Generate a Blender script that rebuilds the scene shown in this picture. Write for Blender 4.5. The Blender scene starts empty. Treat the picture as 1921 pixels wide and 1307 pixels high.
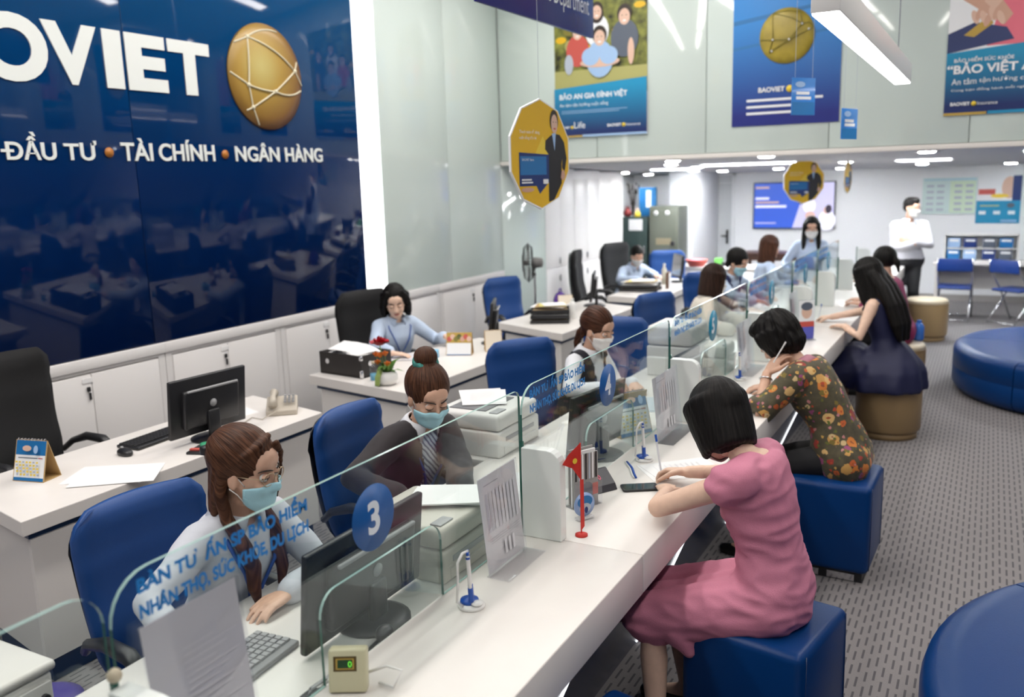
import bpy, bmesh, math, random
import numpy as np
from mathutils import Vector as V, Matrix, noise

sc = bpy.context.scene
C = sc.collection
random.seed(7)
PI = math.pi
R = math.radians

# ---------------------------------------------------------------- camera
cam = bpy.data.cameras.new('camera')
cam.sensor_width = 36.0
cam.lens = 36.0 * 1650.0 / 1921.0
cam.clip_start = 0.05
cam_o = bpy.data.objects.new('camera', cam)
C.objects.link(cam_o)
cm = Matrix(((0.88059439, -0.06385068, 0.46954937), (0.47301203, 0.17806589, -0.86287436), (-0.02851561, 0.98194482, 0.18700597))).to_4x4()
cm.translation = (0, 0, 2.0)
cam_o.matrix_world = cm
cam.dof.use_dof = True
cam.dof.focus_distance = 3.1
cam.dof.aperture_fstop = 2.2
sc.camera = cam_o

# ---------------------------------------------------------------- view, world
sc.view_settings.view_transform = 'Standard'
sc.view_settings.look = 'None'
sc.view_settings.gamma = 1.0
sc.view_settings.use_curve_mapping = False
sc.view_settings.exposure = 0.2
sc.cycles.use_denoising = True
sc.cycles.use_adaptive_sampling = True
sc.cycles.adaptive_threshold = 0.04
sc.cycles.use_light_tree = False
sc.cycles.max_bounces = 6
sc.cycles.diffuse_bounces = 3
sc.cycles.transparent_max_bounces = 16
sc.cycles.caustics_reflective = False
sc.cycles.caustics_refractive = False
sc.cycles.sample_clamp_indirect = 6.0
w = bpy.data.worlds.new('world')
sc.world = w
w.use_nodes = True
w.node_tree.nodes['Background'].inputs[0].default_value = (0.9, 0.95, 1.0, 1)
w.node_tree.nodes['Background'].inputs[1].default_value = 0.3
LAMP = 17.5          # emission of the linear ceiling lamps
SPOT = 122.0          # emission of the downlights under the low ceiling

# ---------------------------------------------------------------- materials
MATS = {}
def mat(name, col, rough=0.5, metal=0.0, bump=0.0, bscale=60.0, var=0.0, emit=0.0, coat=0.0, spec=0.5, stretch=(1, 1, 1), sheen=0.0, sss=0.0):
    if name in MATS: return MATS[name]
    m = bpy.data.materials.new(name); m.use_nodes = True
    nt = m.node_tree; b = nt.nodes['Principled BSDF']
    b.inputs['Base Color'].default_value = (*col, 1)
    b.inputs['Roughness'].default_value = rough
    b.inputs['Metallic'].default_value = metal
    b.inputs['Specular IOR Level'].default_value = spec
    b.inputs['Coat Weight'].default_value = coat
    b.inputs['Coat Roughness'].default_value = 0.1
    if sheen: b.inputs['Sheen Weight'].default_value = sheen
    if sss:
        b.inputs['Subsurface Weight'].default_value = sss
        b.inputs['Subsurface Radius'].default_value = (0.01, 0.004, 0.002)
    if emit:
        b.inputs['Emission Color'].default_value = (*col, 1)
        b.inputs['Emission Strength'].default_value = emit
    if bump or var:
        tc = nt.nodes.new('ShaderNodeTexCoord'); mp = nt.nodes.new('ShaderNodeMapping')
        mp.inputs['Scale'].default_value = stretch
        nz = nt.nodes.new('ShaderNodeTexNoise'); nz.inputs['Scale'].default_value = bscale; nz.inputs['Detail'].default_value = 4
        nt.links.new(tc.outputs['Object'], mp.inputs['Vector']); nt.links.new(mp.outputs['Vector'], nz.inputs['Vector'])
        if bump:
            bp = nt.nodes.new('ShaderNodeBump'); bp.inputs['Strength'].default_value = bump; bp.inputs['Distance'].default_value = 0.01
            nt.links.new(nz.outputs['Fac'], bp.inputs['Height']); nt.links.new(bp.outputs['Normal'], b.inputs['Normal'])
        if var:
            rp = nt.nodes.new('ShaderNodeValToRGB')
            rp.color_ramp.elements[0].position = 0.3; rp.color_ramp.elements[1].position = 0.7
            rp.color_ramp.elements[0].color = (*[c * (1 - var) for c in col], 1)
            rp.color_ramp.elements[1].color = (*[min(1, c * (1 + var)) for c in col], 1)
            nt.links.new(nz.outputs['Fac'], rp.inputs['Fac']); nt.links.new(rp.outputs['Color'], b.inputs['Base Color'])
    MATS[name] = m
    return m

def glass_mat(name, tint=(0.93, 0.97, 0.96), rough=0.0, base=0.02, ior=1.5):
    if name in MATS: return MATS[name]
    m = bpy.data.materials.new(name); m.use_nodes = True
    nt = m.node_tree; nt.nodes.clear()
    out = nt.nodes.new('ShaderNodeOutputMaterial'); mx = nt.nodes.new('ShaderNodeMixShader')
    tr = nt.nodes.new('ShaderNodeBsdfTransparent'); gl = nt.nodes.new('ShaderNodeBsdfGlossy')
    fr = nt.nodes.new('ShaderNodeLayerWeight'); fr.inputs['Blend'].default_value = 0.5
    pw = nt.nodes.new('ShaderNodeMath'); pw.operation = 'POWER'; pw.inputs[1].default_value = 5.0
    ad = nt.nodes.new('ShaderNodeMath'); ad.operation = 'ADD'; ad.inputs[1].default_value = base + 0.02; ad.use_clamp = True
    nt.links.new(fr.outputs['Facing'], pw.inputs[0])
    tr.inputs['Color'].default_value = (*tint, 1); gl.inputs['Roughness'].default_value = rough
    gl.inputs['Color'].default_value = (0.9, 0.95, 1.0, 1)
    nt.links.new(pw.outputs[0], ad.inputs[0]); nt.links.new(ad.outputs[0], mx.inputs[0])
    nt.links.new(tr.outputs[0], mx.inputs[1]); nt.links.new(gl.outputs[0], mx.inputs[2]); nt.links.new(mx.outputs[0], out.inputs[0])
    MATS[name] = m
    return m

white_lam = mat('white_laminate', (0.80, 0.77, 0.74), 0.22, spec=0.5)
white_top = mat('white_counter_top', (0.79, 0.75, 0.715), 0.3, spec=0.3, var=0.02, bscale=6)
white_door = mat('white_cabinet_paint', (0.80, 0.775, 0.765), 0.35)
white_plastic = mat('white_plastic', (0.80, 0.79, 0.77), 0.35)
cream_plastic = mat('cream_plastic', (0.72, 0.68, 0.56), 0.4)
grey_plastic = mat('grey_plastic', (0.35, 0.35, 0.36), 0.45)
dark_plastic = mat('black_plastic', (0.016, 0.016, 0.018), 0.38)
black_mesh = mat('black_chair_fabric', (0.006, 0.006, 0.007), 0.85, bump=0.2, bscale=400)
blue_fab = mat('blue_chair_fabric', (0.002, 0.052, 0.225), 0.5, bump=0.12, bscale=500, var=0.08)
blue_leather = mat('blue_leather', (0.0015, 0.037, 0.16), 0.36, bump=0.06, bscale=220, spec=0.22)
navy_lam = mat('navy_laminate', (0.004, 0.02, 0.085), 0.3)
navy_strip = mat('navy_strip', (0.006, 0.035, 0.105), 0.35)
chrome = mat('chrome', (0.75, 0.75, 0.77), 0.18, 1.0)
steel_white = mat('white_metal', (0.75, 0.75, 0.76), 0.3, 0.3)
black_glass = mat('black_screen_glass', (0.008, 0.008, 0.010), 0.08, coat=0.5)
paper = mat('white_paper', (0.86, 0.85, 0.85), 0.7)
grey_ink = mat('grey_print', (0.45, 0.45, 0.48), 0.7)
tan_card = mat('tan_cardboard', (0.50, 0.33, 0.14), 0.6)
tan_leather = mat('tan_leather', (0.30, 0.20, 0.095), 0.42, bump=0.08, bscale=200, var=0.06)
tan_pale = mat('pale_tan_leather', (0.60, 0.52, 0.38), 0.42)
red_fab = mat('red_fabric', (0.62, 0.03, 0.02), 0.6)
green_edge = mat('green_glass_edge', (0.35, 0.52, 0.48), 0.12)
green_edge_dark = mat('dark_green_glass_edge', (0.03, 0.13, 0.10), 0.12)
glass = glass_mat('clear_glass')
acrylic = glass_mat('clear_acrylic', (0.95, 0.95, 0.96), 0.02, 0.03)
emit_white = mat('lamp_white', (1, 0.955, 0.90), 0.5, emit=LAMP)
emit_pendant = mat('pendant_white', (1, 0.98, 0.95), 0.5, emit=6.5)
emit_panel = mat('panel_light_white', (0.95, 0.98, 1.0), 0.5, emit=SPOT * 0.45)
emit_spot = mat('downlight_white', (0.95, 0.98, 1.0), 0.5, emit=SPOT)

# ---------------------------------------------------------------- mesh helpers
class MB:
    def __init__(s): s.bm = bmesh.new(); s.mi = 0
    def take(s, t, M=None, mi=None, smooth=False):
        if M is not None: bmesh.ops.transform(t, matrix=M, verts=t.verts)
        mi = s.mi if mi is None else mi
        for f in t.faces: f.material_index = mi; f.smooth = smooth
        me = bpy.data.meshes.new('tmp'); t.to_mesh(me); t.free(); s.bm.from_mesh(me); bpy.data.meshes.remove(me)
        return s
    def box(s, c, sz, r=0.0, seg=2, M=None, mi=None, rz=0.0, smooth=None):
        t = bmesh.new(); bmesh.ops.create_cube(t, size=1.0)
        bmesh.ops.scale(t, vec=V(sz), verts=t.verts)
        if r > 0: bmesh.ops.bevel(t, geom=list(t.edges), offset=min(r, min(sz) * 0.49), segments=seg, affect='EDGES', profile=0.5)
        m = Matrix.Translation(V(c)) @ Matrix.Rotation(rz, 4, 'Z')
        return s.take(t, (M @ m) if M is not None else m, mi, (r > 0) if smooth is None else smooth)
    def span(s, a, b, r=0.0, mi=None, M=None):
        return s.box([(a[i] + b[i]) / 2 for i in range(3)], [abs(b[i] - a[i]) for i in range(3)], r, M=M, mi=mi)
    def cyl(s, p0, p1, r0, r1=None, n=16, mi=None, M=None, smooth=True):
        r1 = r0 if r1 is None else r1
        p0 = V(p0); p1 = V(p1); d = p1 - p0
        t = bmesh.new(); bmesh.ops.create_cone(t, cap_ends=True, segments=n, radius1=r0, radius2=r1, depth=d.length)
        m = Matrix.Translation((p0 + p1) / 2) @ d.to_track_quat('Z', 'Y').to_matrix().to_4x4()
        s.take(t, (M @ m) if M is not None else m, mi, False)
        if smooth:
            for f in s.bm.faces[-(n + 2):] if False else []: pass
        return s
    def sph(s, c, r, n=12, mi=None, M=None):
        t = bmesh.new(); bmesh.ops.create_uvsphere(t, u_segments=n * 2 if n > 6 else n + 2, v_segments=n, radius=1.0)
        rr = (r, r, r) if not hasattr(r, '__len__') else r
        m = Matrix.Translation(V(c)) @ Matrix.Diagonal((*rr, 1))
        return s.take(t, (M @ m) if M is not None else m, mi, True)
    def lathe(s, prof, c=(0, 0, 0), n=24, mi=None, M=None, smooth=True):
        t = bmesh.new(); rings = []
        for r, z in prof:
            rings.append([t.verts.new((r * math.cos(2 * PI * k / n), r * math.sin(2 * PI * k / n), z)) for k in range(n)])
        for a, b in zip(rings, rings[1:]):
            for k in range(n): t.faces.new((a[k], a[(k + 1) % n], b[(k + 1) % n], b[k]))
        t.faces.new(rings[0][::-1]); t.faces.new(rings[-1])
        m = Matrix.Translation(V(c))
        return s.take(t, (M @ m) if M is not None else m, mi, smooth)
    def tube(s, pts, r, n=8, mi=None, M=None, closed=False):
        pts = [V(p) for p in pts]; t = bmesh.new(); rings = []; up = V((0, 0, 1)); N = len(pts)
        for i, p in enumerate(pts):
            a = pts[(i - 1) % N] if (closed or i) else p
            b = pts[(i + 1) % N] if (closed or i < N - 1) else p
            d = (b - a).normalized()
            u = up.cross(d)
            if u.length < 0.05: u = V((1, 0, 0)).cross(d)
            u.normalize(); v = d.cross(u)
            rr = r[i] if hasattr(r, '__len__') else r
            rings.append([t.verts.new(p + u * rr * math.cos(2 * PI * k / n) + v * rr * math.sin(2 * PI * k / n)) for k in range(n)])
        pairs = list(zip(rings, rings[1:])) + ([(rings[-1], rings[0])] if closed else [])
        for a, b in pairs:
            for k in range(n): t.faces.new((a[k], a[(k + 1) % n], b[(k + 1) % n], b[k]))
        if not closed: t.faces.new(rings[0][::-1]); t.faces.new(rings[-1])
        return s.take(t, M, mi, True)
    def prism(s, poly, z0, z1, r=0.0, M=None, mi=None, smooth=False):
        """polygon in local xy, extruded z0..z1, optional bevel of all edges"""
        t = bmesh.new()
        a = [t.verts.new((x, y, z0)) for x, y in poly]; b = [t.verts.new((x, y, z1)) for x, y in poly]
        n = len(poly)
        t.faces.new(a[::-1]); t.faces.new(b)
        for k in range(n): t.faces.new((a[k], a[(k + 1) % n], b[(k + 1) % n], b[k]))
        bmesh.ops.recalc_face_normals(t, faces=t.faces)
        if r > 0: bmesh.ops.bevel(t, geom=[e for e in t.edges if len(e.link_faces) == 2 and e.calc_face_angle(0) > 0.6], offset=r, segments=2, affect='EDGES', profile=0.5)
        return s.take(t, M, mi, smooth)
    def grid(s, P, mi=None, M=None, smooth=True):
        """P: rows of points"""
        t = bmesh.new(); vs = [[t.verts.new(p) for p in row] for row in P]
        for a, b in zip(vs, vs[1:]):
            for k in range(len(a) - 1): t.faces.new((a[k], a[k + 1], b[k + 1], b[k]))
        return s.take(t, M, mi, smooth)
    def mesh(s, name='m'):
        bmesh.ops.recalc_face_normals(s.bm, faces=s.bm.faces)
        me = bpy.data.meshes.new(name); s.bm.to_mesh(me); s.bm.free(); return me
    def build(s, name, mats, parent=None, loc=None, rz=0.0):
        me = s.mesh(name)
        for m in (mats if isinstance(mats, (list, tuple)) else [mats]): me.materials.append(m)
        return place(name, me, parent, loc, rz)

def place(name, me, parent=None, loc=None, rz=0.0):
    o = bpy.data.objects.new(name, me); C.objects.link(o)
    if parent is not None: o.parent = parent
    if loc is not None: o.location = loc
    if rz: o.rotation_euler = (0, 0, rz)
    return o

def tag(o, label=None, cat=None, group=None, kind=None):
    if label: o['label'] = label
    if cat: o['category'] = cat
    if group: o['group'] = group
    if kind: o['kind'] = kind
    return o

def thing(name, label, cat, loc=(0, 0, 0), rz=0.0, group=None):
    o = bpy.data.objects.new(name, None); C.objects.link(o)
    o.empty_display_size = 0.1
    o.location = loc; o.rotation_euler = (0, 0, rz)
    return tag(o, label, cat, group)

def struct(name, mb, mats, loc=None):
    return tag(mb.build(name, mats, None, loc), kind='structure')

def dup(root, loc, rz=0.0, label=None, group=None):
    r = root.copy(); C.objects.link(r); r.location = loc; r.rotation_euler = (0, 0, rz)
    if label: r['label'] = label
    if group: r['group'] = group
    for ch in list(root.children):
        c = ch.copy(); C.objects.link(c); c.parent = r
        for g in list(ch.children):
            d = g.copy(); C.objects.link(d); d.parent = c
    return r

def rrect(w, h, r, n=5, cx=0.0, cy=0.0, corners=(1, 1, 1, 1)):
    """rounded rectangle outline, counter clockwise from the bottom right corner"""
    pts = []
    for i, (sx, sy, a0) in enumerate(((1, -1, -90), (1, 1, 0), (-1, 1, 90), (-1, -1, 180))):
        if not corners[i] or r <= 0: pts.append((cx + sx * w / 2, cy + sy * h / 2)); continue
        for k in range(n + 1):
            a = R(a0 + 90.0 * k / n)
            pts.append((cx + sx * (w / 2 - r) + r * math.cos(a), cy + sy * (h / 2 - r) + r * math.sin(a)))
    return pts

def axes(o, x, y, z):
    """matrix with local x,y,z directions and origin o"""
    m = Matrix.Identity(4)
    for i, a in enumerate((V(x), V(y), V(z))): 
        for k in range(3): m[k][i] = a[k]
    m.translation = V(o)
    return m

WALLX = lambda y, z, x=-4.85: axes((x, y, z), (0, 1, 0), (0, 0, 1), (1, 0, 0))     # faces +x: local x = world y
WALLY = lambda x, z, y=8.78: axes((x, y, z), (1, 0, 0), (0, 0, 1), (0, -1, 0))     # faces -y: local x = world x

WORK = bpy.data.scenes.new('workbench')      # empty scene used only to evaluate modifiers quickly; removed at the end
def bake(o):
    WORK.collection.objects.link(o)
    with bpy.context.temp_override(scene=WORK, view_layer=WORK.view_layers[0]):
        dg = bpy.context.evaluated_depsgraph_get()
        return bpy.data.meshes.new_from_object(o.evaluated_get(dg))
def text_mesh(s, bold=0.0, extrude=0.0):
    cu = bpy.data.curves.new('txt', 'FONT'); cu.body = s; cu.size = 1.0
    cu.offset = bold; cu.extrude = extrude; cu.resolution_u = 6
    o = bpy.data.objects.new('txt', cu)
    me = bake(o)
    bpy.data.objects.remove(o); bpy.data.curves.remove(cu)
    return me

def text(s, m, M, width=None, height=None, bold=0.0, extrude=0.0, parent=None, name='lettering', align='L', raw=False):
    """writes s with its left-bottom corner at M's origin, scaled to width/height of the ink"""
    me = text_mesh(s, bold, extrude)
    n = len(me.vertices); co = np.empty(n * 3); me.vertices.foreach_get('co', co); co = co.reshape(-1, 3)
    lo = co.min(0); hi = co.max(0)
    sx = width / (hi[0] - lo[0]) if width else None
    sy = height / (hi[1] - lo[1]) if height else None
    sx = sx or sy; sy = sy or sx
    ox = {'L': 0, 'C': -0.5, 'R': -1.0}[align] * (hi[0] - lo[0]) * sx
    T = M @ Matrix.Translation((ox - lo[0] * sx, -lo[1] * sy, 0)) @ Matrix.Diagonal((sx, sy, 1, 1))
    me.transform(T); me.materials.append(m)
    return place(name, me, parent)

def local(root, M): return Matrix.Translation(-V(root.location)) @ M
# ================================================================ THE SETTING
def carpet():
    m = bpy.data.materials.new('dashed_carpet'); m.use_nodes = True; nt = m.node_tree; b = nt.nodes['Principled BSDF']
    b.inputs['Roughness'].default_value = 0.9; b.inputs['Specular IOR Level'].default_value = 0.2
    N = nt.nodes.new; L = nt.links.new
    tc = N('ShaderNodeTexCoord'); sp = N('ShaderNodeSeparateXYZ'); L(tc.outputs['Object'], sp.inputs[0])
    def math_(op, a, bb=None):
        n = N('ShaderNodeMath'); n.operation = op
        for i, v in enumerate((a, bb)):
            if v is None: continue
            if isinstance(v, (int, float)): n.inputs[i].default_value = v
            else: L(v, n.inputs[i])
        return n.outputs[0]
    u = math_('DIVIDE', sp.outputs[0], 0.030); col = math_('FLOOR', u); fu = math_('FRACT', u)
    wn = N('ShaderNodeTexWhiteNoise'); wn.noise_dimensions = '1D'; L(col, wn.inputs['W'])
    v = math_('ADD', math_('DIVIDE', sp.outputs[1], 0.115), math_('MULTIPLY', wn.outputs['Value'], 3.0)); fv = math_('FRACT', v)
    dash = math_('MULTIPLY', math_('LESS_THAN', fu, 0.30), math_('LESS_THAN', fv, 0.66))
    nz = N('ShaderNodeTexNoise'); nz.inputs['Scale'].default_value = 260; L(tc.outputs['Object'], nz.inputs['Vector'])
    n2 = N('ShaderNodeTexNoise'); n2.inputs['Scale'].default_value = 1.1; L(tc.outputs['Object'], n2.inputs['Vector'])
    r = N('ShaderNodeValToRGB'); r.color_ramp.elements[0].color = (0.190, 0.177, 0.178, 1); r.color_ramp.elements[1].color = (0.293, 0.274, 0.276, 1)
    L(math_('ADD', math_('MULTIPLY', nz.outputs['Fac'], 0.7), math_('MULTIPLY', n2.outputs['Fac'], 0.3)), r.inputs['Fac'])
    mx = N('ShaderNodeMix'); mx.data_type = 'RGBA'; L(dash, mx.inputs['Factor']); L(r.outputs['Color'], mx.inputs['A']); mx.inputs['B'].default_value = (0.105, 0.10, 0.108, 1)
    L(mx.outputs['Result'], b.inputs['Base Color'])
    bp = N('ShaderNodeBump'); bp.inputs['Strength'].default_value = 0.4; bp.inputs['Distance'].default_value = 0.004
    L(nz.outputs['Fac'], bp.inputs['Height']); L(bp.outputs['Normal'], b.inputs['Normal'])
    return m

wall_paint = mat('white_wall_paint', (0.86, 0.87, 0.89), 0.55, bump=0.03, bscale=300)
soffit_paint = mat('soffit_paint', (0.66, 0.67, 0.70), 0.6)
side_paint = mat('grey_blue_wall_paint', (0.30, 0.33, 0.40), 0.6)
green_glass = mat('pale_green_back_painted_glass', (0.62, 0.70, 0.665), 0.07, spec=0.6)
door_paint = mat('pale_grey_door_paint', (0.60, 0.62, 0.64), 0.4)
fascia_paint = mat('fascia_paint', (0.80, 0.76, 0.72), 0.4)

struct('floor', MB().span((-5.6, -4, -0.1), (5.5, 15.2, 0)), carpet())
struct('ceiling', MB().span((-5.25, -4, 4.4), (5.5, 8.78, 4.55)), wall_paint)
wl = struct('wall_left', MB().span((-5.35, -4, 0), (-5.25, 9.87, 4.4)).span((-5.25, -4, 1.0), (-4.90, 8.78, 4.4)).span((-5.25, 8.78, 0), (-4.90, 9.87, 2.19)), wall_paint)
for a, b, z0, z1 in ((6.56, 7.67, 1.0, 4.4), (7.68, 8.775, 1.0, 4.4), (8.785, 9.865, 0.0, 2.17)):
    MB().span((-4.90, a, z0 + 0.004), (-4.85, b, z1 - 0.004), 0.004).build('glass_panel', green_glass, wl)
struct('wall_left_alcove', MB().span((-5.7, 12.5, 0), (-5.6, 15.2, 2.3)).span((-5.6, 12.5, 0), (-5.35, 12.45, 2.2)), wall_paint)
wu = struct('wall_upper', MB().span((-5.25, 8.82, 2.17), (5.5, 8.98, 4.4)), wall_paint)
x = -4.85
while x < 5.3:
    x1 = min(x + 1.16, 5.5)
    MB().span((x + 0.003, 8.78, 2.215), (x1 - 0.003, 8.82, 4.395), 0.004).build('glass_panel', green_glass, wu)
    x = x1
struct('trim_fascia', MB().span((-4.85, 8.765, 2.165), (5.5, 8.82, 2.21), 0.004), fascia_paint)
# low ceiling at the back, falling gently towards the far wall
def lowz(y): return 2.185 - 0.0255 * (y - 8.82)
mb = MB(); a = lowz(8.82); b = lowz(15.0)
mb.grid([[(-5.7, 8.82, a), (5.5, 8.82, a)], [(-5.7, 15.05, b), (5.5, 15.05, b)]], smooth=False)
mb.grid([[(-5.7, 8.82, a + 0.1), (5.5, 8.82, a + 0.1)], [(-5.7, 15.05, b + 0.1), (5.5, 15.05, b + 0.1)]], smooth=False)
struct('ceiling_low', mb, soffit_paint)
struct('wall_back', MB().span((-5.7, 15, 0), (5.5, 15.15, 2.35)), wall_paint)
struct('wall_column', MB().span((-4.46, 13.5, 0), (-4.08, 15, 2.12), 0.01), wall_paint)
struct('baseboard_back', MB().span((-3.8, 14.98, 0), (5.5, 15, 0.10)), mat('grey_baseboard', (0.35, 0.33, 0.32), 0.5))
struct('wall_right', MB().span((5.5, -4, 0), (5.65, 15.2, 4.4)), side_paint)
struct('wall_front', MB().span((-5.35, -4.15, 0), (5.65, -4, 4.4)), side_paint)
d = struct('door_1', MB().span((-4.53, 14.95, 0), (-4.49, 15, 2.03)).span((-3.85, 14.95, 0), (-3.81, 15, 2.03)).span((-4.53, 14.95, 1.99), (-3.81, 15, 2.03)), wall_paint)
MB().span((-4.49, 14.975, 0), (-3.85, 15, 1.86)).build('door_leaf', door_paint, d)
MB().span((-4.49, 14.975, 1.87), (-3.85, 15, 1.99)).build('transom_panel', door_paint, d)
MB().span((-3.93, 14.93, 0.85), (-3.90, 14.975, 1.08)).box((-3.95, 14.92, 0.98), (0.12, 0.02, 0.02)).build('door_handle', dark_plastic, d)

# ---------------------------------------------------------------- lamps
def linear_lamp(x, y0, y1, z, label, wires=True, top=4.4):
    t = thing('pendant_lamp', label, 'lamp', (x, (y0 + y1) / 2, z), 0, 'long white pendant lamps')
    h = (y1 - y0) / 2
    MB().span((-0.055, -h, 0.004), (0.055, h, 0.13), 0.004).build('housing', white_plastic, t)
    MB().span((-0.05, -h + 0.004, -0.004), (0.05, h - 0.004, 0.004)).build('diffuser', emit_pendant, t)
    for s in (-0.75, 0.75):
        MB().cyl((0, s * h, 0.13), (0, s * h, top - z), 0.003, n=6).build('suspension_cable', chrome, t)
    return t
linear_lamp(-0.61, 3.72, 7.02, 2.6, 'long white pendant lamp hanging beside the middle wall poster')
for y0 in (-3.0,):
    linear_lamp(2.4, y0, y0 + 5.3, 2.9, 'long white pendant lamp over the seating by the side wall')
linear_lamp(2.4, 3.6, 7.6, 2.9, 'long white pendant lamp over the round seating')
for k, (x, y0, y1) in enumerate(((-3.7, -2.0, 3.0), (-3.7, 3.4, 8.2), (-2.4, -2.0, 3.0), (-2.4, 3.4, 8.2), (1.0, -2.0, 3.0), (1.0, 3.4, 8.2))):
    t = thing('ceiling_lamp', 'recessed ceiling lamp strip ' + ('above the near white desks', 'above the far white desks', 'above the near end of the glass screens', 'above the far end of the glass screens', 'above the near customer stools', 'above the far customer stools')[k], 'lamp', (x, (y0 + y1) / 2, 4.4), 0, 'recessed lamp strips of the high ceiling')
    h = (y1 - y0) / 2
    mb = MB()
    for sx in (-1, 1): mb.span((sx * 0.13, -h, -0.03), (sx * 0.15, h, 0))
    for sy in (-1, 1): mb.span((-0.13, sy * h, -0.03), (0.13, sy * (h - 0.02), 0))
    mb.build('frame', steel_white, t)
    MB().span((-0.13, -h + 0.02, -0.02), (0.13, h - 0.02, -0.004)).build('diffuser', emit_white, t)
# downlights on the low ceiling: (x, y)
spots = [(-3.45, 10.5), (-3.10, 9.5), (-3.45, 11.6), (-3.95, 13.1), (-3.65, 13.6), (-2.05, 9.3), (-2.75, 13.3), (-0.58, 9.55), (-0.85, 13.2), (1.4, 9.6), (1.4, 13.2), (-1.6, 11.6), (2.9, 11.4), (-5.0, 12.95), (-2.0, 14.1), (0.2, 14.1), (-5.05, 14.2)]  # alcove and nearest-the-wall downlights at the end are added to brighten those walls
names = ['leftmost downlight over the tall white closets', 'downlight just right of the closets near the fascia', 'downlight above the green steel cabinets',
         'downlight in front of the white column', 'downlight above the white door', 'downlight near the fascia left of the yellow round sign', 'downlight above the wall television',
         'downlight near the fascia above the standing man', 'downlight above the notice board', 'downlight right of the frame near the fascia', 'downlight by the right back corner', 'downlight between the two yellow signs', 'downlight at the far right', 'extra downlight added over the alcove beside the closets', 'extra downlight added nearest the wall right of the television', 'extra downlight added nearest the wall above the small blue poster', 'extra downlight added deep in the alcove above the blue carton']
for (x, y), nm in zip(spots, names):
    z = lowz(y)
    t = thing('downlight', 'round white ' + nm, 'downlight', (x, y, z), 0, 'round downlights of the low ceiling')
    MB().lathe([(0.075, -0.004), (0.115, -0.006), (0.12, 0.0), (0.075, 0.0)], n=20).build('rim', steel_white, t)
    MB().lathe([(0.001, -0.016), (0.06, -0.014), (0.078, -0.006), (0.078, -0.001)], n=20).build('lens', emit_spot, t)
for x, y, lx, nm in ((-4.0, 12.3, 0.6, 'long ceiling light panel in front of the white door'), (-2.6, 11.2, 1.3, 'long ceiling light panel behind the round yellow sign'), (-0.75, 11.9, 0.6, 'square ceiling light panel above the notice board'), (0.55, 10.3, 0.6, 'ceiling light panel at the right edge of the picture')):
    z = lowz(y)
    t = thing('ceiling_light', nm, 'lamp', (x, y, z), 0, 'light panels of the low ceiling')
    mb = MB(); hx, hy = lx / 2, 0.15
    for s in (-1, 1): mb.span((s * hx, -hy, -0.012), (s * (hx + 0.02), hy, 0)).span((-hx, s * hy, -0.012), (hx, s * (hy + 0.02), 0))
    mb.build('frame', steel_white, t)
    MB().span((-hx, -hy, -0.010), (hx, hy, -0.002)).build('diffuser', emit_panel, t)
# glowing vertical strip between sign and green glass
t = thing('light_strip', 'tall glowing white strip beside the blue wall sign', 'lamp', (-4.88, 6.405, 1.0))
MB().span((-0.015, -0.15, 0), (0.0, 0.15, 3.4)).build('back_plate', steel_white, t)
MB().span((0.0, -0.148, 0.004), (0.03, 0.148, 3.396), 0.006).build('diffuser', mat('strip_white', (1, 1, 1), 0.4, emit=2.2), t)

# ---------------------------------------------------------------- cabinets along the left wall
def lock_set(par, y, z, x=0.0):
    MB().box((x + 0.006, y, z + 0.035), (0.012, 0.022, 0.03), 0.003).build('lock', dark_plastic, par)
    MB().box((x + 0.006, y + 0.006, z - 0.01), (0.012, 0.012, 0.045), 0.003).build('key', dark_plastic, par)
cabs = [(0.6, 1.73), (1.73, 2.87), (2.87, 4.01), (4.01, 5.12), (5.12, 6.26), (6.26, 7.42), (7.42, 8.775)]
cl = ['under the blue sign, farthest from the light strip', 'under the blue sign behind the big empty black chair', 'under the blue sign beside the big empty black chair', 'under the blue sign behind the dark monitor with its back turned', 'behind the file box full of paper', 'behind the woman at the flower desk', 'beneath the pale green glass behind the blue chair']
for (a, b), l in zip(cabs, cl):
    wd = b - a
    t = thing('wall_cabinet', 'low white two-door cabinet ' + l, 'cabinet', (-4.85, a, 0), 0, 'low white cabinets along the left wall')
    MB().span((-0.39, 0.003, 0), (-0.02, wd - 0.003, 0.93)).span((-0.39, 0.0, 0.93), (0.012, wd, 1.0), 0.003).span((-0.02, 0.003, 0.912), (0, wd - 0.003, 0.93)).span((-0.02, 0.003, 0), (0, 0.055, 0.912)).span((-0.02, wd - 0.055, 0), (0, wd - 0.003, 0.912)).build('carcass', white_door, t)
    for y0, y1 in ((0.06, wd / 2 - 0.003), (wd / 2 + 0.003, wd - 0.06)):
        MB().span((-0.018, y0, 0.08), (0.004, y1, 0.900), 0.002).build('door', white_door, t)
    MB().span((-0.02, 0.055, 0), (-0.01, wd - 0.055, 0.075)).build('plinth', navy_strip, t)
    MB().box((0.006, wd / 2 - 0.03, 0.865), (0.004, 0.07, 0.03)).build('name_tag', paper, t)
    lock_set(t, wd / 2 - 0.03, 0.775, 0.004)
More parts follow.
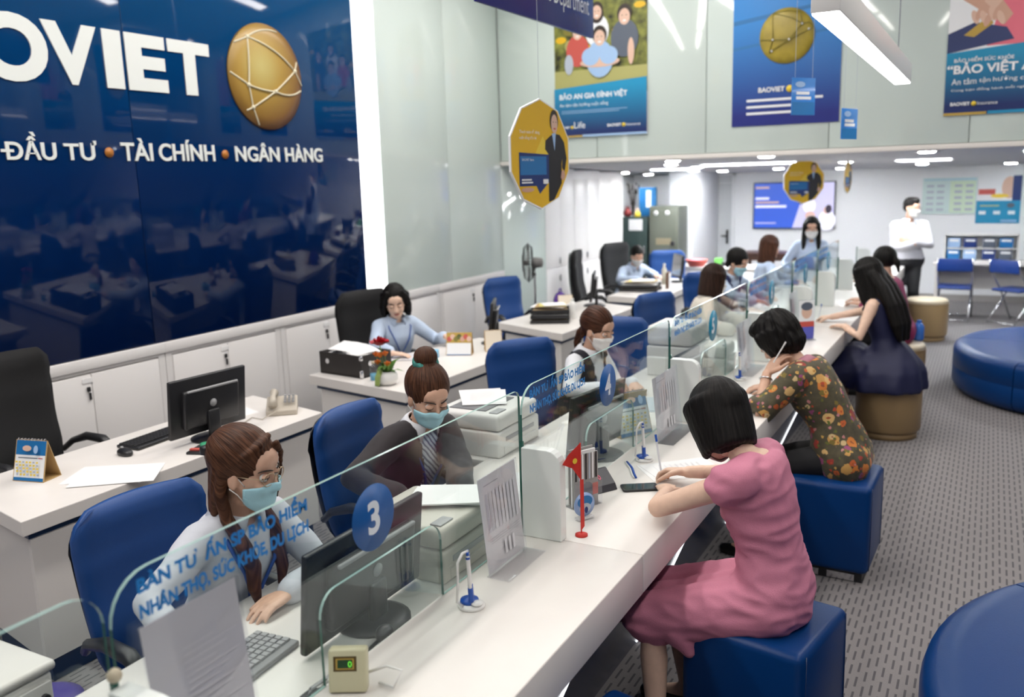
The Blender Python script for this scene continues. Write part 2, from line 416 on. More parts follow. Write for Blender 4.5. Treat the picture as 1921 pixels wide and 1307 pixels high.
for k, (a, b) in enumerate(((9.87, 10.75), (10.75, 11.62), (11.62, 12.5))):
    wd = b - a
    t = thing('tall_closet', 'tall white built-in closet ' + ('beside the pale green glass and the fan', 'in the middle of the row of closets', 'next to the green steel cabinets')[k], 'closet', (-4.85, a, 0), 0, 'tall white closets at the back')
    MB().span((-0.45, 0.002, 0), (-0.02, wd - 0.002, 2.0)).span((-0.45, 0.002, 2.0), (0.0, wd - 0.002, lowz(b) - 0.003)).build('carcass', white_door, t)
    for y0, y1 in ((0.004, wd / 2 - 0.002), (wd / 2 + 0.002, wd - 0.004)):
        MB().span((-0.02, y0, 0.895), (0, y1, 1.995), 0.002).build('door', white_door, t)
        MB().span((-0.02, y0, 0.02), (0, y1, 0.887), 0.002).build('door', white_door, t)
    for z in (0.98, 0.76): MB().box((0.01, wd / 2 - 0.05, z), (0.015, 0.02, 0.08), 0.004).build('handle', chrome, t)

# ---------------------------------------------------------------- the blue wall sign
def sign_blue():
    # printed artwork: the sign itself runs from bright blue at the top to midnight blue at the foot
    m = mat('blue_sign_glass', (0.001, 0.02, 0.1), 0.045, spec=0.36); nt = m.node_tree; b = nt.nodes['Principled BSDF']
    tc = nt.nodes.new('ShaderNodeTexCoord'); sp = nt.nodes.new('ShaderNodeSeparateXYZ'); mr = nt.nodes.new('ShaderNodeMapRange'); mr.inputs['From Min'].default_value = 1.0; mr.inputs['From Max'].default_value = 3.6
    rp = nt.nodes.new('ShaderNodeValToRGB'); E = rp.color_ramp.elements; E[0].color = (0.001, 0.008, 0.045, 1); E[1].color = (0.0004, 0.058, 0.172, 1); e = E.new(0.42); e.color = (0.001, 0.018, 0.092, 1)
    nt.links.new(tc.outputs['Object'], sp.inputs[0]); nt.links.new(sp.outputs[2], mr.inputs['Value']); nt.links.new(mr.outputs[0], rp.inputs['Fac']); nt.links.new(rp.outputs['Color'], b.inputs['Base Color'])
    return m
sign = thing('wall_sign', 'huge glossy blue wall sign with white lettering and gold globe', 'sign', (-4.85, 0, 0))
SM = lambda y, z: axes((0.004, y, z), (0, 1, 0), (0, 0, 1), (1, 0, 0))
bs = sign_blue()
for a, b in ((-3.0, -0.69), (-0.69, 1.625), (1.625, 3.94), (3.94, 6.25)):
    MB().span((-0.045, a + 0.002, 1.004), (0, b - 0.002, 4.39), 0.003).build('panel', bs, sign)
let = mat('sign_letter_white', (0.80, 0.83, 0.80), 0.4)
for ch, y0, y1 in (('B', 2.24, 2.58), ('A', 2.58, 3.00), ('O', 2.985, 3.412), ('V', 3.385, 3.745), ('I', 3.785, 3.915), ('E', 3.945, 4.255), ('T', 4.275, 4.63)):
    text(ch, let, SM(y0, 2.635 if ch != 'O' else 2.625), y1 - y0, 0.35 if ch != 'O' else 0.372, bold=0.045, extrude=0.004, parent=sign, name='letter')
for s, y0, y1, h in (('BẢO', 1.9, 2.2, 0.15), ('HIỂM', 2.3, 2.75, 0.15), ('DẦU', 3.085, 3.39, 0.158), ('TƯ', 3.44, 3.66, 0.118), ('TÀI', 3.834, 4.075, 0.142), ('CHÍNH', 4.125, 4.604, 0.142), ('NGÂN', 4.80, 5.255, 0.138), ('HÀNG', 5.32, 5.755, 0.138)):
    wo = text(s, let, SM(y0, 2.195), y1 - y0, h, bold=0.018, extrude=0.004, parent=sign, name='slogan_word')
    if s == 'DẦU': MB().span((0.004, 3.055, 2.238), (0.0085, 3.13, 2.254)).build('letter_bar', let, wo)
odot = mat('orange_dot', (0.45, 0.16, 0.02), 0.4)
for y in (2.91, 3.745, 4.70):
    MB().lathe([(0.031, 0), (0.031, 0.006)], n=20, M=SM(y, 2.245)).build('slogan_dot', odot, sign)
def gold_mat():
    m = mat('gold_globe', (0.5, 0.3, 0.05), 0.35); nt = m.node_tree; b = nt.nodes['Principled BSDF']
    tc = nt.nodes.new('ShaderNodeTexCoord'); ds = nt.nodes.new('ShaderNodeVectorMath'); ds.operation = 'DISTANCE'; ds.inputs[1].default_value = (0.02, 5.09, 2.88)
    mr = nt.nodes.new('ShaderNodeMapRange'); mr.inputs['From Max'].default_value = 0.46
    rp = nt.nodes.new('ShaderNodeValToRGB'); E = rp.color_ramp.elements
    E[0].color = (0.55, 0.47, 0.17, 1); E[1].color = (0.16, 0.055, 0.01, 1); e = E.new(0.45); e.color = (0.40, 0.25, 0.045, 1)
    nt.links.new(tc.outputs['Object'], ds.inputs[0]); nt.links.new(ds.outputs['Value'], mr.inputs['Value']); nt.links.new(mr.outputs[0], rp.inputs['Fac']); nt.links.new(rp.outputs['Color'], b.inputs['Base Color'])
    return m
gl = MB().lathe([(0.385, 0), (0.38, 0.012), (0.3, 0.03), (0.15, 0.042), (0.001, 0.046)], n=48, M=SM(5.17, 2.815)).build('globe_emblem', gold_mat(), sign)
gline = mat('globe_line', (0.75, 0.70, 0.52), 0.4)
def gpt(y, z):
    r = math.hypot(y - 5.17, z - 2.815); h = 0.047 - 0.042 * (r / 0.385) ** 2.2
    return V((0.012 + max(h, 0.006), y, z))
def garc(p, q, bow=0.0):
    pts = []
    for k in range(11):
        t = k / 10; y = p[0] + (q[0] - p[0]) * t; z = p[1] + (q[1] - p[1]) * t; n = 4 * t * (1 - t) * bow
        dy, dz = q[0] - p[0], q[1] - p[1]; l = math.hypot(dy, dz)
        pts.append(gpt(y - dz / l * n, z + dy / l * n))
    return pts
ga, gb, gc, gd, ge = (4.985, 3.08), (4.95, 2.74), (5.21, 2.71), (5.46, 2.88), (4.985, 2.585)
for p, q, bow in ((ga, gb, 0.0), (ga, gd, 0.03), (gb, gc, -0.01), (gc, gd, 0.0), (gb, ge, 0), (ge, gc, 0), (gb, (4.80, 2.82), 0.0), (gc, (5.53, 2.74), -0.03), (gd, (5.545, 2.78), 0), (gd, (5.50, 2.95), 0), (ge, (5.05, 2.46), 0), (ga, (5.30, 3.15), 0.03), (ga, (4.86, 3.03), 0.0), (ge, (4.93, 2.56), 0)):
    MB().tube(garc(p, q, bow), 0.006, 6).build('globe_line', gline, gl)
for p in (ga, gb, gc, gd, ge): MB().sph(gpt(*p), 0.016, 8).build('globe_node', gline, gl)
# ================================================================ POSTERS, BOARDS AND HANGING SIGNS
def flat(name, c): return mat('print_' + name, c, 0.45)
P_WHITE = flat('white', (0.85, 0.86, 0.88)); P_BLUE = flat('blue', (0.012, 0.16, 0.42)); P_NAVY = flat('navy', (0.008, 0.03, 0.16)); P_CYAN = flat('cyan', (0.01, 0.26, 0.48))
P_YEL = flat('yellow', (0.78, 0.47, 0.01)); P_YEL2 = flat('light_yellow', (0.85, 0.62, 0.05)); P_BLACK = flat('black', (0.012, 0.011, 0.014)); P_SKIN = flat('skin', (0.62, 0.36, 0.26)); P_SKIN2 = flat('pale_skin', (0.72, 0.48, 0.37))
P_RED = flat('red', (0.55, 0.09, 0.07)); P_PINK = flat('pink', (0.75, 0.16, 0.22)); P_GREY = flat('grey', (0.10, 0.12, 0.16)); P_LGREY = flat('light_grey', (0.45, 0.5, 0.58)); P_HAIR = flat('hair', (0.03, 0.018, 0.012))
P_GRASS = flat('grass', (0.42, 0.40, 0.14)); P_LBLUE = flat('light_blue', (0.35, 0.52, 0.78)); P_OLIVE = flat('olive', (0.22, 0.19, 0.03)); P_GOLD = flat('gold', (0.50, 0.33, 0.06)); P_JEAN = flat('jean', (0.03, 0.045, 0.14)); P_CYAN2 = flat('pale_cyan', (0.45, 0.66, 0.75))
P_LEAF = mat('print_leaves', (0.16, 0.17, 0.03), 0.5, var=0.95, bscale=9)
P_GRAD = mat('print_blue_gradient', (0.02, 0.12, 0.5), 0.4)
def grad(m, lo, hi, z0, z1, axis=2):
    nt = m.node_tree; b = nt.nodes['Principled BSDF']; tc = nt.nodes.new('ShaderNodeTexCoord'); sp = nt.nodes.new('ShaderNodeSeparateXYZ'); mr = nt.nodes.new('ShaderNodeMapRange'); mx = nt.nodes.new('ShaderNodeMix'); mx.data_type = 'RGBA'
    mr.inputs['From Min'].default_value = z0; mr.inputs['From Max'].default_value = z1
    mx.inputs['A'].default_value = (*lo, 1); mx.inputs['B'].default_value = (*hi, 1)
    nt.links.new(tc.outputs['Object'], sp.inputs[0]); nt.links.new(sp.outputs[axis], mr.inputs['Value']); nt.links.new(mr.outputs[0], mx.inputs['Factor']); nt.links.new(mx.outputs['Result'], b.inputs['Base Color'])
    return m
def ellp(cx, cy, rx, ry, n=20, a0=0.0, a1=360.0, rot=0.0):
    c, s = math.cos(R(rot)), math.sin(R(rot)); out = []
    full = abs(a1 - a0) >= 360
    for k in range(n if full else n + 1):
        a = R(a0 + (a1 - a0) * k / n); x, y = rx * math.cos(a), ry * math.sin(a)
        out.append((cx + x * c - y * s, cy + x * s + y * c))
    return out
class Art:
    """flat print: coloured shapes in layers of 0.4 mm on a sheet"""
    def __init__(s, M): s.mb = MB(); s.mats = []; s.M = M; s.k = 1
    def p(s, pts, m):
        if m not in s.mats: s.mats.append(m)
        z = 0.0004 * s.k; s.k += 1
        t = bmesh.new(); f = t.faces.new([t.verts.new((x, y, z)) for x, y in pts])
        bmesh.ops.triangulate(t, faces=[f])
        s.mb.take(t, s.M, s.mats.index(m)); return s
    def r(s, x0, y0, x1, y1, m): return s.p([(x0, y0), (x1, y0), (x1, y1), (x0, y1)], m)
    def e(s, cx, cy, rx, ry, m, **k): return s.p(ellp(cx, cy, rx, ry, **k), m)
    def top(s): return 0.0004 * (s.k + 1)
    def build(s, parent, name='print'):
        me = s.mb.bm; m2 = bpy.data.meshes.new(name); me.to_mesh(m2); me.free()
        for m in s.mats: m2.materials.append(m)
        return place(name, m2, parent)
def toM(M, x, y, z=0.003): return M @ Matrix.Translation((x, y, z))
def lines(art, x0, x1, ys, h, m):
    for i, y in enumerate(ys): art.r(x0, y, x0 + (x1 - x0) * (1 - 0.12 * (i % 3)), y + h, m)
def logo(par, M, x, y, w_, left='BAOVIET', right='Insurance'):
    text(left, P_WHITE, toM(M, x, y), w_ * 0.42, parent=par, bold=0.03)
    MB().lathe([(w_ * 0.055, 0.002), (w_ * 0.055, 0.0035)], n=16, M=toM(M, x + w_ * 0.50, y + w_ * 0.035, 0)).build('logo_dot', P_YEL2, par)
    if right: text(right, P_WHITE, toM(M, x + w_ * 0.58, y), w_ * 0.42, parent=par)

def poster(name, label, x0, x1, z0, z1, y=8.778):
    t = thing(name, label, 'poster', (x0, y, z0))
    MB().span((0, -0.008, 0), (x1 - x0, 0, z1 - z0)).build('sheet', P_WHITE, t)
    M = axes((0, -0.008, 0), (1, 0, 0), (0, 0, 1), (0, -1, 0))
    return t, M, x1 - x0, z1 - z0
# family poster
t, M, W_, H_ = poster('family_poster', 'tall poster of a smiling family on grass above the closets', -4.16, -3.13, 2.435, 3.98)
A = Art(M)
A.r(0, 0.5, W_, H_, P_LEAF)
A.r(0, 0.42, W_, 0.68, P_GRASS)
for k in range(16): A.e(random.uniform(0.03, W_ - .03), random.uniform(0.85, H_ - .05), random.uniform(.03, .09), random.uniform(.03, .07), random.choice([P_OLIVE, P_GRASS, P_LEAF, P_YEL]), n=9)
def bust(A, cx, cy, s, shirt, hair=P_HAIR, long=False):
    A.e(cx, cy - 0.19 * s, 0.13 * s, 0.16 * s, shirt)
    A.e(cx, cy + 0.015 * s, 0.068 * s, 0.08 * s, hair)
    if long: A.e(cx, cy - 0.03 * s, 0.075 * s, 0.09 * s, hair)
    A.e(cx, cy - 0.012 * s, 0.052 * s, 0.068 * s, P_SKIN2)
    for d in (-.02, .02): A.e(cx + d * s, cy + 0.0 * s, 0.007 * s, 0.004 * s, P_HAIR, n=8)
    A.e(cx, cy - 0.045 * s, 0.018 * s, 0.008 * s, P_WHITE, n=10)
bust(A, 0.27, 1.06, 1.0, P_RED); A.e(0.17, 0.74, 0.05, 0.10, P_LGREY)
bust(A, 0.49, 1.24, 1.0, P_WHITE, long=True)
bust(A, 0.79, 1.17, 1.15, P_GREY); A.e(0.86, 0.82, 0.035, 0.13, P_SKIN2)
bust(A, 0.52, 0.99, 1.15, P_LBLUE); A.e(0.52, 0.74, 0.22, 0.05, P_SKIN2); A.e(0.42, 0.80, 0.10, 0.09, P_LBLUE); A.e(0.62, 0.80, 0.10, 0.09, P_LBLUE)
A.p([(0, 0), (W_, 0), (W_, 0.56), (0, 0.50)], grad(mat('print_family_blue', (0, 0, 0), 0.4), (0.006, 0.02, 0.12), (0.01, 0.28, 0.52), 0.05, 0.5))
A.r(0, 0, 0.32, 0.018, P_GOLD); A.r(0.32, 0, W_, 0.022, P_LBLUE)
lines(A, 0.08, 0.82, (0.265, 0.245), 0.006, P_LBLUE)
A.build(t)
text('BẢO AN GIA ĐÌNH VIỆT', P_WHITE, toM(M, 0.06, 0.375, .02), 0.76, 0.085, 0.03, parent=t)
text('An tâm tận hưởng cuộc sống', P_WHITE, toM(M, 0.06, 0.305, .02), 0.55, parent=t)
logo(t, toM(M, 0, 0, .017), 0.05, 0.09, 0.30, right='Life'); logo(t, toM(M, 0, 0, .017), 0.60, 0.09, 0.36)
# globe poster
t, M, W_, H_ = poster('globe_poster', 'tall blue poster with a golden globe, centre of the upper wall', -2.272, -1.284, 2.45, 3.95)
A = Art(M)
A.r(0, 0, W_, H_, grad(mat('print_globe_blue', (0, 0, 0), 0.35), (0.012, 0.02, 0.20), (0.01, 0.22, 0.62), 0.1, 0.95))
A.p([(0, 0.93), (W_, 1.06), (W_, 1.09), (0, 0.97)], P_BLUE)
A.p([(0, 0.70), (W_, 0.83), (W_, 0.85), (0, 0.73)], P_BLUE)
lines(A, 0.14, 0.84, (0.225, 0.165, 0.105), 0.022, P_WHITE)
A.build(t)
gp = MB().lathe([(0.25, 0), (0.245, 0.01), (0.19, 0.022), (0.09, 0.030), (0.001, 0.032)], n=40, M=toM(M, 0.50, 0.80, .002)).build('globe_print', mat('print_gold_globe', (0.36, 0.27, 0.03), 0.4, var=0.25, bscale=6), t)
def gq(x, y): return V((0.50 + x, -0.024 - 0.034 * max(0, 1 - (x * x + y * y) / .0625), 0.80 + y))
for pts in (((-.13, .21), (-.12, 0), (-.15, -.15)), ((-.24, -.02), (-.12, -.03), (.03, -.04), (.24, .05)), ((-.13, .21), (.05, .15), (.14, .09)), ((.14, .09), (.03, -.04), (-.14, -.13)), ((.14, .09), (.2, .1), (.24, .06)), ((-.13, .21), (.02, .22), (.12, .2), (.14, .09))):
    MB().tube([gq(*p) for p in pts], 0.004, 5).build('globe_line', P_OLIVE, gp)
for p in ((-.12, -.03), (.03, -.04), (.14, .09), (-.13, -.13), (.2, .04)): MB().sph(gq(*p), 0.010, 6).build('globe_node', P_WHITE, gp)
logo(t, toM(M, 0, 0, .004), 0.25, 0.305, 0.58, right=None)
# health poster
t, M, W_, H_ = poster('health_poster', 'poster of two people holding hands, right end of the upper wall', -0.42, 0.62, 2.447, 3.98)
A = Art(M)
A.r(0, 0.5, W_, H_, P_WHITE)
A.p([(0.30, 0.56), (1.04, 0.56), (1.04, 1.53), (0.52, 1.53), (0.42, 1.0)], P_PINK)
A.p([(0.10, 0.95), (0.42, 0.72), (0.48, 0.80), (0.20, 1.2), (0.26, 1.53), (0.10, 1.53)], P_SKIN)
A.p([(0.14, 1.0), (0.22, 1.0), (0.36, 1.53), (0.26, 1.53)], P_GREY)
A.p([(0, 0.52), (0.5, 0.60), (0.44, 0.70), (0.20, 0.76), (0, 0.68)], P_JEAN)
A.p([(0.12, 0.66), (0.30, 0.80), (0.34, 0.74), (0.2, 0.64)], P_GOLD)
A.p([(0.34, 0.84), (0.60, 1.2), (0.56, 1.5), (0.44, 1.3), (0.26, 0.92)], P_SKIN2)
for k in range(7): A.e(0.20 + 0.032 * k, 0.80 + 0.03 * math.sin(k * 1.7), 0.026, 0.06, (P_SKIN2, P_SKIN)[k % 2], n=12, rot=20 * (-1) ** k)
A.p([(0, 0), (W_, 0), (W_, 0.60), (0, 0.52)], grad(mat('print_health_blue', (0, 0, 0), 0.4), (0.006, 0.02, 0.12), (0.01, 0.26, 0.46), 0.08, 0.5))
A.r(0, 0, 0.33, 0.022, P_GOLD); A.r(0.34, 0.0, W_, 0.026, P_CYAN)
A.build(t)
text('BẢO HIỂM SỨC KHỎE', P_WHITE, toM(M, 0.06, 0.44, .012), 0.45, 0.045, 0.02, parent=t)
text('“BẢO VIỆT AN GIA”', P_WHITE, toM(M, 0.01, 0.325, .012), 0.98, 0.115, 0.03, parent=t)
for wd_, x0_, w_ in (('An', 0.05, 0.07), ('tâm', 0.14, 0.10), ('tận', 0.26, 0.085), ('hưởng', 0.365, 0.18), ('cuộc', 0.565, 0.13), ('sống', 0.715, 0.15)): text(wd_, P_WHITE, toM(M, x0_, 0.255, .012), w_, 0.05, parent=t)
text('Cùng bạn đồng hành mỗi ngày, an tâm trọn đời', P_WHITE, toM(M, 0.05, 0.195, .012), 0.9, 0.03, parent=t)
logo(t, toM(M, 0, 0, .010), 0.05, 0.08, 0.36)

# ---- round yellow hanging signs
def round_sign(label, loc, rz, r, top, face_y=-1):
    t = thing('hanging_sign', label, 'sign', loc, rz, 'yellow round hanging signs')
    poly = ellp(0, 0, r, r, n=10, a0=18, a1=378)
    poly = [(x, y) for x, y in poly]
    M = axes((0, -0.006, 0), (1, 0, 0), (0, 0, 1), (0, -1, 0)); M2 = axes((0, 0.006, 0), (-1, 0, 0), (0, 0, 1), (0, 1, 0))
    MB().prism(poly, -0.012, 0, M=M).build('board', P_WHITE, t)
    s = r / 0.3
    for MM, nm in ((M, 'front_print'), (M2, 'back_print')):
        A = Art(MM); S = lambda pts: [(a * s, b * s) for a, b in pts]
        A.p([(x * .975, y * .975) for x, y in poly], P_YEL)
        A.p(S([(-0.06, 0.0), (0.02, 0.10), (0.10, 0.0), (0.02, -0.10)]), P_YEL2)
        A.p(S([(0.07, -0.262), (0.075, 0.0), (0.04, 0.03), (0.045, 0.075), (0.09, 0.10), (0.13, 0.115), (0.19, 0.11), (0.235, 0.07), (0.26, -0.02), (0.235, -0.10), (0.21, -0.07), (0.215, -0.02), (0.205, -0.05), (0.205, -0.16), (0.125, -0.25)]), P_BLACK)
        A.p(S([(-0.21, -0.17), (-0.21, 0.01), (0.075, -0.0), (0.075, -0.15), (-0.02, -0.215), (-0.05, -0.17)]), P_NAVY)
        A.r(-0.20 * s, -0.11 * s, 0.05 * s, -0.01 * s, P_BLUE)
        A.p(S([(0.11, 0.115), (0.15, 0.12), (0.135, 0.02)]), P_LBLUE)
        A.e(0.133 * s, 0.185 * s, 0.042 * s, 0.06 * s, P_HAIR); A.e(0.135 * s, 0.168 * s, 0.032 * s, 0.052 * s, P_SKIN2); A.e(0.137 * s, 0.142 * s, 0.014 * s, 0.005 * s, P_RED, n=8)
        for d in (-.012, .014): A.e((0.136 + d) * s, 0.178 * s, 0.005 * s, 0.003 * s, P_HAIR, n=6)
        A.p(S([(0.20, -0.09), (0.225, -0.085), (0.24, -0.12), (0.215, -0.145), (0.19, -0.13)]), P_SKIN)
        A.e(-0.14 * s, -0.19 * s, 0.06 * s, 0.012 * s, P_SKIN)
        lines(A, -0.195 * s, -0.09 * s, (-0.155 * s, -0.14 * s), 0.008 * s, P_WHITE)
        A.r(0.01 * s, -0.16 * s, 0.06 * s, -0.135 * s, P_WHITE)
        A.build(t, nm)
        if r > 0.2:
            text('Thanh toán dễ dàng', P_WHITE, toM(MM, -0.21 * s, 0.105 * s, .007), 0.19 * s, parent=t)
            text('cuộc sống tiện lợi', P_WHITE, toM(MM, -0.21 * s, 0.075 * s, .007), 0.16 * s, parent=t)
            text('BAOVIET Bank', P_WHITE, toM(MM, -0.19 * s, -0.035 * s, .007), 0.11 * s, parent=t)
    MB().cyl((0, 0, r * 0.95), (0, 0, top - loc[2]), 0.0012, n=5).build('string', P_LGREY, t)
    return t
round_sign('large yellow ten-sided hanging sign with a woman in black, nearest the green glass', (-2.235, 4.5, 2.14), R(82), 0.302, 4.4)
round_sign('small yellow round sign hanging in front of the wall television', (-1.98, 11.0, 1.897), R(35), 0.262, lowz(11.0))
round_sign('yellow round sign hanging edge-on near the standing man', (-1.22, 9.0, 1.945), R(84), 0.152, lowz(9.0))
# ---- dark blue department sign over the desks
t = thing('department_sign', 'dark blue hanging department sign cut by the top edge', 'sign', (-2.5, 4.3, 2.95))
MB().span((-0.012, 0, 0), (0.012, 1.58, 0.62), 0.002).build('board', mat('department_blue', (0.012, 0.012, 0.20), 0.25), t)
DM = axes((0.0125, 0, 0), (0, 1, 0), (0, 0, 1), (1, 0, 0))
text('Customer Service Department', P_WHITE, toM(DM, 0.10, 0.10, .001), 1.40, 0.155, parent=t)
text('PHÒNG DỊCH VỤ KHÁCH HÀNG', P_WHITE, toM(DM, 0.10, 0.36, .001), 1.40, 0.16, 0.02, parent=t)
for y in (0.2, 1.38): MB().cyl((0, y, 0.62), (0, y, 1.45), 0.003, n=6).build('hanger', chrome, t)
# ---- small blue acrylic hanging signs
for loc, rz, lab, h in (((-1.10, 6.0, 2.36), R(52), 'small blue acrylic sign hanging in front of the globe poster', 0.23), ((-0.83, 6.1, 2.20), R(68), 'small pale blue sign hanging right of the globe poster', 0.19)):
    t = thing('hanging_sign', lab, 'sign', loc, rz, 'small blue hanging signs')
    MB().box((0, 0, h / 2), (0.19, 0.006, h), 0.002).build('board', mat('blue_acrylic', (0.06, 0.25, 0.68), 0.15), t)
    A = Art(axes((0, -0.0032, 0), (1, 0, 0), (0, 0, 1), (0, -1, 0)))
    A.r(-0.09, 0.0, 0.09, h * 0.35, P_BLUE); lines(A, -0.06, 0.06, (h * .42, h * .55), 0.018, P_WHITE); A.e(-0.03, h * 0.82, 0.04, 0.018, P_LBLUE)
    A.build(t)
    for sx in (-0.07, 0.07): MB().cyl((sx, 0, h), (sx, 0, 4.4 - loc[2]), 0.0012, n=5).build('string', P_LGREY, t)
# ---- boards on the back wall
t = thing('notice_board', 'pale green notice board with two columns of print on the back wall', 'board', (-0.94, 14.998, 1.32))
MB().span((0, -0.02, 0), (0.74, 0, 0.54), 0.003).build('board', flat('pale_green', (0.62, 0.76, 0.74)), t)
A = Art(axes((0, -0.02, 0), (1, 0, 0), (0, 0, 1), (0, -1, 0)))
A.r(0.38, 0.02, 0.72, 0.49, flat('pale_lime', (0.66, 0.80, 0.62))); A.r(0.02, 0.50, 0.72, 0.525, P_CYAN2)
for i in range(5):
    for j, x in enumerate((0.06, 0.20, 0.44, 0.59)): A.r(x, 0.05 + i * 0.088, x + 0.10, 0.085 + i * 0.088, P_LGREY)
A.build(t)
t = thing('small_poster', 'small blue poster with photo on top beside the notice board', 'poster', (-0.20, 14.998, 1.18))
MB().span((0, -0.01, 0), (0.575, 0, 0.69)).build('sheet', P_CYAN, t)
A = Art(axes((0, -0.01, 0), (1, 0, 0), (0, 0, 1), (0, -1, 0)))
A.r(0, 0.33, 0.46, 0.69, P_WHITE); A.r(0.02, 0.42, 0.24, 0.50, P_RED); A.e(0.42, 0.52, 0.10, 0.16, P_SKIN2); A.e(0.30, 0.40, 0.12, 0.03, P_YEL2); A.r(0.46, 0.33, 0.575, 0.69, P_NAVY); A.e(0.45, 0.26, 0.05, 0.035, P_GREY)
lines(A, 0.05, 0.3, (0.25,), 0.012, P_YEL2)
for k in range(3): A.r(0.04 + 0.19 * k, 0.13, 0.13 + 0.19 * k, 0.18, P_WHITE)
A.r(0.33, 0.02, 0.54, 0.05, P_LBLUE); A.build(t)
# ---- television
t = thing('wall_television', 'wide wall television showing a blue advertisement', 'television', (-3.485, 14.998, 1.10))
MB().span((0, -0.06, 0), (1.29, 0, 0.755), 0.008).build('casing', dark_plastic, t)
A = Art(axes((0.015, -0.0602, 0.015), (1, 0, 0), (0, 0, 1), (0, -1, 0)))
TB = mat('tv_blue', (0.03, 0.09, 0.48), 0.3, emit=0.55); TW = mat('tv_white', (0.75, 0.75, 0.85), 0.3, emit=0.5); TL = mat('tv_lilac', (0.52, 0.50, 0.72), 0.3, emit=0.45); TS = mat('tv_skin', (0.62, 0.42, 0.38), 0.3, emit=0.35); TD = mat('tv_dark', (0.03, 0.02, 0.04), 0.3, emit=0.2)
A.r(0, 0, 1.26, 0.725, TB); A.p([(0.62, 0), (1.26, 0), (1.26, 0.725), (0.85, 0.725), (0.74, 0.4)], TL)
A.r(0.02, 0.33, 0.52, 0.37, TW); A.r(0.02, 0.46, 0.24, 0.50, TW); A.r(0.02, 0.40, 0.40, 0.43, TS); A.r(0.02, 0.64, 0.24, 0.67, TS); A.r(0.02, 0.07, 0.36, 0.09, TL)
A.e(1.16, 0.12, 0.13, 0.16, TW); A.e(1.15, 0.28, 0.05, 0.06, TS); A.e(1.18, 0.30, 0.05, 0.07, TD); A.e(0.88, 0.36, 0.10, 0.12, TW); A.e(0.76, 0.42, 0.05, 0.04, TD); A.e(0.9, 0.20, 0.08, 0.07, TS)
A.build(t, 'screen_picture')
# ================================================================ DESKS AND COUNTER
def inset(poly, d):
    n = len(poly); out = []
    for i in range(n):
        p0, p1, p2 = V((*poly[i - 1], 0)), V((*poly[i], 0)), V((*poly[(i + 1) % n], 0))
        a = (p1 - p0).normalized(); b = (p2 - p1).normalized()
        na = V((-a.y, a.x, 0)); nb = V((-b.y, b.x, 0)); m = (na + nb); m /= max(0.2, m.dot(na))
        q = p1 + m * d; out.append((q.x, q.y))
    return out
def desk(label, poly, h=0.75):
    o = poly[0]; t = thing('office_desk', label, 'desk', (o[0], o[1], 0), 0, 'white desks along the left wall')
    q = [(x - o[0], y - o[1]) for x, y in poly]
    MB().prism(q, h - 0.065, h, 0.004).build('desktop', white_top, t)
    MB().prism(inset(q, 0.035), h - 0.095, h - 0.065).build('recess_strip', navy_strip, t)  # dark blue band set back under the desktop
    b = inset(q, 0.045)
    for i in (0, 1, 3):
        p, r = V((*b[i], 0)), V((*b[(i + 1) % 4], 0)); d = (r - p).normalized(); n = V((-d.y, d.x, 0)) * 0.02
        pl = [p, r, r + n, p + n] if i == 0 else [p + d * 0.02, r - d * 0.02, r - d * 0.02 + n, p + d * 0.02 + n]
        MB().prism([(v.x, v.y) for v in pl], 0.11, h - 0.095).build('panel', white_lam, t)
    MB().prism(inset(q, 0.075), 0.0, 0.11).build('plinth', navy_strip, t)
    return t
desk('near white desk with a dark monitor and a standing calendar', [(-3.25, 1.93), (-3.25, 3.71), (-3.93, 3.87), (-3.93, 2.07)])
desk('white desk with the red rose and the file box', [(-3.07, 4.27), (-3.03, 5.95), (-3.62, 6.1), (-4.0, 4.46)])
desk('white desk with stacked black letter trays and purple bag', [(-3.05, 6.48), (-3.02, 8.12), (-3.70, 8.40), (-3.86, 6.84)])
desk('white desk of the man in a mask at the back', [(-2.99, 8.74), (-3.03, 10.50), (-3.62, 10.62), (-3.60, 8.80)])
t = thing('side_cabinet', 'white end cabinet standing right of the masked man\'s desk', 'cabinet', (-2.78, 10.75, 0))
MB().span((-0.32, -0.2, 0), (0.1, 0.35, 0.80), 0.03).build('carcass', white_lam, t)
MB().span((0.1, -0.1, 0.5), (0.108, 0.25, 0.515)).build('slot', navy_strip, t)
t = thing('credenza', 'long low white cabinet in front of the far door', 'cabinet', (-3.25, 11.75, 0))
MB().span((-0.75, -0.22, 0), (0.6, 0.22, 0.77)).build('carcass', white_lam, t); MB().span((-0.77, -0.24, 0.77), (0.62, 0.24, 0.80), 0.003).build('top', white_top, t)
for k in range(3): MB().span((-0.74 + k * 0.445, -0.235, 0.06), (-0.30 + k * 0.445, -0.22, 0.75), 0.002).build('door', white_door, t)

ST = [0.935, 2.54, 4.13, 5.71, 7.20, 8.35, 9.60, 11.0]          # where the white partitions stand
ct = thing('service_counter', 'long white customer counter with navy front and glowing strips', 'counter', (-1.14, 6.0, 0))
L = lambda x, y, z: (x + 1.14, y - 6.0, z)
ys = [0.35] + ST[:] + [12.2]
for a, b in zip(ys, ys[1:]):
    MB().span(L(-1.365, a + 0.001, 0.665), L(-0.92, b - 0.001, 0.80), 0.004).build('countertop', white_top, ct)
mb = MB()
mb.grid([[L(-0.975, 0.35, 0.665), L(-0.975, 12.2, 0.665)], [L(-1.25, 0.35, 0.0), L(-1.25, 12.2, 0.0)]], smooth=False)
mb.grid([[L(-1.36, 0.35, 0.665), L(-1.36, 12.2, 0.665)], [L(-1.36, 0.35, 0.0), L(-1.36, 12.2, 0.0)]], smooth=False)
mb.build('front_panel', mat('navy_counter_front', (0.006, 0.035, 0.12), 0.22), ct)
glow = mat('counter_strip_light', (0.95, 0.97, 1.0), 0.4, emit=1.6)
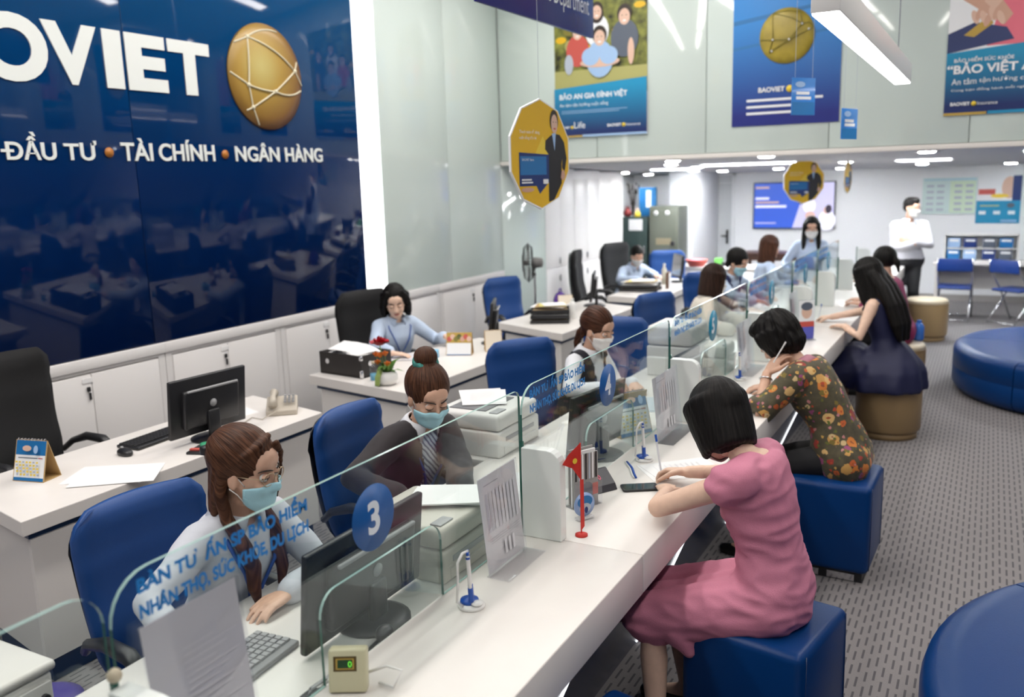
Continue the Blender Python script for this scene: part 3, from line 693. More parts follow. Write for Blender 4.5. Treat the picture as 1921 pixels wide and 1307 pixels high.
for y in (1.0, 2.2, 3.35, 4.83, 6.1, 7.37, 7.9, 9.1, 10.4):
    mb = MB(); n = V((0.925, 0, -0.38)) * 0.006
    P4 = [V(L(-0.985, y - 0.012, 0.64)), V(L(-0.985, y + 0.012, 0.64)), V(L(-1.245, y + 0.012, 0.012)), V(L(-1.245, y - 0.012, 0.012))]
    mb.grid([[P4[0] + n, P4[1] + n], [P4[3] + n, P4[2] + n]], smooth=False); mb.grid([[P4[0] - n, P4[0] + n], [P4[3] - n, P4[3] + n]], smooth=False); mb.grid([[P4[1] - n, P4[1] + n], [P4[2] - n, P4[2] + n]], smooth=False)
    mb.build('light_line', glow, ct)
sd = thing('staff_worktop', 'white staff worktop running behind the glass screens', 'worktop', (-1.67, 6.0, 0))
L2 = lambda x, y, z: (x + 1.67, y - 6.0, z)
for a, b in zip(ys, ys[1:]):
    MB().span(L2(-1.95, a + 0.001, 0.72), L2(-1.372, b - 0.001, 0.76), 0.004).build('worktop_slab', white_top, sd)
    MB().span(L2(-1.93, b - 0.03, 0.0), L2(-1.372, b - 0.01, 0.72)).build('side_panel', white_lam, sd)

def pane_mesh(parent, y0, y1, z0, z1, rl, rr, arch=None, name='pane', x0=0.0, th=0.008):
    pts = [(y0, z0)]
    def arc(cy, cz, r, a0, a1, n=6): return [(cy + r * math.cos(R(a0 + (a1 - a0) * k / n)), cz + r * math.sin(R(a0 + (a1 - a0) * k / n))) for k in range(n + 1)]
    pts += arc(y0 + rl, z1 - rl, rl, 180, 90) + arc(y1 - rr, z1 - rr, rr, 90, 0) + [(y1, z0)]
    if arch:
        a, b, h, r = arch
        pts += [(b, z0)] + arc(b - r, h - r, r, 0, 90) + arc(a + r, h - r, r, 90, 180) + [(a, z0)]
    t = bmesh.new()
    A = [t.verts.new((x0 - th / 2, y, z)) for y, z in pts]; B = [t.verts.new((x0 + th / 2, y, z)) for y, z in pts]
    fa = t.faces.new(A); fb = t.faces.new(B[::-1]); n = len(pts)
    for f in (fa, fb): f.material_index = 0
    for k in range(n):
        f = t.faces.new((A[k], B[k], B[(k + 1) % n], A[(k + 1) % n])); f.material_index = 2 if (abs(pts[k][0] - pts[(k + 1) % n][0]) < 0.002) else 1
    bmesh.ops.triangulate(t, faces=[fa, fb])
    bmesh.ops.recalc_face_normals(t, faces=t.faces)
    me = bpy.data.meshes.new(name); t.to_mesh(me); t.free()
    for m in (glass, green_edge, green_edge_dark): me.materials.append(m)
    return place(name, me, parent)
let_blue = mat('screen_letter_blue', (0.01, 0.22, 0.62), 0.45); disc_blue = mat('screen_disc_blue', (0.005, 0.10, 0.36), 0.4); disc_cyan = mat('screen_disc_cyan', (0.01, 0.25, 0.42), 0.4); disc_white = mat('screen_digit', (0.75, 0.80, 0.86), 0.5)
GM = lambda y, z: axes((0.0045, y, z), (0, 1, 0), (0, 0, 1), (1, 0, 0))
digits = [None, '3', '4', '5', '6', '7', '8']
who = ['with no number, cut off by the left edge', 'with number 3 in front of the woman with glasses', 'with number 4 in front of the woman in the white mask', 'with number 5 in front of the empty chair and printer', 'in front of the woman in the cream jacket', 'in front of the standing woman', 'next to last before the back wall']
for i in range(7):
    y0, y1 = ((0.30, ST[0] - 0.005) if i == 0 else (ST[i - 1] + 0.008, ST[i] - 0.005))
    t = thing('glass_screen', 'clear glass counter screen ' + who[i], 'glass screen', (-1.36, y0, 0.80), 0, 'glass screens on the counter')
    wd = y1 - y0
    arch = (wd * 0.345, wd * 0.68, 0.235, 0.06) if i else None
    pane_mesh(t, 0, wd, 0.001, 0.51, 0.09 if i else 0.05, 0.03 if i else 0.07, arch)
    if digits[i]:
        text('BÀN TƯ  ẤN SP BẢO HIỂM', let_blue, GM(0.06, 0.462), 0.47, 0.046, 0.045, parent=t)
        text('NHÂN THỌ, SỨC KHỎE, DU LỊCH', let_blue, GM(0.06, 0.403), 0.47, 0.048, 0.045, parent=t)
        cy = wd * 0.485
        nd = MB().lathe([(0.088, 0), (0.088, 0.0012)], n=40, M=GM(cy, 0.357)).build('number_disc', disc_blue if i < 3 else disc_cyan, t)
        text(digits[i], disc_white, GM(cy, 0.312) @ Matrix.Translation((0, 0, 0.0018)), None, 0.09, 0.03, align='C', parent=nd, name='digit')
mint = mat('mint_white_panel', (0.78, 0.81, 0.79), 0.25)
plab = ['in front of the near left corner', 'beside the price list near the red pennant', 'right of the woman in the white mask', 'behind the bent dark-haired customer', 'in front of the woman in the cream jacket', 'beside the writing hand of the navy dress customer', 'in front of the standing woman', 'farthest along the counter']
for i, y in enumerate(ST):
    t = thing('counter_partition', 'white round-cornered counter partition ' + plab[i], 'partition', (-1.36, y, 0.80), 0, 'white partitions between the counter places')
    w_ = 0.145
    M = axes((0, 0.022, 0), (1, 0, 0), (0, 0, 1), (0, -1, 0))
    MB().prism(rrect(w_, 0.315, 0.05, cx=w_ / 2 + 0.012, cy=0.1575, corners=(0, 1, 0, 0)), 0.0, 0.044, 0.003, M=M).build('panel', mint, t)
    MB().cyl((0.006, 0, 0.0), (0.006, 0, 0.33), 0.006, n=10).build('glass_post', green_edge_dark, t)
    if i == 0: MB().sph((0.006, 0, 0.335), 0.014, 8).build('post_cap', tan_pale, t)

# price list holders standing along the glass
def list_holder(label, x, y0, y1, h, z=0.80, pr='table', shade=paper):
    w_ = y1 - y0
    t = thing('list_holder', label, 'document holder', (x, (y0 + y1) / 2, z), 0, 'acrylic price list holders')
    tilt = Matrix.Rotation(R(-6), 4, 'Y')
    MB().box((0, 0, h / 2 + 0.003), (0.004, w_, h), 0.001, M=tilt).build('acrylic_front', acrylic, t)
    MB().box((0.03, 0, 0.002), (0.08, w_, 0.004), 0.001).build('acrylic_foot', acrylic, t)
    sh = MB().box((-0.004, 0, h / 2 + 0.003), (0.001, w_ - 0.012, h - 0.008), M=tilt).build('price_list', shade, t)
    A = Art(tilt @ axes((-0.0032, -w_ / 2, 0.0), (0, 1, 0), (0, 0, 1), (1, 0, 0)))
    if pr == 'table':
        A.r(w_ * 0.14, h * 0.90, w_ * 0.5, h * 0.91, grey_ink)
        for k in range(9): A.r(w_ * (0.14 + k * 0.088), h * 0.42, w_ * (0.20 + k * 0.088), h * 0.82, mat('pale_print', (0.74, 0.74, 0.77), 0.7) if k % 3 else mat('mid_print', (0.66, 0.66, 0.70), 0.7))
        for k in range(3): A.r(w_ * 0.14, h * (0.36 - 0.025 * k), w_ * 0.9, h * (0.364 - 0.025 * k), grey_ink)
        for k in range(3): A.r(w_ * (0.45 + k * 0.1), h * 0.12, w_ * (0.50 + k * 0.1), h * 0.27, mat('pale_print', (0.74, 0.74, 0.77), 0.7))
    else:
        for k in range(22): A.r(w_ * 0.35, h * (0.86 - k * 0.035), w_ * (0.90 - 0.12 * ((k * 7) % 3)), h * (0.866 - k * 0.035), mat('pale_print', (0.74, 0.74, 0.77), 0.7))
    A.build(t)
list_holder('large acrylic holder with a grey printed sheet at the near left', -1.30, 0.985, 1.235, 0.405, pr='text', shade=mat('greyish_paper', (0.74, 0.745, 0.77), 0.6))
list_holder('acrylic price list holder between the pen stand and the nearest full partition', -1.288, 2.18, 2.43, 0.31)
list_holder('acrylic price list holder behind the writing pink-dress customer', -1.27, 3.71, 4.06, 0.30)
list_holder('acrylic price list holder in front of the bent customer\'s head', -1.27, 5.22, 5.58, 0.31)
list_holder('acrylic price list holder farther along the counter past the bent customer', -1.27, 6.8, 7.1, 0.30)

# ================================================================ CHAIRS, STOOLS, SOFAS
def back_shape(w0, w1, h, r, th, bow, mat_, name, par, M, back=False):
    """padded backrest: local x forward, y across, z up; bows and wraps a little"""
    rows = []; nz, ny = 14, 12
    def pt(v, u, s):
        z = h * v; w_ = (w0 + (w1 - w0) * v) / 2
        if v > 1 - r / h: q = (v - (1 - r / h)) * h / r; w_ *= math.sqrt(max(0, 1 - (q ** 2.4) * 0.45))
        if v < r / h: q = (r / h - v) * h / r; w_ *= math.sqrt(max(0, 1 - (q ** 2.4) * 0.3))
        e = 1 - max(abs(2 * u - 1) ** 6, abs(2 * v - 1) ** 10) * 0.75
        x = bow * math.sin(v * PI) + 0.05 * (2 * u - 1) ** 2 - 0.06 * v
        if s > 0: x += 0.02 * math.exp(-((v - 0.28) / 0.14) ** 2) - 0.012 * math.exp(-((v - 0.80) / 0.05) ** 2)
        return V((x + s * th / 2 * e, w_ * (2 * u - 1), z))
    mb = MB()
    F = [[pt(v / nz, u / ny, 1) for u in range(ny + 1)] for v in range(nz + 1)]
    B = [[pt(v / nz, u / ny, -1) for u in range(ny + 1)] for v in range(nz + 1)]
    mb.grid(F, M=M); mb.grid([r_[::-1] for r_ in B], M=M)
    rim = lambda G: [G[0][u] for u in range(ny + 1)] + [G[v][ny] for v in range(1, nz + 1)] + [G[nz][u] for u in range(ny - 1, -1, -1)] + [G[v][0] for v in range(nz - 1, 0, -1)]
    f, b = rim(F), rim(B); mb.grid([f + [f[0]], b + [b[0]]], M=M)
    bmesh.ops.remove_doubles(mb.bm, verts=mb.bm.verts, dist=0.0006)
    return mb.build(name, mat_, par)
def office_chair(label, loc, rz, fab, tall=False, group='blue office chairs'):
    t = thing('office_chair', label, 'chair', loc, rz, group)
    bh = 0.72 if tall else 0.56; z0 = 0.47
    back_shape(0.44, 0.50 if not tall else 0.52, bh, 0.12, 0.085, -0.02, fab, 'backrest', t, Matrix.Translation((-0.215, 0, z0)))
    back_shape(0.40, 0.47 if not tall else 0.49, bh - 0.04, 0.12, 0.02, -0.02, dark_plastic, 'back_shell', t, Matrix.Translation((-0.265, 0, z0 + 0.01)))
    MB().box((0.02, 0, 0.415), (0.48, 0.49, 0.10), 0.045, 3).build('seat', fab, t)
    for s in (-1, 1):
        MB().tube([(-0.20, s * 0.255, 0.60), (-0.14, s * 0.275, 0.65), (-0.03, s * 0.28, 0.685), (0.09, s * 0.28, 0.68), (0.15, s * 0.28, 0.64), (0.155, s * 0.28, 0.56), (0.10, s * 0.27, 0.45), (0.04, s * 0.22, 0.39)], [0.016, 0.018, 0.024, 0.026, 0.024, 0.018, 0.016, 0.016], 8).build('armrest', dark_plastic, t)
    MB().cyl((0, 0, 0.10), (0, 0, 0.38), 0.028, n=12).build('gas_post', dark_plastic, t)
    for k in range(5):
        a = 2 * PI * k / 5 + 0.3; c, s = math.cos(a), math.sin(a)
        lg = MB().tube([(0, 0, 0.115), (c * 0.15, s * 0.15, 0.10), (c * 0.28, s * 0.28, 0.072)], [0.026, 0.02, 0.014], 6).build('base_leg', dark_plastic, t)
        MB().cyl((c * 0.285 - s * 0.022, s * 0.285 + c * 0.022, 0.03), (c * 0.285 + s * 0.022, s * 0.285 - c * 0.022, 0.03), 0.03, n=12).cyl((c * 0.285, s * 0.285, 0.03), (c * 0.285, s * 0.285, 0.078), 0.008, n=6).build('caster', dark_plastic, lg)
    return t
ch = office_chair('blue office chair of the woman with glasses', (-2.17, 1.80, 0), R(-6), blue_fab)
dup(ch, (-2.24, 3.0, 0), R(2), 'blue office chair of the woman in the dark blazer')
dup(ch, (-2.33, 4.62, 0), R(-34), 'blue office chair left of the woman in the white mask')
dup(ch, (-2.27, 5.55, 0), R(-84), 'empty blue office chair seen behind the number 4 glass')
dup(ch, (-2.26, 7.0, 0), R(-25), 'blue office chair of the woman in the cream jacket')
dup(ch, (-2.40, 8.70, 0), R(-50), 'blue office chair of the staff member in the dark vest')
dup(ch, (-4.17, 7.80, 0), R(-22), 'empty blue office chair behind the desk with letter trays')
dup(ch, (-3.70, 11.15, 0), R(-70), 'blue office chair in front of the green steel cabinets')
bc = office_chair('big empty black chair at the nearest desk', (-4.27, 2.72, 0), R(4), black_mesh, True, 'black office chairs')
dup(bc, (-4.08, 5.42, 0), R(-14), 'black office chair of the woman at the rose desk')
dup(bc, (-3.96, 9.40, 0), R(14), 'black office chair seen edge-on beside the masked man', )
dup(bc, (-3.98, 10.45, 0), R(-22), 'black office chair of the masked man at the back desk')

# cube stools
def cube_stool(label, loc, rz):
    t = thing('cube_stool', label, 'stool', loc, rz, 'blue cube stools at the counter')
    MB().box((0, 0, 0.275), (0.43, 0.43, 0.45), 0.032, 4).build('padded_body', blue_leather, t)
    MB().box((0, 0, 0.025), (0.37, 0.37, 0.05)).build('plinth', dark_plastic, t)
    for s in (-1, 1):
        MB().box((s * 0.085, -0.188, 0.022), (0.13, 0.004, 0.035)).build('foot_plate', chrome, t)
    for k, (sx, sy) in enumerate(((1, 1), (1, -1), (-1, 1), (-1, -1))):
        MB().tube([(sx * 0.2145, sy * 0.18, 0.49 - 0.03 * 0)] + [(sx * 0.2155, sy * 0.185, 0.2)] + [(sx * 0.2145, sy * 0.185, 0.07)], 0.0025, 5).build('seam', navy_lam, t)
    return t
cube_stool('blue cube stool under the customer in the pink dress', (-0.60, 2.89, 0), R(-11))
cube_stool('blue cube stool under the customer in the floral blouse', (-0.625, 4.55, 0), R(-2))
cube_stool('blue cube stool at the bottom edge beside the counter', (-0.76, 2.0, 0), R(-14))
def drum_stool(label, loc, r=0.235):
    t = thing('drum_stool', label, 'stool', loc, 0, 'tan drum stools at the counter')
    MB().lathe([(r * 0.93, 0.05), (r, 0.075), (r, 0.42), (r * 0.995, 0.44)], n=36).build('side', tan_leather, t)
    MB().lathe([(r * 0.995, 0.44), (r * 0.97, 0.475), (r * 0.9, 0.492), (0.001, 0.50)], n=36).build('cushion', tan_pale, t)
    MB().lathe([(r * 0.90, 0.0), (r * 0.90, 0.05)], n=36).build('plinth', tan_leather, t)
    MB().tube([(r * 1.003 * math.cos(2 * PI * k / 36), r * 1.003 * math.sin(2 * PI * k / 36), 0.44) for k in range(36)], 0.004, 5, closed=True).build('piping', tan_leather, t)
drum_stool('tan drum stool under the customer in the navy dress', (-0.60, 7.12, 0))
drum_stool('tan drum stool under the customer in magenta', (-0.66, 8.42, 0))
drum_stool('empty tan drum stool beside the standing man', (-0.60, 11.45, 0))
def round_sofa(label, loc, r, rz):
    t = thing('round_sofa', label, 'sofa', loc, rz, 'round blue sofas')
    N = 6
    for k in range(N):
        a0, a1 = 2 * PI * k / N + 0.004, 2 * PI * (k + 1) / N - 0.004
        prof = [(0.30, 0.02), (r - 0.05, 0.02), (r - 0.02, 0.05), (r, 0.09), (r, 0.22), (r - 0.006, 0.228), (r, 0.236), (r, 0.36), (r - 0.012, 0.40), (r - 0.05, 0.424), (r - 0.12, 0.43), (0.42, 0.425), (0.30, 0.42)]
        rows = [[V((q * math.cos(a0 + (a1 - a0) * j / 12), q * math.sin(a0 + (a1 - a0) * j / 12), z)) for q, z in prof + [prof[0]]] for j in range(13)]
        mb = MB(); mb.grid(rows)
        for row in (rows[0], rows[-1]):
            tt = bmesh.new(); tt.faces.new([tt.verts.new(p) for p in row[:-1]]); mb.take(tt)
        mb.build('seat_segment', blue_leather, t)
    MB().lathe([(0.44, 0.42), (0.42, 0.46), (0.36, 0.80), (0.33, 0.84), (0.001, 0.85)], n=36).build('centre_backrest', blue_leather, t)
    MB().lathe([(r - 0.10, 0.0), (r - 0.10, 0.02)], n=36).build('plinth', dark_plastic, t)
    for k in range(6):
        a = 2 * PI * k / 6 + 0.5; MB().box((math.cos(a) * (r - 0.06), math.sin(a) * (r - 0.06), 0.012), (0.05, 0.05, 0.024), rz=a).build('foot', chrome, t)
round_sofa('round blue sofa at the lower right corner', (1.06, 2.98, 0), 1.17, R(22))
round_sofa('round blue sofa farther back at the right edge', (1.01, 9.05, 0), 1.24, R(-8))
# folding chairs
def folding_chair(label, loc, rz):
    t = thing('folding_chair', label, 'chair', loc, rz, 'blue folding chairs by the white table')
    bl = mat('folding_blue', (0.008, 0.04, 0.22), 0.4)
    MB().box((0, 0.0, 0.445), (0.40, 0.38, 0.035), 0.014).build('seat', bl, t)
    MB().box((0, -0.23, 0.755), (0.42, 0.025, 0.17), 0.01).build('backrest', bl, t)
    for s in (-1, 1):
        MB().tube([(s * 0.205, -0.24, 0.84), (s * 0.205, -0.215, 0.70), (s * 0.205, 0.0, 0.42), (s * 0.205, 0.22, 0.02)], 0.011, 8).build('leg', chrome, t)
        MB().tube([(s * 0.19, 0.12, 0.43), (s * 0.19, -0.02, 0.25), (s * 0.19, -0.24, 0.02)], 0.011, 8).build('leg', chrome, t)
    MB().tube([(-0.205, 0.2, 0.05), (0.205, 0.2, 0.05)], 0.008, 6).build('stretcher', chrome, t); MB().tube([(-0.19, -0.23, 0.03), (0.19, -0.23, 0.03)], 0.008, 6).build('stretcher', chrome, t)
    return t
fc = folding_chair('blue folding chair nearer the standing man', (-0.36, 13.08, 0), R(-2))
dup(fc, (0.34, 12.95, 0), R(-38), 'blue folding chair at the right edge, turned sideways')
t = thing('white_table', 'long white table with brochure rack at the back right', 'table', (0.35, 13.5, 0))
MB().span((-1.0, -0.26, 0.715), (1.4, 0.26, 0.75), 0.004).build('tabletop', white_top, t)
for x in (-0.95, 1.35): MB().span((x - 0.02, -0.22, 0), (x + 0.02, 0.22, 0.715)).build('leg_panel', white_lam, t)
MB().span((-0.93, 0.2, 0.35), (1.33, 0.22, 0.7)).build('modesty_panel', white_lam, t)
t = thing('brochure_rack', 'white two-tier brochure rack standing on the white table', 'rack', (-0.09, 13.60, 0.75))
MB().span((-0.43, 0.08, 0), (0.43, 0.10, 0.36)).span((-0.45, -0.1, 0), (-0.43, 0.10, 0.36)).span((0.43, -0.1, 0), (0.45, 0.10, 0.36)).span((-0.43, -0.1, 0.0), (0.43, 0.08, 0.015)).span((-0.43, -0.06, 0.16), (0.43, 0.08, 0.175)).span((-0.45, -0.1, 0.345), (0.45, 0.1, 0.36)).build('frame', white_plastic, t)
k = 0
for z, y in ((0.02, -0.06), (0.18, -0.03)):
    for j, x in enumerate((-0.33, -0.13, 0.10, 0.30)):
        b = tag(MB().box((-0.09 + x, 13.60 + y, 0.75 + z + 0.065), (0.16, 0.02, 0.13), 0.002).build('brochure_stack', [P_BLUE, P_LBLUE, P_NAVY, P_GREY][(j + k) % 4]), ('leftmost', 'second from left', 'second from right', 'rightmost')[j] + ' brochure stack on the ' + ('lower', 'upper')[k] + ' tier of the white rack', 'brochures', 'brochures in the white rack')
        MB().box((0, -0.0102, 0.03), (0.12, 0.001, 0.03)).build('cover_print', P_WHITE, b)
        b.data.transform(Matrix.Translation((0.09 - x, -13.60 - y, -0.75 - z - 0.065))); b.location = (-0.09 + x, 13.60 + y, 0.75 + z + 0.065)
    k += 1
t = thing('wooden_table', 'small dark wooden table below the wall television', 'table', (-2.85, 13.6, 0))
bw = mat('dark_wood', (0.05, 0.02, 0.012), 0.35, var=0.3, bscale=8, stretch=(1, 8, 1))
MB().span((-0.45, -0.25, 0.80), (0.45, 0.25, 0.835), 0.004).build('tabletop', bw, t)
for sx in (-1, 1):
    for sy in (-1, 1): MB().box((sx * 0.40, sy * 0.2, 0.40), (0.05, 0.05, 0.80)).build('leg', bw, t)
MB().span((-0.4, -0.22, 0.72), (0.4, -0.2, 0.80)).build('apron', bw, t)
# ================================================================ OFFICE THINGS
MB().span(L2(-2.28, 3.29, 0.72), L2(-1.951, 3.80, 0.76), 0.004).build('side_return', white_top, sd)
MB().span(L2(-2.26, 3.76, 0.0), L2(-1.96, 3.78, 0.72)).build('side_panel', white_lam, sd)
def monitor(label, loc, rz, w_=0.52, h=0.31, lift=0.09, lit=False, group='computer monitors'):
    """screen faces local +x"""
    t = thing('monitor', label, 'monitor', loc, rz, group)
    T = Matrix.Translation((0, 0, lift)) @ Matrix.Rotation(R(-6), 4, 'Y')
    pn = MB().box((0, 0, h / 2), (0.022, w_, h), 0.006, M=T).build('panel', dark_plastic, t)
    MB().box((0.0115, 0, h / 2 + 0.006), (0.001, w_ - 0.03, h - 0.035), M=T).build('screen', black_glass if not lit else mat('lit_screen', (0.55, 0.62, 0.72), 0.2, emit=0.6), pn)
    MB().box((-0.022, 0, h * 0.47), (0.035, w_ * 0.72, h * 0.66), 0.012, M=T).build('back_cover', dark_plastic, t)
    MB().box((-0.042, 0, h * 0.80), (0.012, w_ * 0.66, 0.012), 0.004, M=T).build('back_ridge', grey_plastic, t)
    MB().lathe([(0.02, 0), (0.02, 0.003)], n=16, M=T @ axes((-0.0405, 0, h * 0.52), (0, 1, 0), (0, 0, 1), (-1, 0, 0))).build('round_badge', grey_plastic, t)
    MB().box((-0.05, 0, (lift + h * 0.4) / 2 + 0.005), (0.025, 0.07, lift + h * 0.35), 0.008).build('neck', dark_plastic, t)
    MB().lathe([(0.11, 0), (0.11, 0.008), (0.09, 0.016), (0.001, 0.02)], c=(-0.03, 0, 0), n=24).build('foot', dark_plastic, t)
    return t
def keyboard(label, loc, rz, m=dark_plastic):
    t = thing('keyboard', label, 'keyboard', loc, rz, 'keyboards')
    MB().box((0, 0, 0.009), (0.15, 0.43, 0.016), 0.005).build('base', m, t)
    mb = MB()
    for r_ in range(5):
        for c_ in range(20): mb.box((-0.055 + r_ * 0.024, -0.198 + c_ * 0.0208, 0.020), (0.018, 0.016, 0.007))
    tag(mb.build('keys', grey_plastic if m is not dark_plastic else mat('black_keys', (0.03, 0.03, 0.032), 0.5), t), kind='stuff')
    return t
def mouse(label, loc, rz):
    t = thing('computer_mouse', label, 'mouse', loc, rz)
    MB().sph((0, 0, 0.012), (0.055, 0.03, 0.022), 10).build('shell', dark_plastic, t); MB().cyl((0.025, -0.005, 0.032), (0.025, 0.005, 0.032), 0.008, n=10).build('wheel', grey_plastic, t)
def tent(label, loc, rz, w_=0.17, h=0.17, kind='cal'):
    """desk calendar, front faces local -y"""
    t = thing('desk_calendar', label, 'calendar', loc, rz, 'standing desk calendars')
    a = R(17)
    MF = axes((0, -0.055, 0), (1, 0, 0), (0, math.sin(a), math.cos(a)), (0, -math.cos(a), math.sin(a)))
    MB_ = axes((0, 0.055, 0), (-1, 0, 0), (0, -math.sin(a), math.cos(a)), (0, math.cos(a), math.sin(a)))
    hh = 0.06 / math.sin(a) * 0.95 if False else h
    MB().prism(rrect(w_, hh, 0.0, cy=hh / 2), -0.003, 0, M=MF).build('front_board', tan_card, t)
    MB().prism(rrect(w_, hh, 0.0, cy=hh / 2), -0.003, 0, M=MB_).build('back_board', tan_card, t)
    MB().box((0, 0, 0.002), (w_, 0.10, 0.003)).build('bottom_strip', tan_card, t)
    A = Art(MF); w2 = w_ / 2 - 0.004
    if kind == 'cal':
        A.r(-w2, 0.004, w2, hh - 0.002, P_WHITE); A.r(-w2, hh * 0.64, w2, hh - 0.002, P_BLUE); A.r(-w2, 0.004, w2, hh * 0.10, P_BLUE)
        A.r(-w2 * 0.8, hh * 0.56, w2 * 0.5, hh * 0.58, P_GREY); A.r(w2 * 0.55, hh * 0.56, w2 * 0.85, hh * 0.58, P_RED)
        for i in range(5):
            for j in range(7): A.r(-w2 * 0.82 + j * w2 * 0.235, hh * (0.15 + i * 0.075), -w2 * 0.82 + j * w2 * 0.235 + w2 * 0.14, hh * (0.19 + i * 0.075), P_YEL2 if (i * 7 + j) % 3 else P_LGREY)
        A.e(-w2 * 0.1, hh * 0.80, w2 * 0.3, hh * 0.07, P_SKIN2); A.e(w2 * 0.5, hh * 0.78, w2 * 0.15, hh * 0.1, P_LBLUE)
    elif kind == 'photo':
        A.r(-w2, 0.004, w2, hh * 0.55, P_WHITE); A.r(-w2, hh * 0.55, w2, hh, P_GOLD)
        for k in range(7): A.e(-w2 * 0.8 + k * w2 * 0.27, hh * (0.72 + 0.1 * (k % 2)), w2 * 0.2, hh * 0.12, [P_RED, P_SKIN2, P_OLIVE, P_LEAF, P_SKIN][k % 5], n=10)
        A.r(-w2, 0.003, w2, hh * 0.05, P_BLUE)
    else: A.r(-w2, 0.004, w2, hh - 0.002, mat('cream_card', (0.74, 0.66, 0.54), 0.6))
    A.build(t)
    mb = MB()
    for k in range(9): mb.tube([(-w_ * 0.42 + k * w_ * 0.105, 0.006 * math.cos(q), hh * math.cos(a) + 0.001 + 0.006 * math.sin(q)) for q in [j * PI / 3 for j in range(6)]], 0.0009, 4, closed=True)
    mb.build('ring_binding', chrome, t)
    return t
def papers(label, loc, rz, n=1, w_=0.21, h=0.297, m=paper, th=0.0015, lined=False, group='loose papers'):
    t = thing('paper_sheets', label, 'paper', loc, rz, group)
    for k in range(n):
        MB().box((0.012 * k * (-1) ** k, 0.018 * k, th * (k + 0.5)), (w_, h, th), rz=0.09 * k).build('sheet', m, t)
    if lined:
        A = Art(Matrix.Translation((0, 0, th * n)))
        for k in range(9): A.r(-w_ * 0.36, -h * 0.3 + k * 0.024, w_ * (0.36 - 0.1 * (k % 2)), -h * 0.3 + k * 0.024 + 0.004, mat('pale_print', (0.74, 0.74, 0.77), 0.7))
        A.build(t)
    return t
def tray_stack(label, loc, rz, n, w_=0.26, d=0.34, heap=True):
    t = thing('letter_trays', label, 'letter trays', loc, rz, 'black letter trays')
    for k in range(n):
        z = k * 0.045
        M_ = Matrix.Translation((0.006 * (k % 2), 0, z)) @ Matrix.Rotation(0.02 * (k - 1), 4, 'Z')
        MB().box((0, 0, 0.004), (w_, d, 0.006), M=M_).box((-w_ / 2, 0, 0.018), (0.006, d, 0.03), M=M_).box((w_ / 2, 0, 0.018), (0.006, d, 0.03), M=M_).box((0, d / 2, 0.018), (w_, 0.006, 0.03), M=M_).box((0, -d / 2, 0.01), (w_, 0.006, 0.014), M=M_).build('tray', dark_plastic, t)
        MB().box((0, 0, 0.022), (w_ * 0.86, d * 0.9, 0.022), 0.003, M=M_).build('paper_stack', [mat('file_brown', (0.34, 0.25, 0.14), 0.7), paper][k % 2], t)
    if heap:
        for k, m in enumerate((paper, tan_card, mat('yellow_paper', (0.72, 0.66, 0.22), 0.6), paper)):
            MB().box((0.02 * (k - 1.5), 0.012 * k, n * 0.045 + 0.006 + k * 0.007), (w_ * (0.95 - 0.08 * k), d * (0.9 - 0.1 * k), 0.005), rz=0.15 * (k - 1.5)).build('sheet', m, t)
    return t
# ---- nearest desk
monitor('dark monitor with its back turned on the nearest desk', (-3.47, 3.09, 0.75), R(176), 0.47, 0.30, 0.04)
keyboard('black keyboard half hidden behind the nearest desk monitor', (-3.70, 2.98, 0.75), R(4))
mouse('black mouse at the end of the near desk keyboard', (-3.62, 2.70, 0.75), R(170))
tent('standing blue and white calendar at the left edge', (-3.70, 2.30, 0.75), R(14), 0.165, 0.185)
papers('loose white papers fanned out on the nearest desk', (-3.42, 2.47, 0.75), R(-62), 3, 0.24, 0.36)
papers('sheet of white paper behind the near desk monitor', (-3.76, 3.52, 0.75), R(70), 2, lined=True)
t = thing('desk_telephone', 'beige desk telephone at the end of the nearest desk', 'telephone', (-3.47, 3.63, 0.75), R(40))
tel = mat('beige_plastic', (0.48, 0.43, 0.36), 0.45)
MB().prism([(-0.09, 0), (0.09, 0), (0.09, 0.075), (-0.09, 0.03)], -0.085, 0.085, 0.006, M=axes((0, 0, 0), (0, 1, 0), (0, 0, 1), (1, 0, 0))).build('base', tel, t)
MB().tube([(-0.045, -0.09, 0.06), (-0.045, -0.06, 0.085), (-0.045, 0.0, 0.095), (-0.045, 0.06, 0.10), (-0.045, 0.10, 0.09)], [0.026, 0.022, 0.014, 0.022, 0.026], 10).build('handset', tel, t)
mb = MB()
for i in range(4):
    for j in range(3): mb.box((0.02 + j * 0.022, -0.03 + i * 0.022, 0.066 + 0.0055 * i), (0.014, 0.014, 0.012))
tag(mb.build('buttons', grey_plastic, t), kind='stuff')
MB().tube([(-0.03, -0.1, 0.03), (-0.10, -0.16, 0.006), (-0.16, -0.10, 0.006), (-0.20, -0.22, 0.006), (-0.14, -0.34, 0.006)], 0.003, 6).build('cord', tel, t)
t = thing('pen_tray', 'small dark tray with a green tape roll below the near monitor', 'tray', (-3.315, 2.90, 0.75), R(20))
MB().box((0, 0, 0.006), (0.10, 0.13, 0.012), 0.003).build('tray', dark_plastic, t)
MB().lathe([(0.012, 0), (0.026, 0), (0.026, 0.022), (0.012, 0.022)], c=(0.01, 0.02, 0.012), n=16).build('tape_roll', mat('green_plastic', (0.05, 0.35, 0.18), 0.4), t); MB().box((-0.02, -0.03, 0.016), (0.05, 0.02, 0.012), 0.003).build('eraser', P_RED, t)
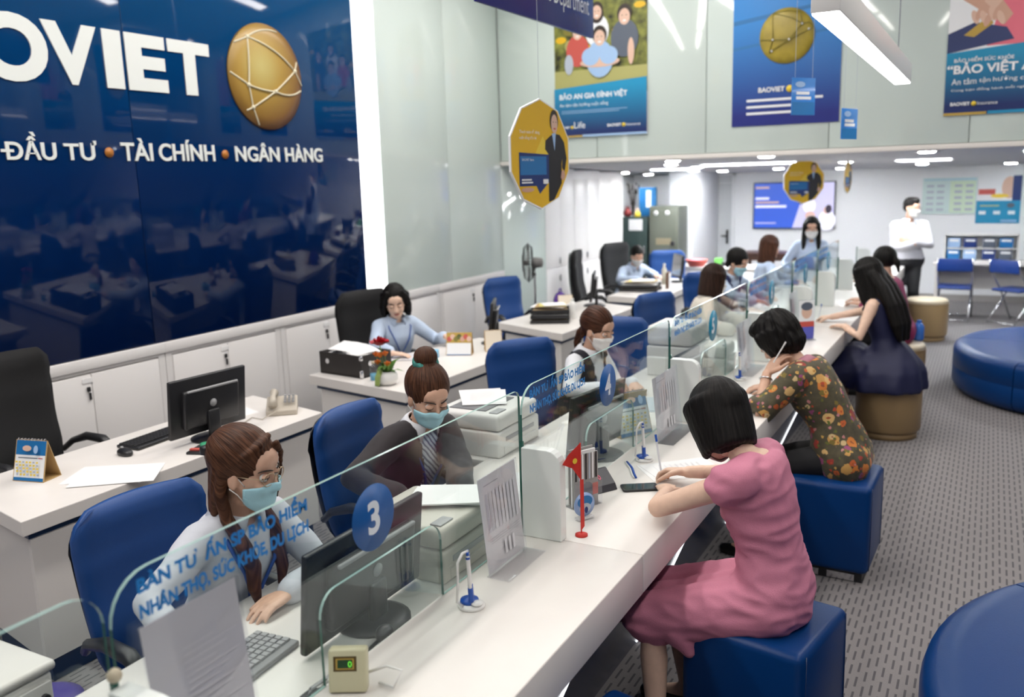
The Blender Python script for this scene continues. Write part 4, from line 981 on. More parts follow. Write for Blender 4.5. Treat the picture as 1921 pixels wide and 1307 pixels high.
# ---- rose desk
t = thing('file_box', 'black file box overflowing with white paper on the rose desk', 'file box', (-3.75, 4.655, 0.75), R(-8))
blk = mat('black_board', (0.018, 0.014, 0.013), 0.5)
MB().box((0, 0, 0.006), (0.40, 0.28, 0.012)).box((0, -0.135, 0.075), (0.40, 0.01, 0.15)).box((0, 0.135, 0.075), (0.40, 0.01, 0.15)).box((-0.195, 0, 0.075), (0.01, 0.26, 0.15)).box((0.195, 0, 0.075), (0.01, 0.26, 0.15)).build('case', blk, t)
MB().box((0, 0, 0.075), (0.37, 0.25, 0.12), 0.004).build('paper_block', paper, t)
for k in range(4):
    pts = [[(-0.15 + 0.30 * u / 6, -0.10 + 0.20 * v / 6, 0.137 + k * 0.006 + 0.035 * math.sin(u / 6 * 2.6 + k * 0.5) * (0.4 + v / 9)) for u in range(7)] for v in range(7)]
    MB().grid(pts, M=Matrix.Rotation(0.15 * (k - 1.5), 4, 'Z')).build('curled_sheet', paper, t)
for x, y in ((0.2, -0.06),): MB().cyl((x, y, 0.09), (x + 0.004, y, 0.09), 0.018, n=14).build('finger_ring', chrome, t)
MB().cyl((-0.12, -0.14, 0.09), (-0.12, -0.145, 0.09), 0.018, n=14).build('finger_ring', chrome, t); MB().box((0.2, -0.14, 0.03), (0.02, 0.02, 0.05), 0.004).box((0.2, -0.14, 0.135), (0.02, 0.02, 0.03), 0.004).build('metal_corner', chrome, t)
t = thing('small_bottle', 'small clear bottle with blue liquid beside the file box', 'bottle', (-3.475, 4.49, 0.75))
MB().lathe([(0.022, 0), (0.024, 0.004), (0.024, 0.045)], n=18).build('liquid', mat('blue_liquid', (0.12, 0.42, 0.62), 0.15), t)
MB().lathe([(0.0245, 0), (0.0245, 0.075), (0.02, 0.095), (0.010, 0.105), (0.010, 0.112)], n=18).build('shell', acrylic, t); MB().lathe([(0.012, 0.11), (0.012, 0.125), (0.001, 0.127)], n=14).build('cap', tan_pale, t)
t = thing('flower_vase', 'round white vase with a red rose and orange flowers', 'vase', (-3.315, 4.42, 0.75))
MB().lathe([(0.035, 0), (0.06, 0.012), (0.072, 0.04), (0.066, 0.07), (0.052, 0.088), (0.046, 0.088), (0.058, 0.07), (0.06, 0.04), (0.03, 0.016)], n=28).build('vase', white_plastic, t)
grn = mat('leaf_green', (0.10, 0.22, 0.035), 0.5, var=0.4, bscale=30); grn2 = mat('pale_leaf_green', (0.32, 0.42, 0.12), 0.5); rose = mat('rose_red', (0.40, 0.008, 0.02), 0.5, var=0.3, bscale=40); orng = mat('petal_orange', (0.80, 0.22, 0.03), 0.5, var=0.2, bscale=30)
def petal_cup(c, r, m, n, name, par):
    f = None
    for k in range(n):
        ring = 0 if k < 3 else (1 if k < 8 else 2); a = k * 2.4; rr = r * (0.3 + 0.32 * ring); pts = []
        for i in range(4):
            row = []
            for j in range(5):
                u = (j / 4 - 0.5); v = i / 3
                rad = rr * (0.5 + 0.6 * v + 0.12 * ring * v * v); ang = a + u * (2.0 - 0.35 * ring)
                row.append((c[0] + rad * math.cos(ang), c[1] + rad * math.sin(ang), c[2] + r * (1.15 - 0.28 * ring) * v * (1 - 0.5 * (2 * u) ** 2 * v) - 0.0 * ring))
            pts.append(row)
        MB().grid(pts).build('petal', m, par)
fl = MB().tube([(0.0, -0.01, 0.05), (-0.012, -0.02, 0.17), (-0.03, -0.02, 0.265)], 0.003, 6).build('rose_stem', grn, t)
petal_cup((-0.03, -0.02, 0.258), 0.050, rose, 14, 'rose', fl)
for k, (x, y, z) in enumerate(((-0.055, -0.03, 0.19), (0.02, -0.035, 0.20), (-0.03, -0.05, 0.145), (0.03, -0.03, 0.135), (-0.01, -0.05, 0.19))):
    st = MB().tube([(0, 0, 0.06), (x * 0.6, y * 0.6, 0.1), (x, y, z)], 0.002, 5).build('flower_stem', grn, t)
    petal_cup((x, y, z - 0.005), 0.028, orng, 8, 'flower', st)
for k in range(16):
    a = k * 2.4; r = 0.05 + 0.02 * (k % 3); zz = 0.10 + 0.015 * (k % 4); c, s = math.cos(a), math.sin(a); w0 = 0.010
    MB().grid([[(0.3 * r * c - s * w0 * f, 0.3 * r * s + c * w0 * f, 0.085), (r * 0.75 * c - s * w0 * 1.5 * f, r * 0.75 * s + c * w0 * 1.5 * f, zz), (r * 1.3 * c, r * 1.3 * s, zz + (0.01 if k % 2 else -0.015))] for f in (-1, 1)]).build('leaf', grn, t)
for k in range(5): MB().tube([(-0.03 + 0.008 * k, -0.05, 0.10), (-0.032 + 0.008 * k, -0.078, 0.06), (-0.03 + 0.007 * k, -0.085, -0.01 - 0.012 * k if False else 0.015), (-0.028 + 0.006 * k, -0.088, 0.006)], 0.004, 5).build('trailing_stem', grn2, t)
tent('photo calendar standing on the rose desk', (-3.40, 5.44, 0.75), R(22), 0.19, 0.17, 'photo')
tent('cream backed calendar next to the photo calendar', (-3.24, 5.66, 0.75), R(35), 0.13, 0.16, 'plain')
t = thing('tissue_box', 'small light blue box beside the photo calendar', 'box', (-3.53, 5.24, 0.75), R(15)); MB().box((0, 0, 0.03), (0.11, 0.08, 0.06), 0.004).build('carton', flat('sky', (0.22, 0.52, 0.75)), t); MB().lathe([(0.012, 0.06), (0.016, 0.075), (0.006, 0.085)], n=10).build('pump', dark_plastic, t)
papers('open ledger and papers in front of the woman at the rose desk', (-3.70, 5.22, 0.75), R(-70), 3, 0.22, 0.32, m=mat('ledger_page', (0.62, 0.60, 0.63), 0.6))
monitor('dark monitor seen from the side on the rose desk', (-3.40, 5.91, 0.75), R(205), 0.36, 0.28, 0.06)
# ---- letter tray desk
tray_stack('stack of black letter trays heaped with paper on the third desk', (-3.42, 7.02, 0.75), R(-66), 3)
t = thing('purple_bag', 'purple round-topped bag on the letter tray desk', 'bag', (-3.63, 7.68, 0.754), R(10))
MB().sph((0, 0, 0.085), (0.06, 0.11, 0.095), 14).box((0, 0, 0.012), (0.10, 0.18, 0.024), 0.01).build('bag', mat('purple_fabric', (0.07, 0.02, 0.22), 0.6), t); MB().tube([(0, -0.05, 0.17), (0, -0.03, 0.205), (0, 0.03, 0.205), (0, 0.05, 0.17)], 0.006, 6).build('strap', mat('purple_fabric', (0, 0, 0)), t)
tent('white card standing in front of the purple bag', (-3.54, 7.60, 0.75), R(30), 0.14, 0.17, 'plain')
t = thing('white_bottle', 'white dispenser bottle beside the letter trays', 'bottle', (-3.32, 7.28, 0.75)); MB().lathe([(0.03, 0), (0.032, 0.01), (0.032, 0.13), (0.02, 0.15), (0.012, 0.16)], n=18).build('body', white_plastic, t); MB().lathe([(0.014, 0.16), (0.014, 0.18), (0.004, 0.182)], n=12).build('cap', white_plastic, t)
monitor('dark monitor on the letter tray desk', (-3.46, 8.05, 0.75), R(200), 0.40, 0.28, 0.06)
# ---- back desk
tray_stack('black letter tray heaped with white paper on the back desk', (-3.42, 9.35, 0.75), R(-80), 2, 0.30, 0.42, True)
papers('pile of white paper in front of the masked man', (-3.45, 9.62, 0.88), R(-75), 4, 0.26, 0.36, th=0.006) if False else None
monitor('dark monitor on the back desk', (-3.28, 10.22, 0.75), R(215), 0.38, 0.27, 0.06)
t = thing('file_folder', 'brown and white folder standing on the back desk', 'folder', (-3.20, 9.66, 0.75), R(12)); MB().box((0, 0, 0.09), (0.03, 0.20, 0.18), 0.003).build('spine', mat('brown_board', (0.14, 0.06, 0.03), 0.6), t); MB().box((0.02, 0.0, 0.08), (0.008, 0.19, 0.16)).build('pages', paper, t)
t = thing('white_dispenser', 'slim cream bottle beside the back desk monitor', 'bottle', (-3.36, 10.0, 0.75)); MB().lathe([(0.03, 0), (0.03, 0.17), (0.018, 0.19), (0.012, 0.22)], n=16).build('body', cream_plastic, t); MB().lathe([(0.016, 0.22), (0.016, 0.24), (0.002, 0.242)], n=10).build('cap', white_plastic, t)
t = thing('red_basket', 'red basket on the far white cabinet', 'basket', (-3.45, 11.62, 0.80)); MB().lathe([(0.10, 0), (0.14, 0.07), (0.15, 0.09), (0.14, 0.09), (0.09, 0.012)], n=22).build('bowl', P_RED, t); MB().sph((0, 0, 0.07), (0.11, 0.11, 0.03), 8).build('contents', P_PINK, t)
t = thing('green_box', 'green box on the far white cabinet', 'box', (-3.18, 11.72, 0.80)); MB().box((0, 0, 0.05), (0.10, 0.10, 0.10), 0.006).build('carton', mat('bright_green', (0.12, 0.40, 0.08), 0.5), t); MB().box((0, 0, 0.103), (0.08, 0.08, 0.006)).build('lid', mat('bright_green', (0, 0, 0)), t)
t = thing('black_stapler', 'black stapler lying beside the green box', 'stapler', (-3.05, 11.68, 0.80), R(10)); MB().box((0, 0, 0.02), (0.14, 0.04, 0.03), 0.008).build('base', dark_plastic, t); MB().box((0.0, 0, 0.055), (0.13, 0.035, 0.025), 0.008, M=Matrix.Rotation(R(-10), 4, 'Y')).build('arm', dark_plastic, t)
# ---- green steel cabinets
gst = mat('green_steel', (0.115, 0.125, 0.10), 0.4, 0.2); dgs = mat('dark_green_steel', (0.025, 0.045, 0.042), 0.4, 0.2)
t = thing('steel_cabinet', 'dark green low steel cabinet next to the closets', 'cabinet', (-4.83, 13.2, 0)); MB().box((0, 0, 0.70), (0.40, 0.5, 1.40), 0.006).build('carcass', dgs, t); MB().box((0, -0.253, 0.70), (0.37, 0.008, 1.34), 0.003).build('door', dgs, t); MB().box((0.02, -0.26, 1.28), (0.22, 0.004, 0.17)).build('paper_notice', paper, t); MB().box((0.16, -0.265, 0.9), (0.02, 0.02, 0.12), 0.004).build('handle', chrome, t)
t = thing('steel_safe', 'tall olive steel safe left of the white column', 'safe', (-4.36, 13.15, 0)); MB().box((0, 0.02, 0.78), (0.46, 0.46, 1.56), 0.012).build('carcass', gst, t); MB().box((0.02, -0.215, 0.98), (0.36, 0.012, 1.05), 0.004).box((0.02, -0.215, 0.22), (0.36, 0.012, 0.40), 0.004).build('door', gst, t); MB().cyl((0.15, -0.22, 1.0), (0.15, -0.25, 1.0), 0.035, n=16).build('dial', dark_plastic, t); MB().box((0.0, -0.224, 1.03), (0.24, 0.004, 0.10)).build('plate', mat('worn_brass', (0.28, 0.24, 0.16), 0.4, 0.4), t)
for x in (-0.12, 0.06): MB().lathe([(0.035, 0), (0.035, 0.003)], n=14, M=axes((x, -0.224, 1.46), (1, 0, 0), (0, 0, 1), (0, -1, 0))).build('sticker', paper, t)
t = thing('blue_carton', 'blue and white carton on top of the steel cabinets', 'box', (-4.66, 13.25, 1.563), R(8)) if False else thing('blue_carton', 'blue and white carton on top of the low steel cabinet', 'box', (-4.73, 13.28, 1.40), R(6))
MB().box((0, 0, 0.22), (0.22, 0.26, 0.44), 0.006).build('carton', P_BLUE, t); MB().box((0.04, -0.132, 0.27), (0.08, 0.003, 0.26)).build('white_print', P_WHITE, t)
t = thing('red_jar', 'round dark red jar on the low steel cabinet', 'jar', (-4.97, 13.02, 1.40)); MB().lathe([(0.03, 0), (0.06, 0.03), (0.065, 0.07), (0.04, 0.11), (0.03, 0.13)], n=18).build('jar', mat('dark_red_glaze', (0.20, 0.02, 0.02), 0.25), t); MB().lathe([(0.034, 0.13), (0.034, 0.15), (0.003, 0.16)], n=14).build('lid', mat('dark_red_glaze', (0, 0, 0)), t)
t = thing('yellow_figurine', 'small yellow and pink figurine on the low steel cabinet', 'figurine', (-4.80, 13.0, 1.40)); MB().lathe([(0.05, 0), (0.05, 0.05), (0.03, 0.09)], n=14).build('body', P_YEL2, t); MB().sph((0, 0, 0.105), 0.03, 8).build('head', P_SKIN2, t)
t = thing('dark_branch', 'dark dried branches leaning above the steel cabinet', 'branches', (-5.0, 13.33, 1.40))
for k in range(9):
    a = k * 0.7; pts = [(0, 0, 0), (0.02 * math.cos(a), 0.03 * math.sin(a), 0.2), (0.06 * math.cos(a), 0.07 * math.sin(a), 0.36 + 0.02 * (k % 4)), (0.01 + 0.09 * math.cos(a), 0.09 * math.sin(a), 0.44 + 0.03 * (k % 3))]
    br = MB().tube(pts, [0.008, 0.006, 0.004, 0.002], 5).build('branch', mat('bark', (0.03, 0.018, 0.012), 0.8), t)
    for j in (1, 2, 3): MB().sph(pts[j], (0.018, 0.014, 0.024), 5).build('leaf_cluster', mat('dry_leaf', (0.04, 0.03, 0.025), 0.8), br)
# ---- stand fan
t = thing('stand_fan', 'grey stand fan by the pale green glass', 'fan', (-4.28, 8.42, 0), 0)
fg = mat('fan_grey', (0.16, 0.155, 0.15), 0.4); fm = axes((-0.04, -0.06, 1.135), V((0.5, -0.86, 0)), V((0.0, 0.0, 1.0)), V((-0.86, -0.5, 0.0)))
MB().lathe([(0.19, 0), (0.19, 0.02), (0.05, 0.03), (0.03, 0.06)], n=28).build('base', fg, t); MB().cyl((0, 0, 0.03), (0, 0, 1.02), 0.012, n=10).build('pole', chrome, t)
MB().lathe([(0.02, -0.16), (0.05, -0.15), (0.06, -0.06), (0.03, -0.03)], n=18, M=fm).tube([(0, 0, 1.0), (-0.0, 0.0, 1.09), (0.02, 0.0, 1.13)], 0.022, 8).build('motor', fg, t)
cage = MB()
for zc, rr in ((0.0, 0.205), (0.045, 0.165), (-0.04, 0.17), (0.06, 0.09)): cage.tube([fm @ V((rr * math.cos(2 * PI * k / 28), rr * math.sin(2 * PI * k / 28), zc)) for k in range(28)], 0.0035 if zc else 0.007, 5, closed=True)
for k in range(36):
    a = 2 * PI * k / 36; c, s = math.cos(a), math.sin(a)
    cage.tube([fm @ V((0.03 * c, 0.03 * s, 0.065)), fm @ V((0.165 * c, 0.165 * s, 0.047)), fm @ V((0.205 * c, 0.205 * s, 0)), fm @ V((0.17 * c, 0.17 * s, -0.04)), fm @ V((0.05 * c, 0.05 * s, -0.05))], 0.0016, 4)
cage.build('grille', mat('dark_wire', (0.05, 0.05, 0.05), 0.4, 0.5), t)
for k in range(3):
    a = 2 * PI * k / 3; rows = []
    for i in range(5):
        q = 0.03 + 0.13 * i / 4; rows.append([fm @ V((q * math.cos(a + u), q * math.sin(a + u), 0.02 * u)) for u in (-0.1, 0.25, 0.6, 0.9)])
    MB().grid(rows).build('blade', mat('fan_blade', (0.45, 0.45, 0.44), 0.3), t)
MB().sph(fm @ V((0, 0, 0.03)), 0.03, 8).build('hub', fg, t)

# ---- staff worktop
monitor('large dark monitor behind the number 3 glass', (-1.535, 1.875, 0.76), R(180), 0.535, 0.29, 0.015)
keyboard('grey keyboard behind the nearest glass screen', (-1.66, 1.45, 0.76), R(4), mat('keyboard_grey', (0.20, 0.20, 0.21), 0.4))
mon_b = monitor('dark monitor behind the number 4 glass', (-1.53, 3.57, 0.76), R(172), 0.46, 0.29, 0.03)
monitor('dark monitor behind the number 5 glass', (-1.53, 5.02, 0.76), R(176), 0.46, 0.16, 0.03) if False else monitor('grey screened monitor behind the number 5 glass', (-1.55, 4.95, 0.70 + 0.06), R(176), 0.42, 0.22, 0.01)
def printer(label, loc, rz, sz, body, tray=True):
    a, b, h = sz; t = thing('printer', label, 'printer', loc, rz, 'office printers')
    MB().box((0, 0, h * 0.30), (a, b, h * 0.60), 0.012, 3).build('lower_body', body, t)
    MB().box((0, 0, h * 0.805), (a * 0.985, b * 0.985, h * 0.385), 0.02, 3).build('upper_body', body, t)
    MB().box((a * 0.5, 0, h * 0.40), (0.006, b * 0.7, 0.02), 0.002).build('paper_slot', grey_plastic, t)
    MB().box((a * 0.5, 0, h * 0.15), (0.008, b * 0.8, h * 0.2), 0.004).build('paper_drawer', body, t)
    if tray: MB().box((-a * 0.06, 0, h + 0.001), (a * 0.55, b * 0.7, 0.006), 0.002).build('output_tray', mat('printer_dark', (0.12, 0.12, 0.13), 0.4), t)
    MB().box((a * 0.36, -b * 0.30, h + 0.002), (a * 0.12, b * 0.22, 0.006), 0.002).build('button_panel', grey_plastic, t)
    return t
pb = mat('printer_white', (0.70, 0.69, 0.67), 0.4); pc = mat('printer_beige', (0.52, 0.49, 0.43), 0.4)
printer('beige printer with white paper on top beside the number 3 monitor', (-1.60, 2.315, 0.76), R(0), (0.34, 0.34, 0.18), pc, False)
papers('stack of white paper on the beige printer', (-1.58, 2.41, 0.944), R(-70), 3, 0.16, 0.25, th=0.005)
printer('white printer with a grey tray right of the woman in the blazer', (-2.07, 3.53, 0.76), R(0), (0.36, 0.40, 0.20), pb)
papers('sheet propped beside the white printer', (-2.12, 3.60, 0.967), R(30), 2, 0.21, 0.29, lined=True)
printer('tall white printer behind the number 5 glass', (-1.72, 5.40, 0.76), R(0), (0.30, 0.36, 0.32), pb, False)
printer('cream card machine behind the number 5 glass', (-1.46, 5.42, 0.76), R(0), (0.15, 0.24, 0.20), pc, False)
papers('white forms on the worktop in front of the woman in the vest', (-1.74, 4.14, 0.76), R(-10), 3, 0.25, 0.35)
papers('white form lying on the worktop left of the number 4 monitor', (-1.60, 3.05, 0.76), R(20), 2, 0.24, 0.34)
papers('blue edged form under the hands of the woman in the vest', (-1.62, 4.50, 0.76), R(15), 2, 0.22, 0.30, m=mat('grey_form', (0.5, 0.56, 0.62), 0.6))
tent('blue topped calendar inside the number 4 arch', (-1.50, 3.95, 0.76), R(60), 0.20, 0.22)
papers('stack of white booklets beside the woman in the cream jacket', (-1.66, 6.05, 0.76), R(10), 4, 0.22, 0.30, th=0.01)
t = thing('cable_bundle', 'tangle of dark cables behind the number 3 monitor', 'cables', (-1.392, 1.70, 0.76))
for k in range(4): MB().tube([(-0.02, 0.10 - 0.03 * k, 0.006), (0.015, 0.0 - 0.08 * k, 0.010 + 0.012 * k), (0.0, -0.14 - 0.03 * k, 0.02), (-0.02, -0.25 + 0.02 * k, 0.006)], 0.005, 6).build('cable', [dark_plastic, dark_plastic, white_plastic, grey_plastic][k], t)
MB().box((0.005, -0.14, 0.012), (0.045, 0.22, 0.024), 0.006).build('power_strip', dark_plastic, t); MB().sph((0.0, 0.08, 0.03), (0.025, 0.03, 0.025), 8).build('plug', dark_plastic, t)

# ---- counter top
def pen_stand(label, loc, rz, pens=2):
    t = thing('pen_stand', label, 'pen stand', loc, rz, 'white and blue counter pen stands')
    pbx = mat('pen_blue', (0.01, 0.08, 0.42), 0.35)
    MB().lathe([(0.038, 0), (0.040, 0.004), (0.036, 0.010), (0.001, 0.014)], n=24).build('base', white_plastic, t)
    MB().lathe([(0.028, 0.012), (0.026, 0.02), (0.001, 0.024)], n=20, c=(-0.006, 0.008, 0)).build('base_cap', pbx, t)
    MB().sph((0.016, -0.014, 0.016), (0.018, 0.018, 0.006), 8).build('button', white_plastic, t)
    for k in range(pens):
        y = -0.012 + 0.026 * k; a = V((0.0, y, 0.02)); b = V((-0.006, y * 0.7, 0.16))
        MB().cyl(a, a.lerp(b, 0.30), 0.0075, n=10).build('socket', pbx, t)
        pn = MB().cyl(a.lerp(b, 0.25), b, 0.0055, n=10).build('pen', white_plastic, t)
        MB().cyl(a.lerp(b, 0.92), a.lerp(b, 1.06), 0.0062, 0.004, n=10).build('pen_tip', pbx, pn)
    MB().tube([(-0.006, 0.004, 0.168), (-0.02, -0.02, 0.172), (-0.034, -0.034, 0.15), (-0.036, -0.034, 0.09), (-0.04, -0.032, 0.03), (-0.025, -0.02, 0.012)], 0.004, 8).build('coiled_cord', white_plastic, t)
    return t
ps = pen_stand('pen stand with two white pens near the cream counter display', (-1.245, 2.0, 0.80), R(30))
dup(ps, (-1.25, 3.46, 0.80), R(25), 'pen stand beside the smartphone on the counter')
dup(ps, (-1.25, 5.12, 0.80), R(20), 'pen stand in front of the bent customer\'s forehead')
t = thing('counter_display', 'cream counter display with green digits at the bottom', 'display', (-1.295, 1.505, 0.80), R(-62))
MB().box((0, 0, 0.052), (0.04, 0.092, 0.104), 0.006, M=Matrix.Rotation(R(-12), 4, 'Y')).build('casing', mat('cream_display', (0.60, 0.57, 0.38), 0.4), t)
FM = Matrix.Rotation(R(-12), 4, 'Y') @ axes((0.0202, -0.045, 0.0), (0, 1, 0), (0, 0, 1), (1, 0, 0))
A = Art(FM); A.r(0.012, 0.052, 0.068, 0.088, mat('lcd_frame', (0.09, 0.055, 0.01), 0.4)); A.r(0.018, 0.057, 0.062, 0.083, P_GOLD); A.r(0.022, 0.060, 0.058, 0.080, mat('lcd_dark', (0.005, 0.05, 0.01), 0.2)); A.build(t, 'window')
text('0', mat('lcd_green', (0.15, 0.7, 0.05), 0.4, emit=0.8), FM @ Matrix.Translation((0.048, 0.063, 0.003)), None, 0.014, parent=t, name='digit')
MB().tube([(-0.02, 0.03, 0.03), (-0.02, 0.09, 0.05), (0.0, 0.13, 0.05), (0.01, 0.11, 0.012), (-0.02, 0.07, 0.006)], 0.0035, 6).build('cord', white_plastic, t)
t = thing('rating_display', 'small dark wedge display on the counter beside the brochures', 'display', (-1.285, 3.05, 0.80), R(-30))
MB().prism([(-0.045, 0), (0.045, 0), (0.03, 0.025), (-0.03, 0.075), (-0.045, 0.07)], -0.055, 0.055, 0.004, M=axes((0, 0, 0), (1, 0, 0), (0, 0, 1), (0, -1, 0))).build('casing', mat('charcoal_plastic', (0.035, 0.035, 0.045), 0.4), t)
text('0', mat('led_red', (0.6, 0.02, 0.08), 0.4, emit=0.5), axes((0.012, -0.012, 0.044), (0, 1, 0), (-0.77, 0, 0.64), (0.64, 0, 0.77)), None, 0.02, parent=t, name='digit')
for k in range(2): MB().box((-0.028, -0.05 + 0.0, 0.076), (0.02, 0.02, 0.004)).build('key', paper, t) if k == 0 else MB().box((-0.028, -0.02, 0.076), (0.02, 0.02, 0.004)).build('key', paper, t)
t = thing('smartphone', 'black smartphone lying on the counter', 'phone', (-1.145, 3.12, 0.80), R(-58))
MB().prism(rrect(0.075, 0.145, 0.012), 0.0, 0.009, 0.002, smooth=True).build('casing', dark_plastic, t); MB().prism(rrect(0.068, 0.132, 0.006), 0.009, 0.0095).build('screen', black_glass, t); MB().box((0.01, 0.073, 0.0045), (0.02, 0.002, 0.003)).build('side_button', grey_plastic, t)
t = thing('award_disc', 'small blue round acrylic plaque behind the nearest full partition', 'plaque', (-1.215, 2.74, 0.80), R(62))
MB().box((0, 0, 0.006), (0.07, 0.03, 0.012), 0.003).build('foot', acrylic, t); MB().lathe([(0.044, -0.004), (0.044, 0.004)], n=28, M=axes((0, 0, 0.056), (1, 0, 0), (0, 0, 1), (0, -1, 0))).build('disc', mat('pale_blue_disc', (0.30, 0.42, 0.70), 0.2), t)
A = Art(axes((0, -0.0042, 0.056), (1, 0, 0), (0, 0, 1), (0, -1, 0))); A.e(0.0, 0.012, 0.034, 0.022, P_BLUE); A.e(0.0, -0.012, 0.026, 0.018, P_LGREY); A.e(0.005, -0.02, 0.008, 0.012, P_NAVY); A.build(t)
t = thing('red_pennant', 'red pennant on a pole behind the nearest full partition', 'flag', (-1.165, 2.60, 0.80), R(62))
MB().lathe([(0.022, 0), (0.022, 0.006), (0.004, 0.01)], n=14).cyl((0, 0, 0), (0, 0, 0.33), 0.0025, n=6).build('pole', red_fab, t)
MB().grid([[(0.0, 0, 0.33), (-0.045, 0.008, 0.295), (-0.075, 0.0, 0.27)], [(0.0, 0, 0.20), (-0.03, 0.006, 0.245), (-0.075, 0.0, 0.268)]]).build('flag_cloth', red_fab, t); MB().grid([[(0.002, 0, 0.2), (0.014, 0.002, 0.2)], [(0.002, 0, 0.02), (0.016, 0.002, 0.03)]]).build('ribbon', red_fab, t)
A = Art(axes((-0.03, -0.002, 0.272), (1, 0, 0), (0, 0, 1), (0, -1, 0))); A.e(0.005, 0, 0.010, 0.010, P_YEL2, n=10); A.build(t, 'star')
t = thing('brochure_holder', 'clear holder with grey striped brochures on the counter', 'brochure holder', (-1.275, 2.87, 0.80), R(64))
MB().box((0, 0.03, 0.10), (0.13, 0.004, 0.20), 0.001).box((0, -0.03, 0.05), (0.13, 0.004, 0.10), 0.001).box((0, 0, 0.003), (0.13, 0.06, 0.006)).build('case', acrylic, t)
for k in range(3): MB().box((0, 0.015 - 0.014 * k, 0.115 - 0.008 * k), (0.115, 0.008, 0.21), 0.001).build('brochure', mat('brochure_grey', (0.34, 0.33, 0.32), 0.5) if k != 1 else paper, t)
A = Art(axes((-0.058, -0.0172, 0.0), (1, 0, 0), (0, 0, 1), (0, -1, 0)))
for k in range(7): A.r(0.004 + 0.016 * k, 0.105, 0.012 + 0.016 * k, 0.205, [P_BLACK, P_LGREY, P_WHITE][k % 3])
A.e(0.06, 0.06, 0.03, 0.035, P_GREY); A.r(0.085, 0.04, 0.112, 0.085, P_RED); A.build(t)
papers('form the pink-dress customer is writing on', (-1.07, 3.39, 0.80), R(-50), 2, 0.21, 0.30, lined=True)
t = thing('blue_pen_strap', 'blue and white pen strap lying beside the smartphone', 'strap', (-1.255, 3.30, 0.80)); MB().tube([(-0.05, 0.10, 0.004), (0.0, 0.03, 0.004), (0.03, -0.03, 0.004), (0.055, -0.075, 0.004)], 0.005, 6).build('strap', mat('pen_blue', (0, 0, 0)), t); MB().tube([(-0.056, 0.094, 0.004), (-0.008, 0.024, 0.004), (0.022, -0.036, 0.004), (0.048, -0.08, 0.004)], 0.004, 6).build('white_edge', white_plastic, t)
papers('white form under the elbow of the floral blouse customer', (-1.10, 4.78, 0.80), R(-70), 2, 0.22, 0.31, lined=True)
papers('white form in front of the navy dress customer', (-1.12, 7.55, 0.80), R(-60), 2, 0.22, 0.31, lined=True)
t = thing('flyer_holder', 'slim flyer stand with a blue foot behind the bent customer', 'flyer stand', (-1.13, 6.55, 0.80), R(38))
MB().box((0, 0.0, 0.15), (0.13, 0.005, 0.30), 0.001).build('acrylic', acrylic, t); MB().box((0, 0.01, 0.004), (0.14, 0.09, 0.008), 0.002).build('foot', acrylic, t); MB().box((0, -0.004, 0.15), (0.12, 0.002, 0.28)).build('flyer', P_WHITE, t)
A = Art(axes((-0.06, -0.0052, 0.01), (1, 0, 0), (0, 0, 1), (0, -1, 0))); A.r(0, 0, 0.12, 0.09, mat('print_violet', (0.10, 0.11, 0.48), 0.4)); A.r(0.0, 0.09, 0.12, 0.13, P_RED); A.e(0.06, 0.2, 0.04, 0.05, P_SKIN2); A.e(0.06, 0.24, 0.045, 0.03, P_GREY); A.build(t)
t = thing('water_bottle', 'blue bottle standing on the drum stool behind magenta', 'bottle', (-0.50, 8.52, 0.501)); MB().lathe([(0.04, 0), (0.045, 0.01), (0.045, 0.12), (0.03, 0.15), (0.018, 0.16)], n=18).build('body', mat('clear_blue', (0.05, 0.18, 0.6), 0.2), t); MB().lathe([(0.02, 0.16), (0.02, 0.18), (0.002, 0.182)], n=12).build('cap', mat('clear_blue', (0, 0, 0)), t)
# ---- lower left corner: drawer unit
t = thing('drawer_unit', 'white drawer pedestal at the lower left corner', 'drawer unit', (-2.42, 1.12, 0))
MB().box((0, 0, 0.36), (0.46, 0.42, 0.72), 0.012).build('carcass', white_lam, t); MB().box((0, 0, 0.735), (0.48, 0.44, 0.03), 0.012).build('top', white_top, t)
for k in range(3):
    dr = MB().box((0.236, 0, 0.60 - 0.215 * k), (0.016, 0.39, 0.20), 0.003).build('drawer', white_lam, t); MB().box((0.25, 0.0, 0.60 - 0.215 * k), (0.012, 0.12, 0.012), 0.003).build('handle', chrome, dr)
MB().cyl((0.24, 0.17, 0.66), (0.256, 0.17, 0.66), 0.012, n=12).build('lock', dark_plastic, t)
t = thing('waste_bin', 'purple-blue round waste bin at the lower left edge', 'bin', (-2.72, 1.60, 0.0)); MB().lathe([(0.11, 0), (0.13, 0.30), (0.12, 0.30), (0.105, 0.01)], n=22).build('bin', mat('bin_purple', (0.05, 0.03, 0.25), 0.4), t); MB().lathe([(0.132, 0.30), (0.132, 0.312), (0.09, 0.335), (0.001, 0.345)], n=22).build('lid', mat('bin_purple', (0, 0, 0)), t)
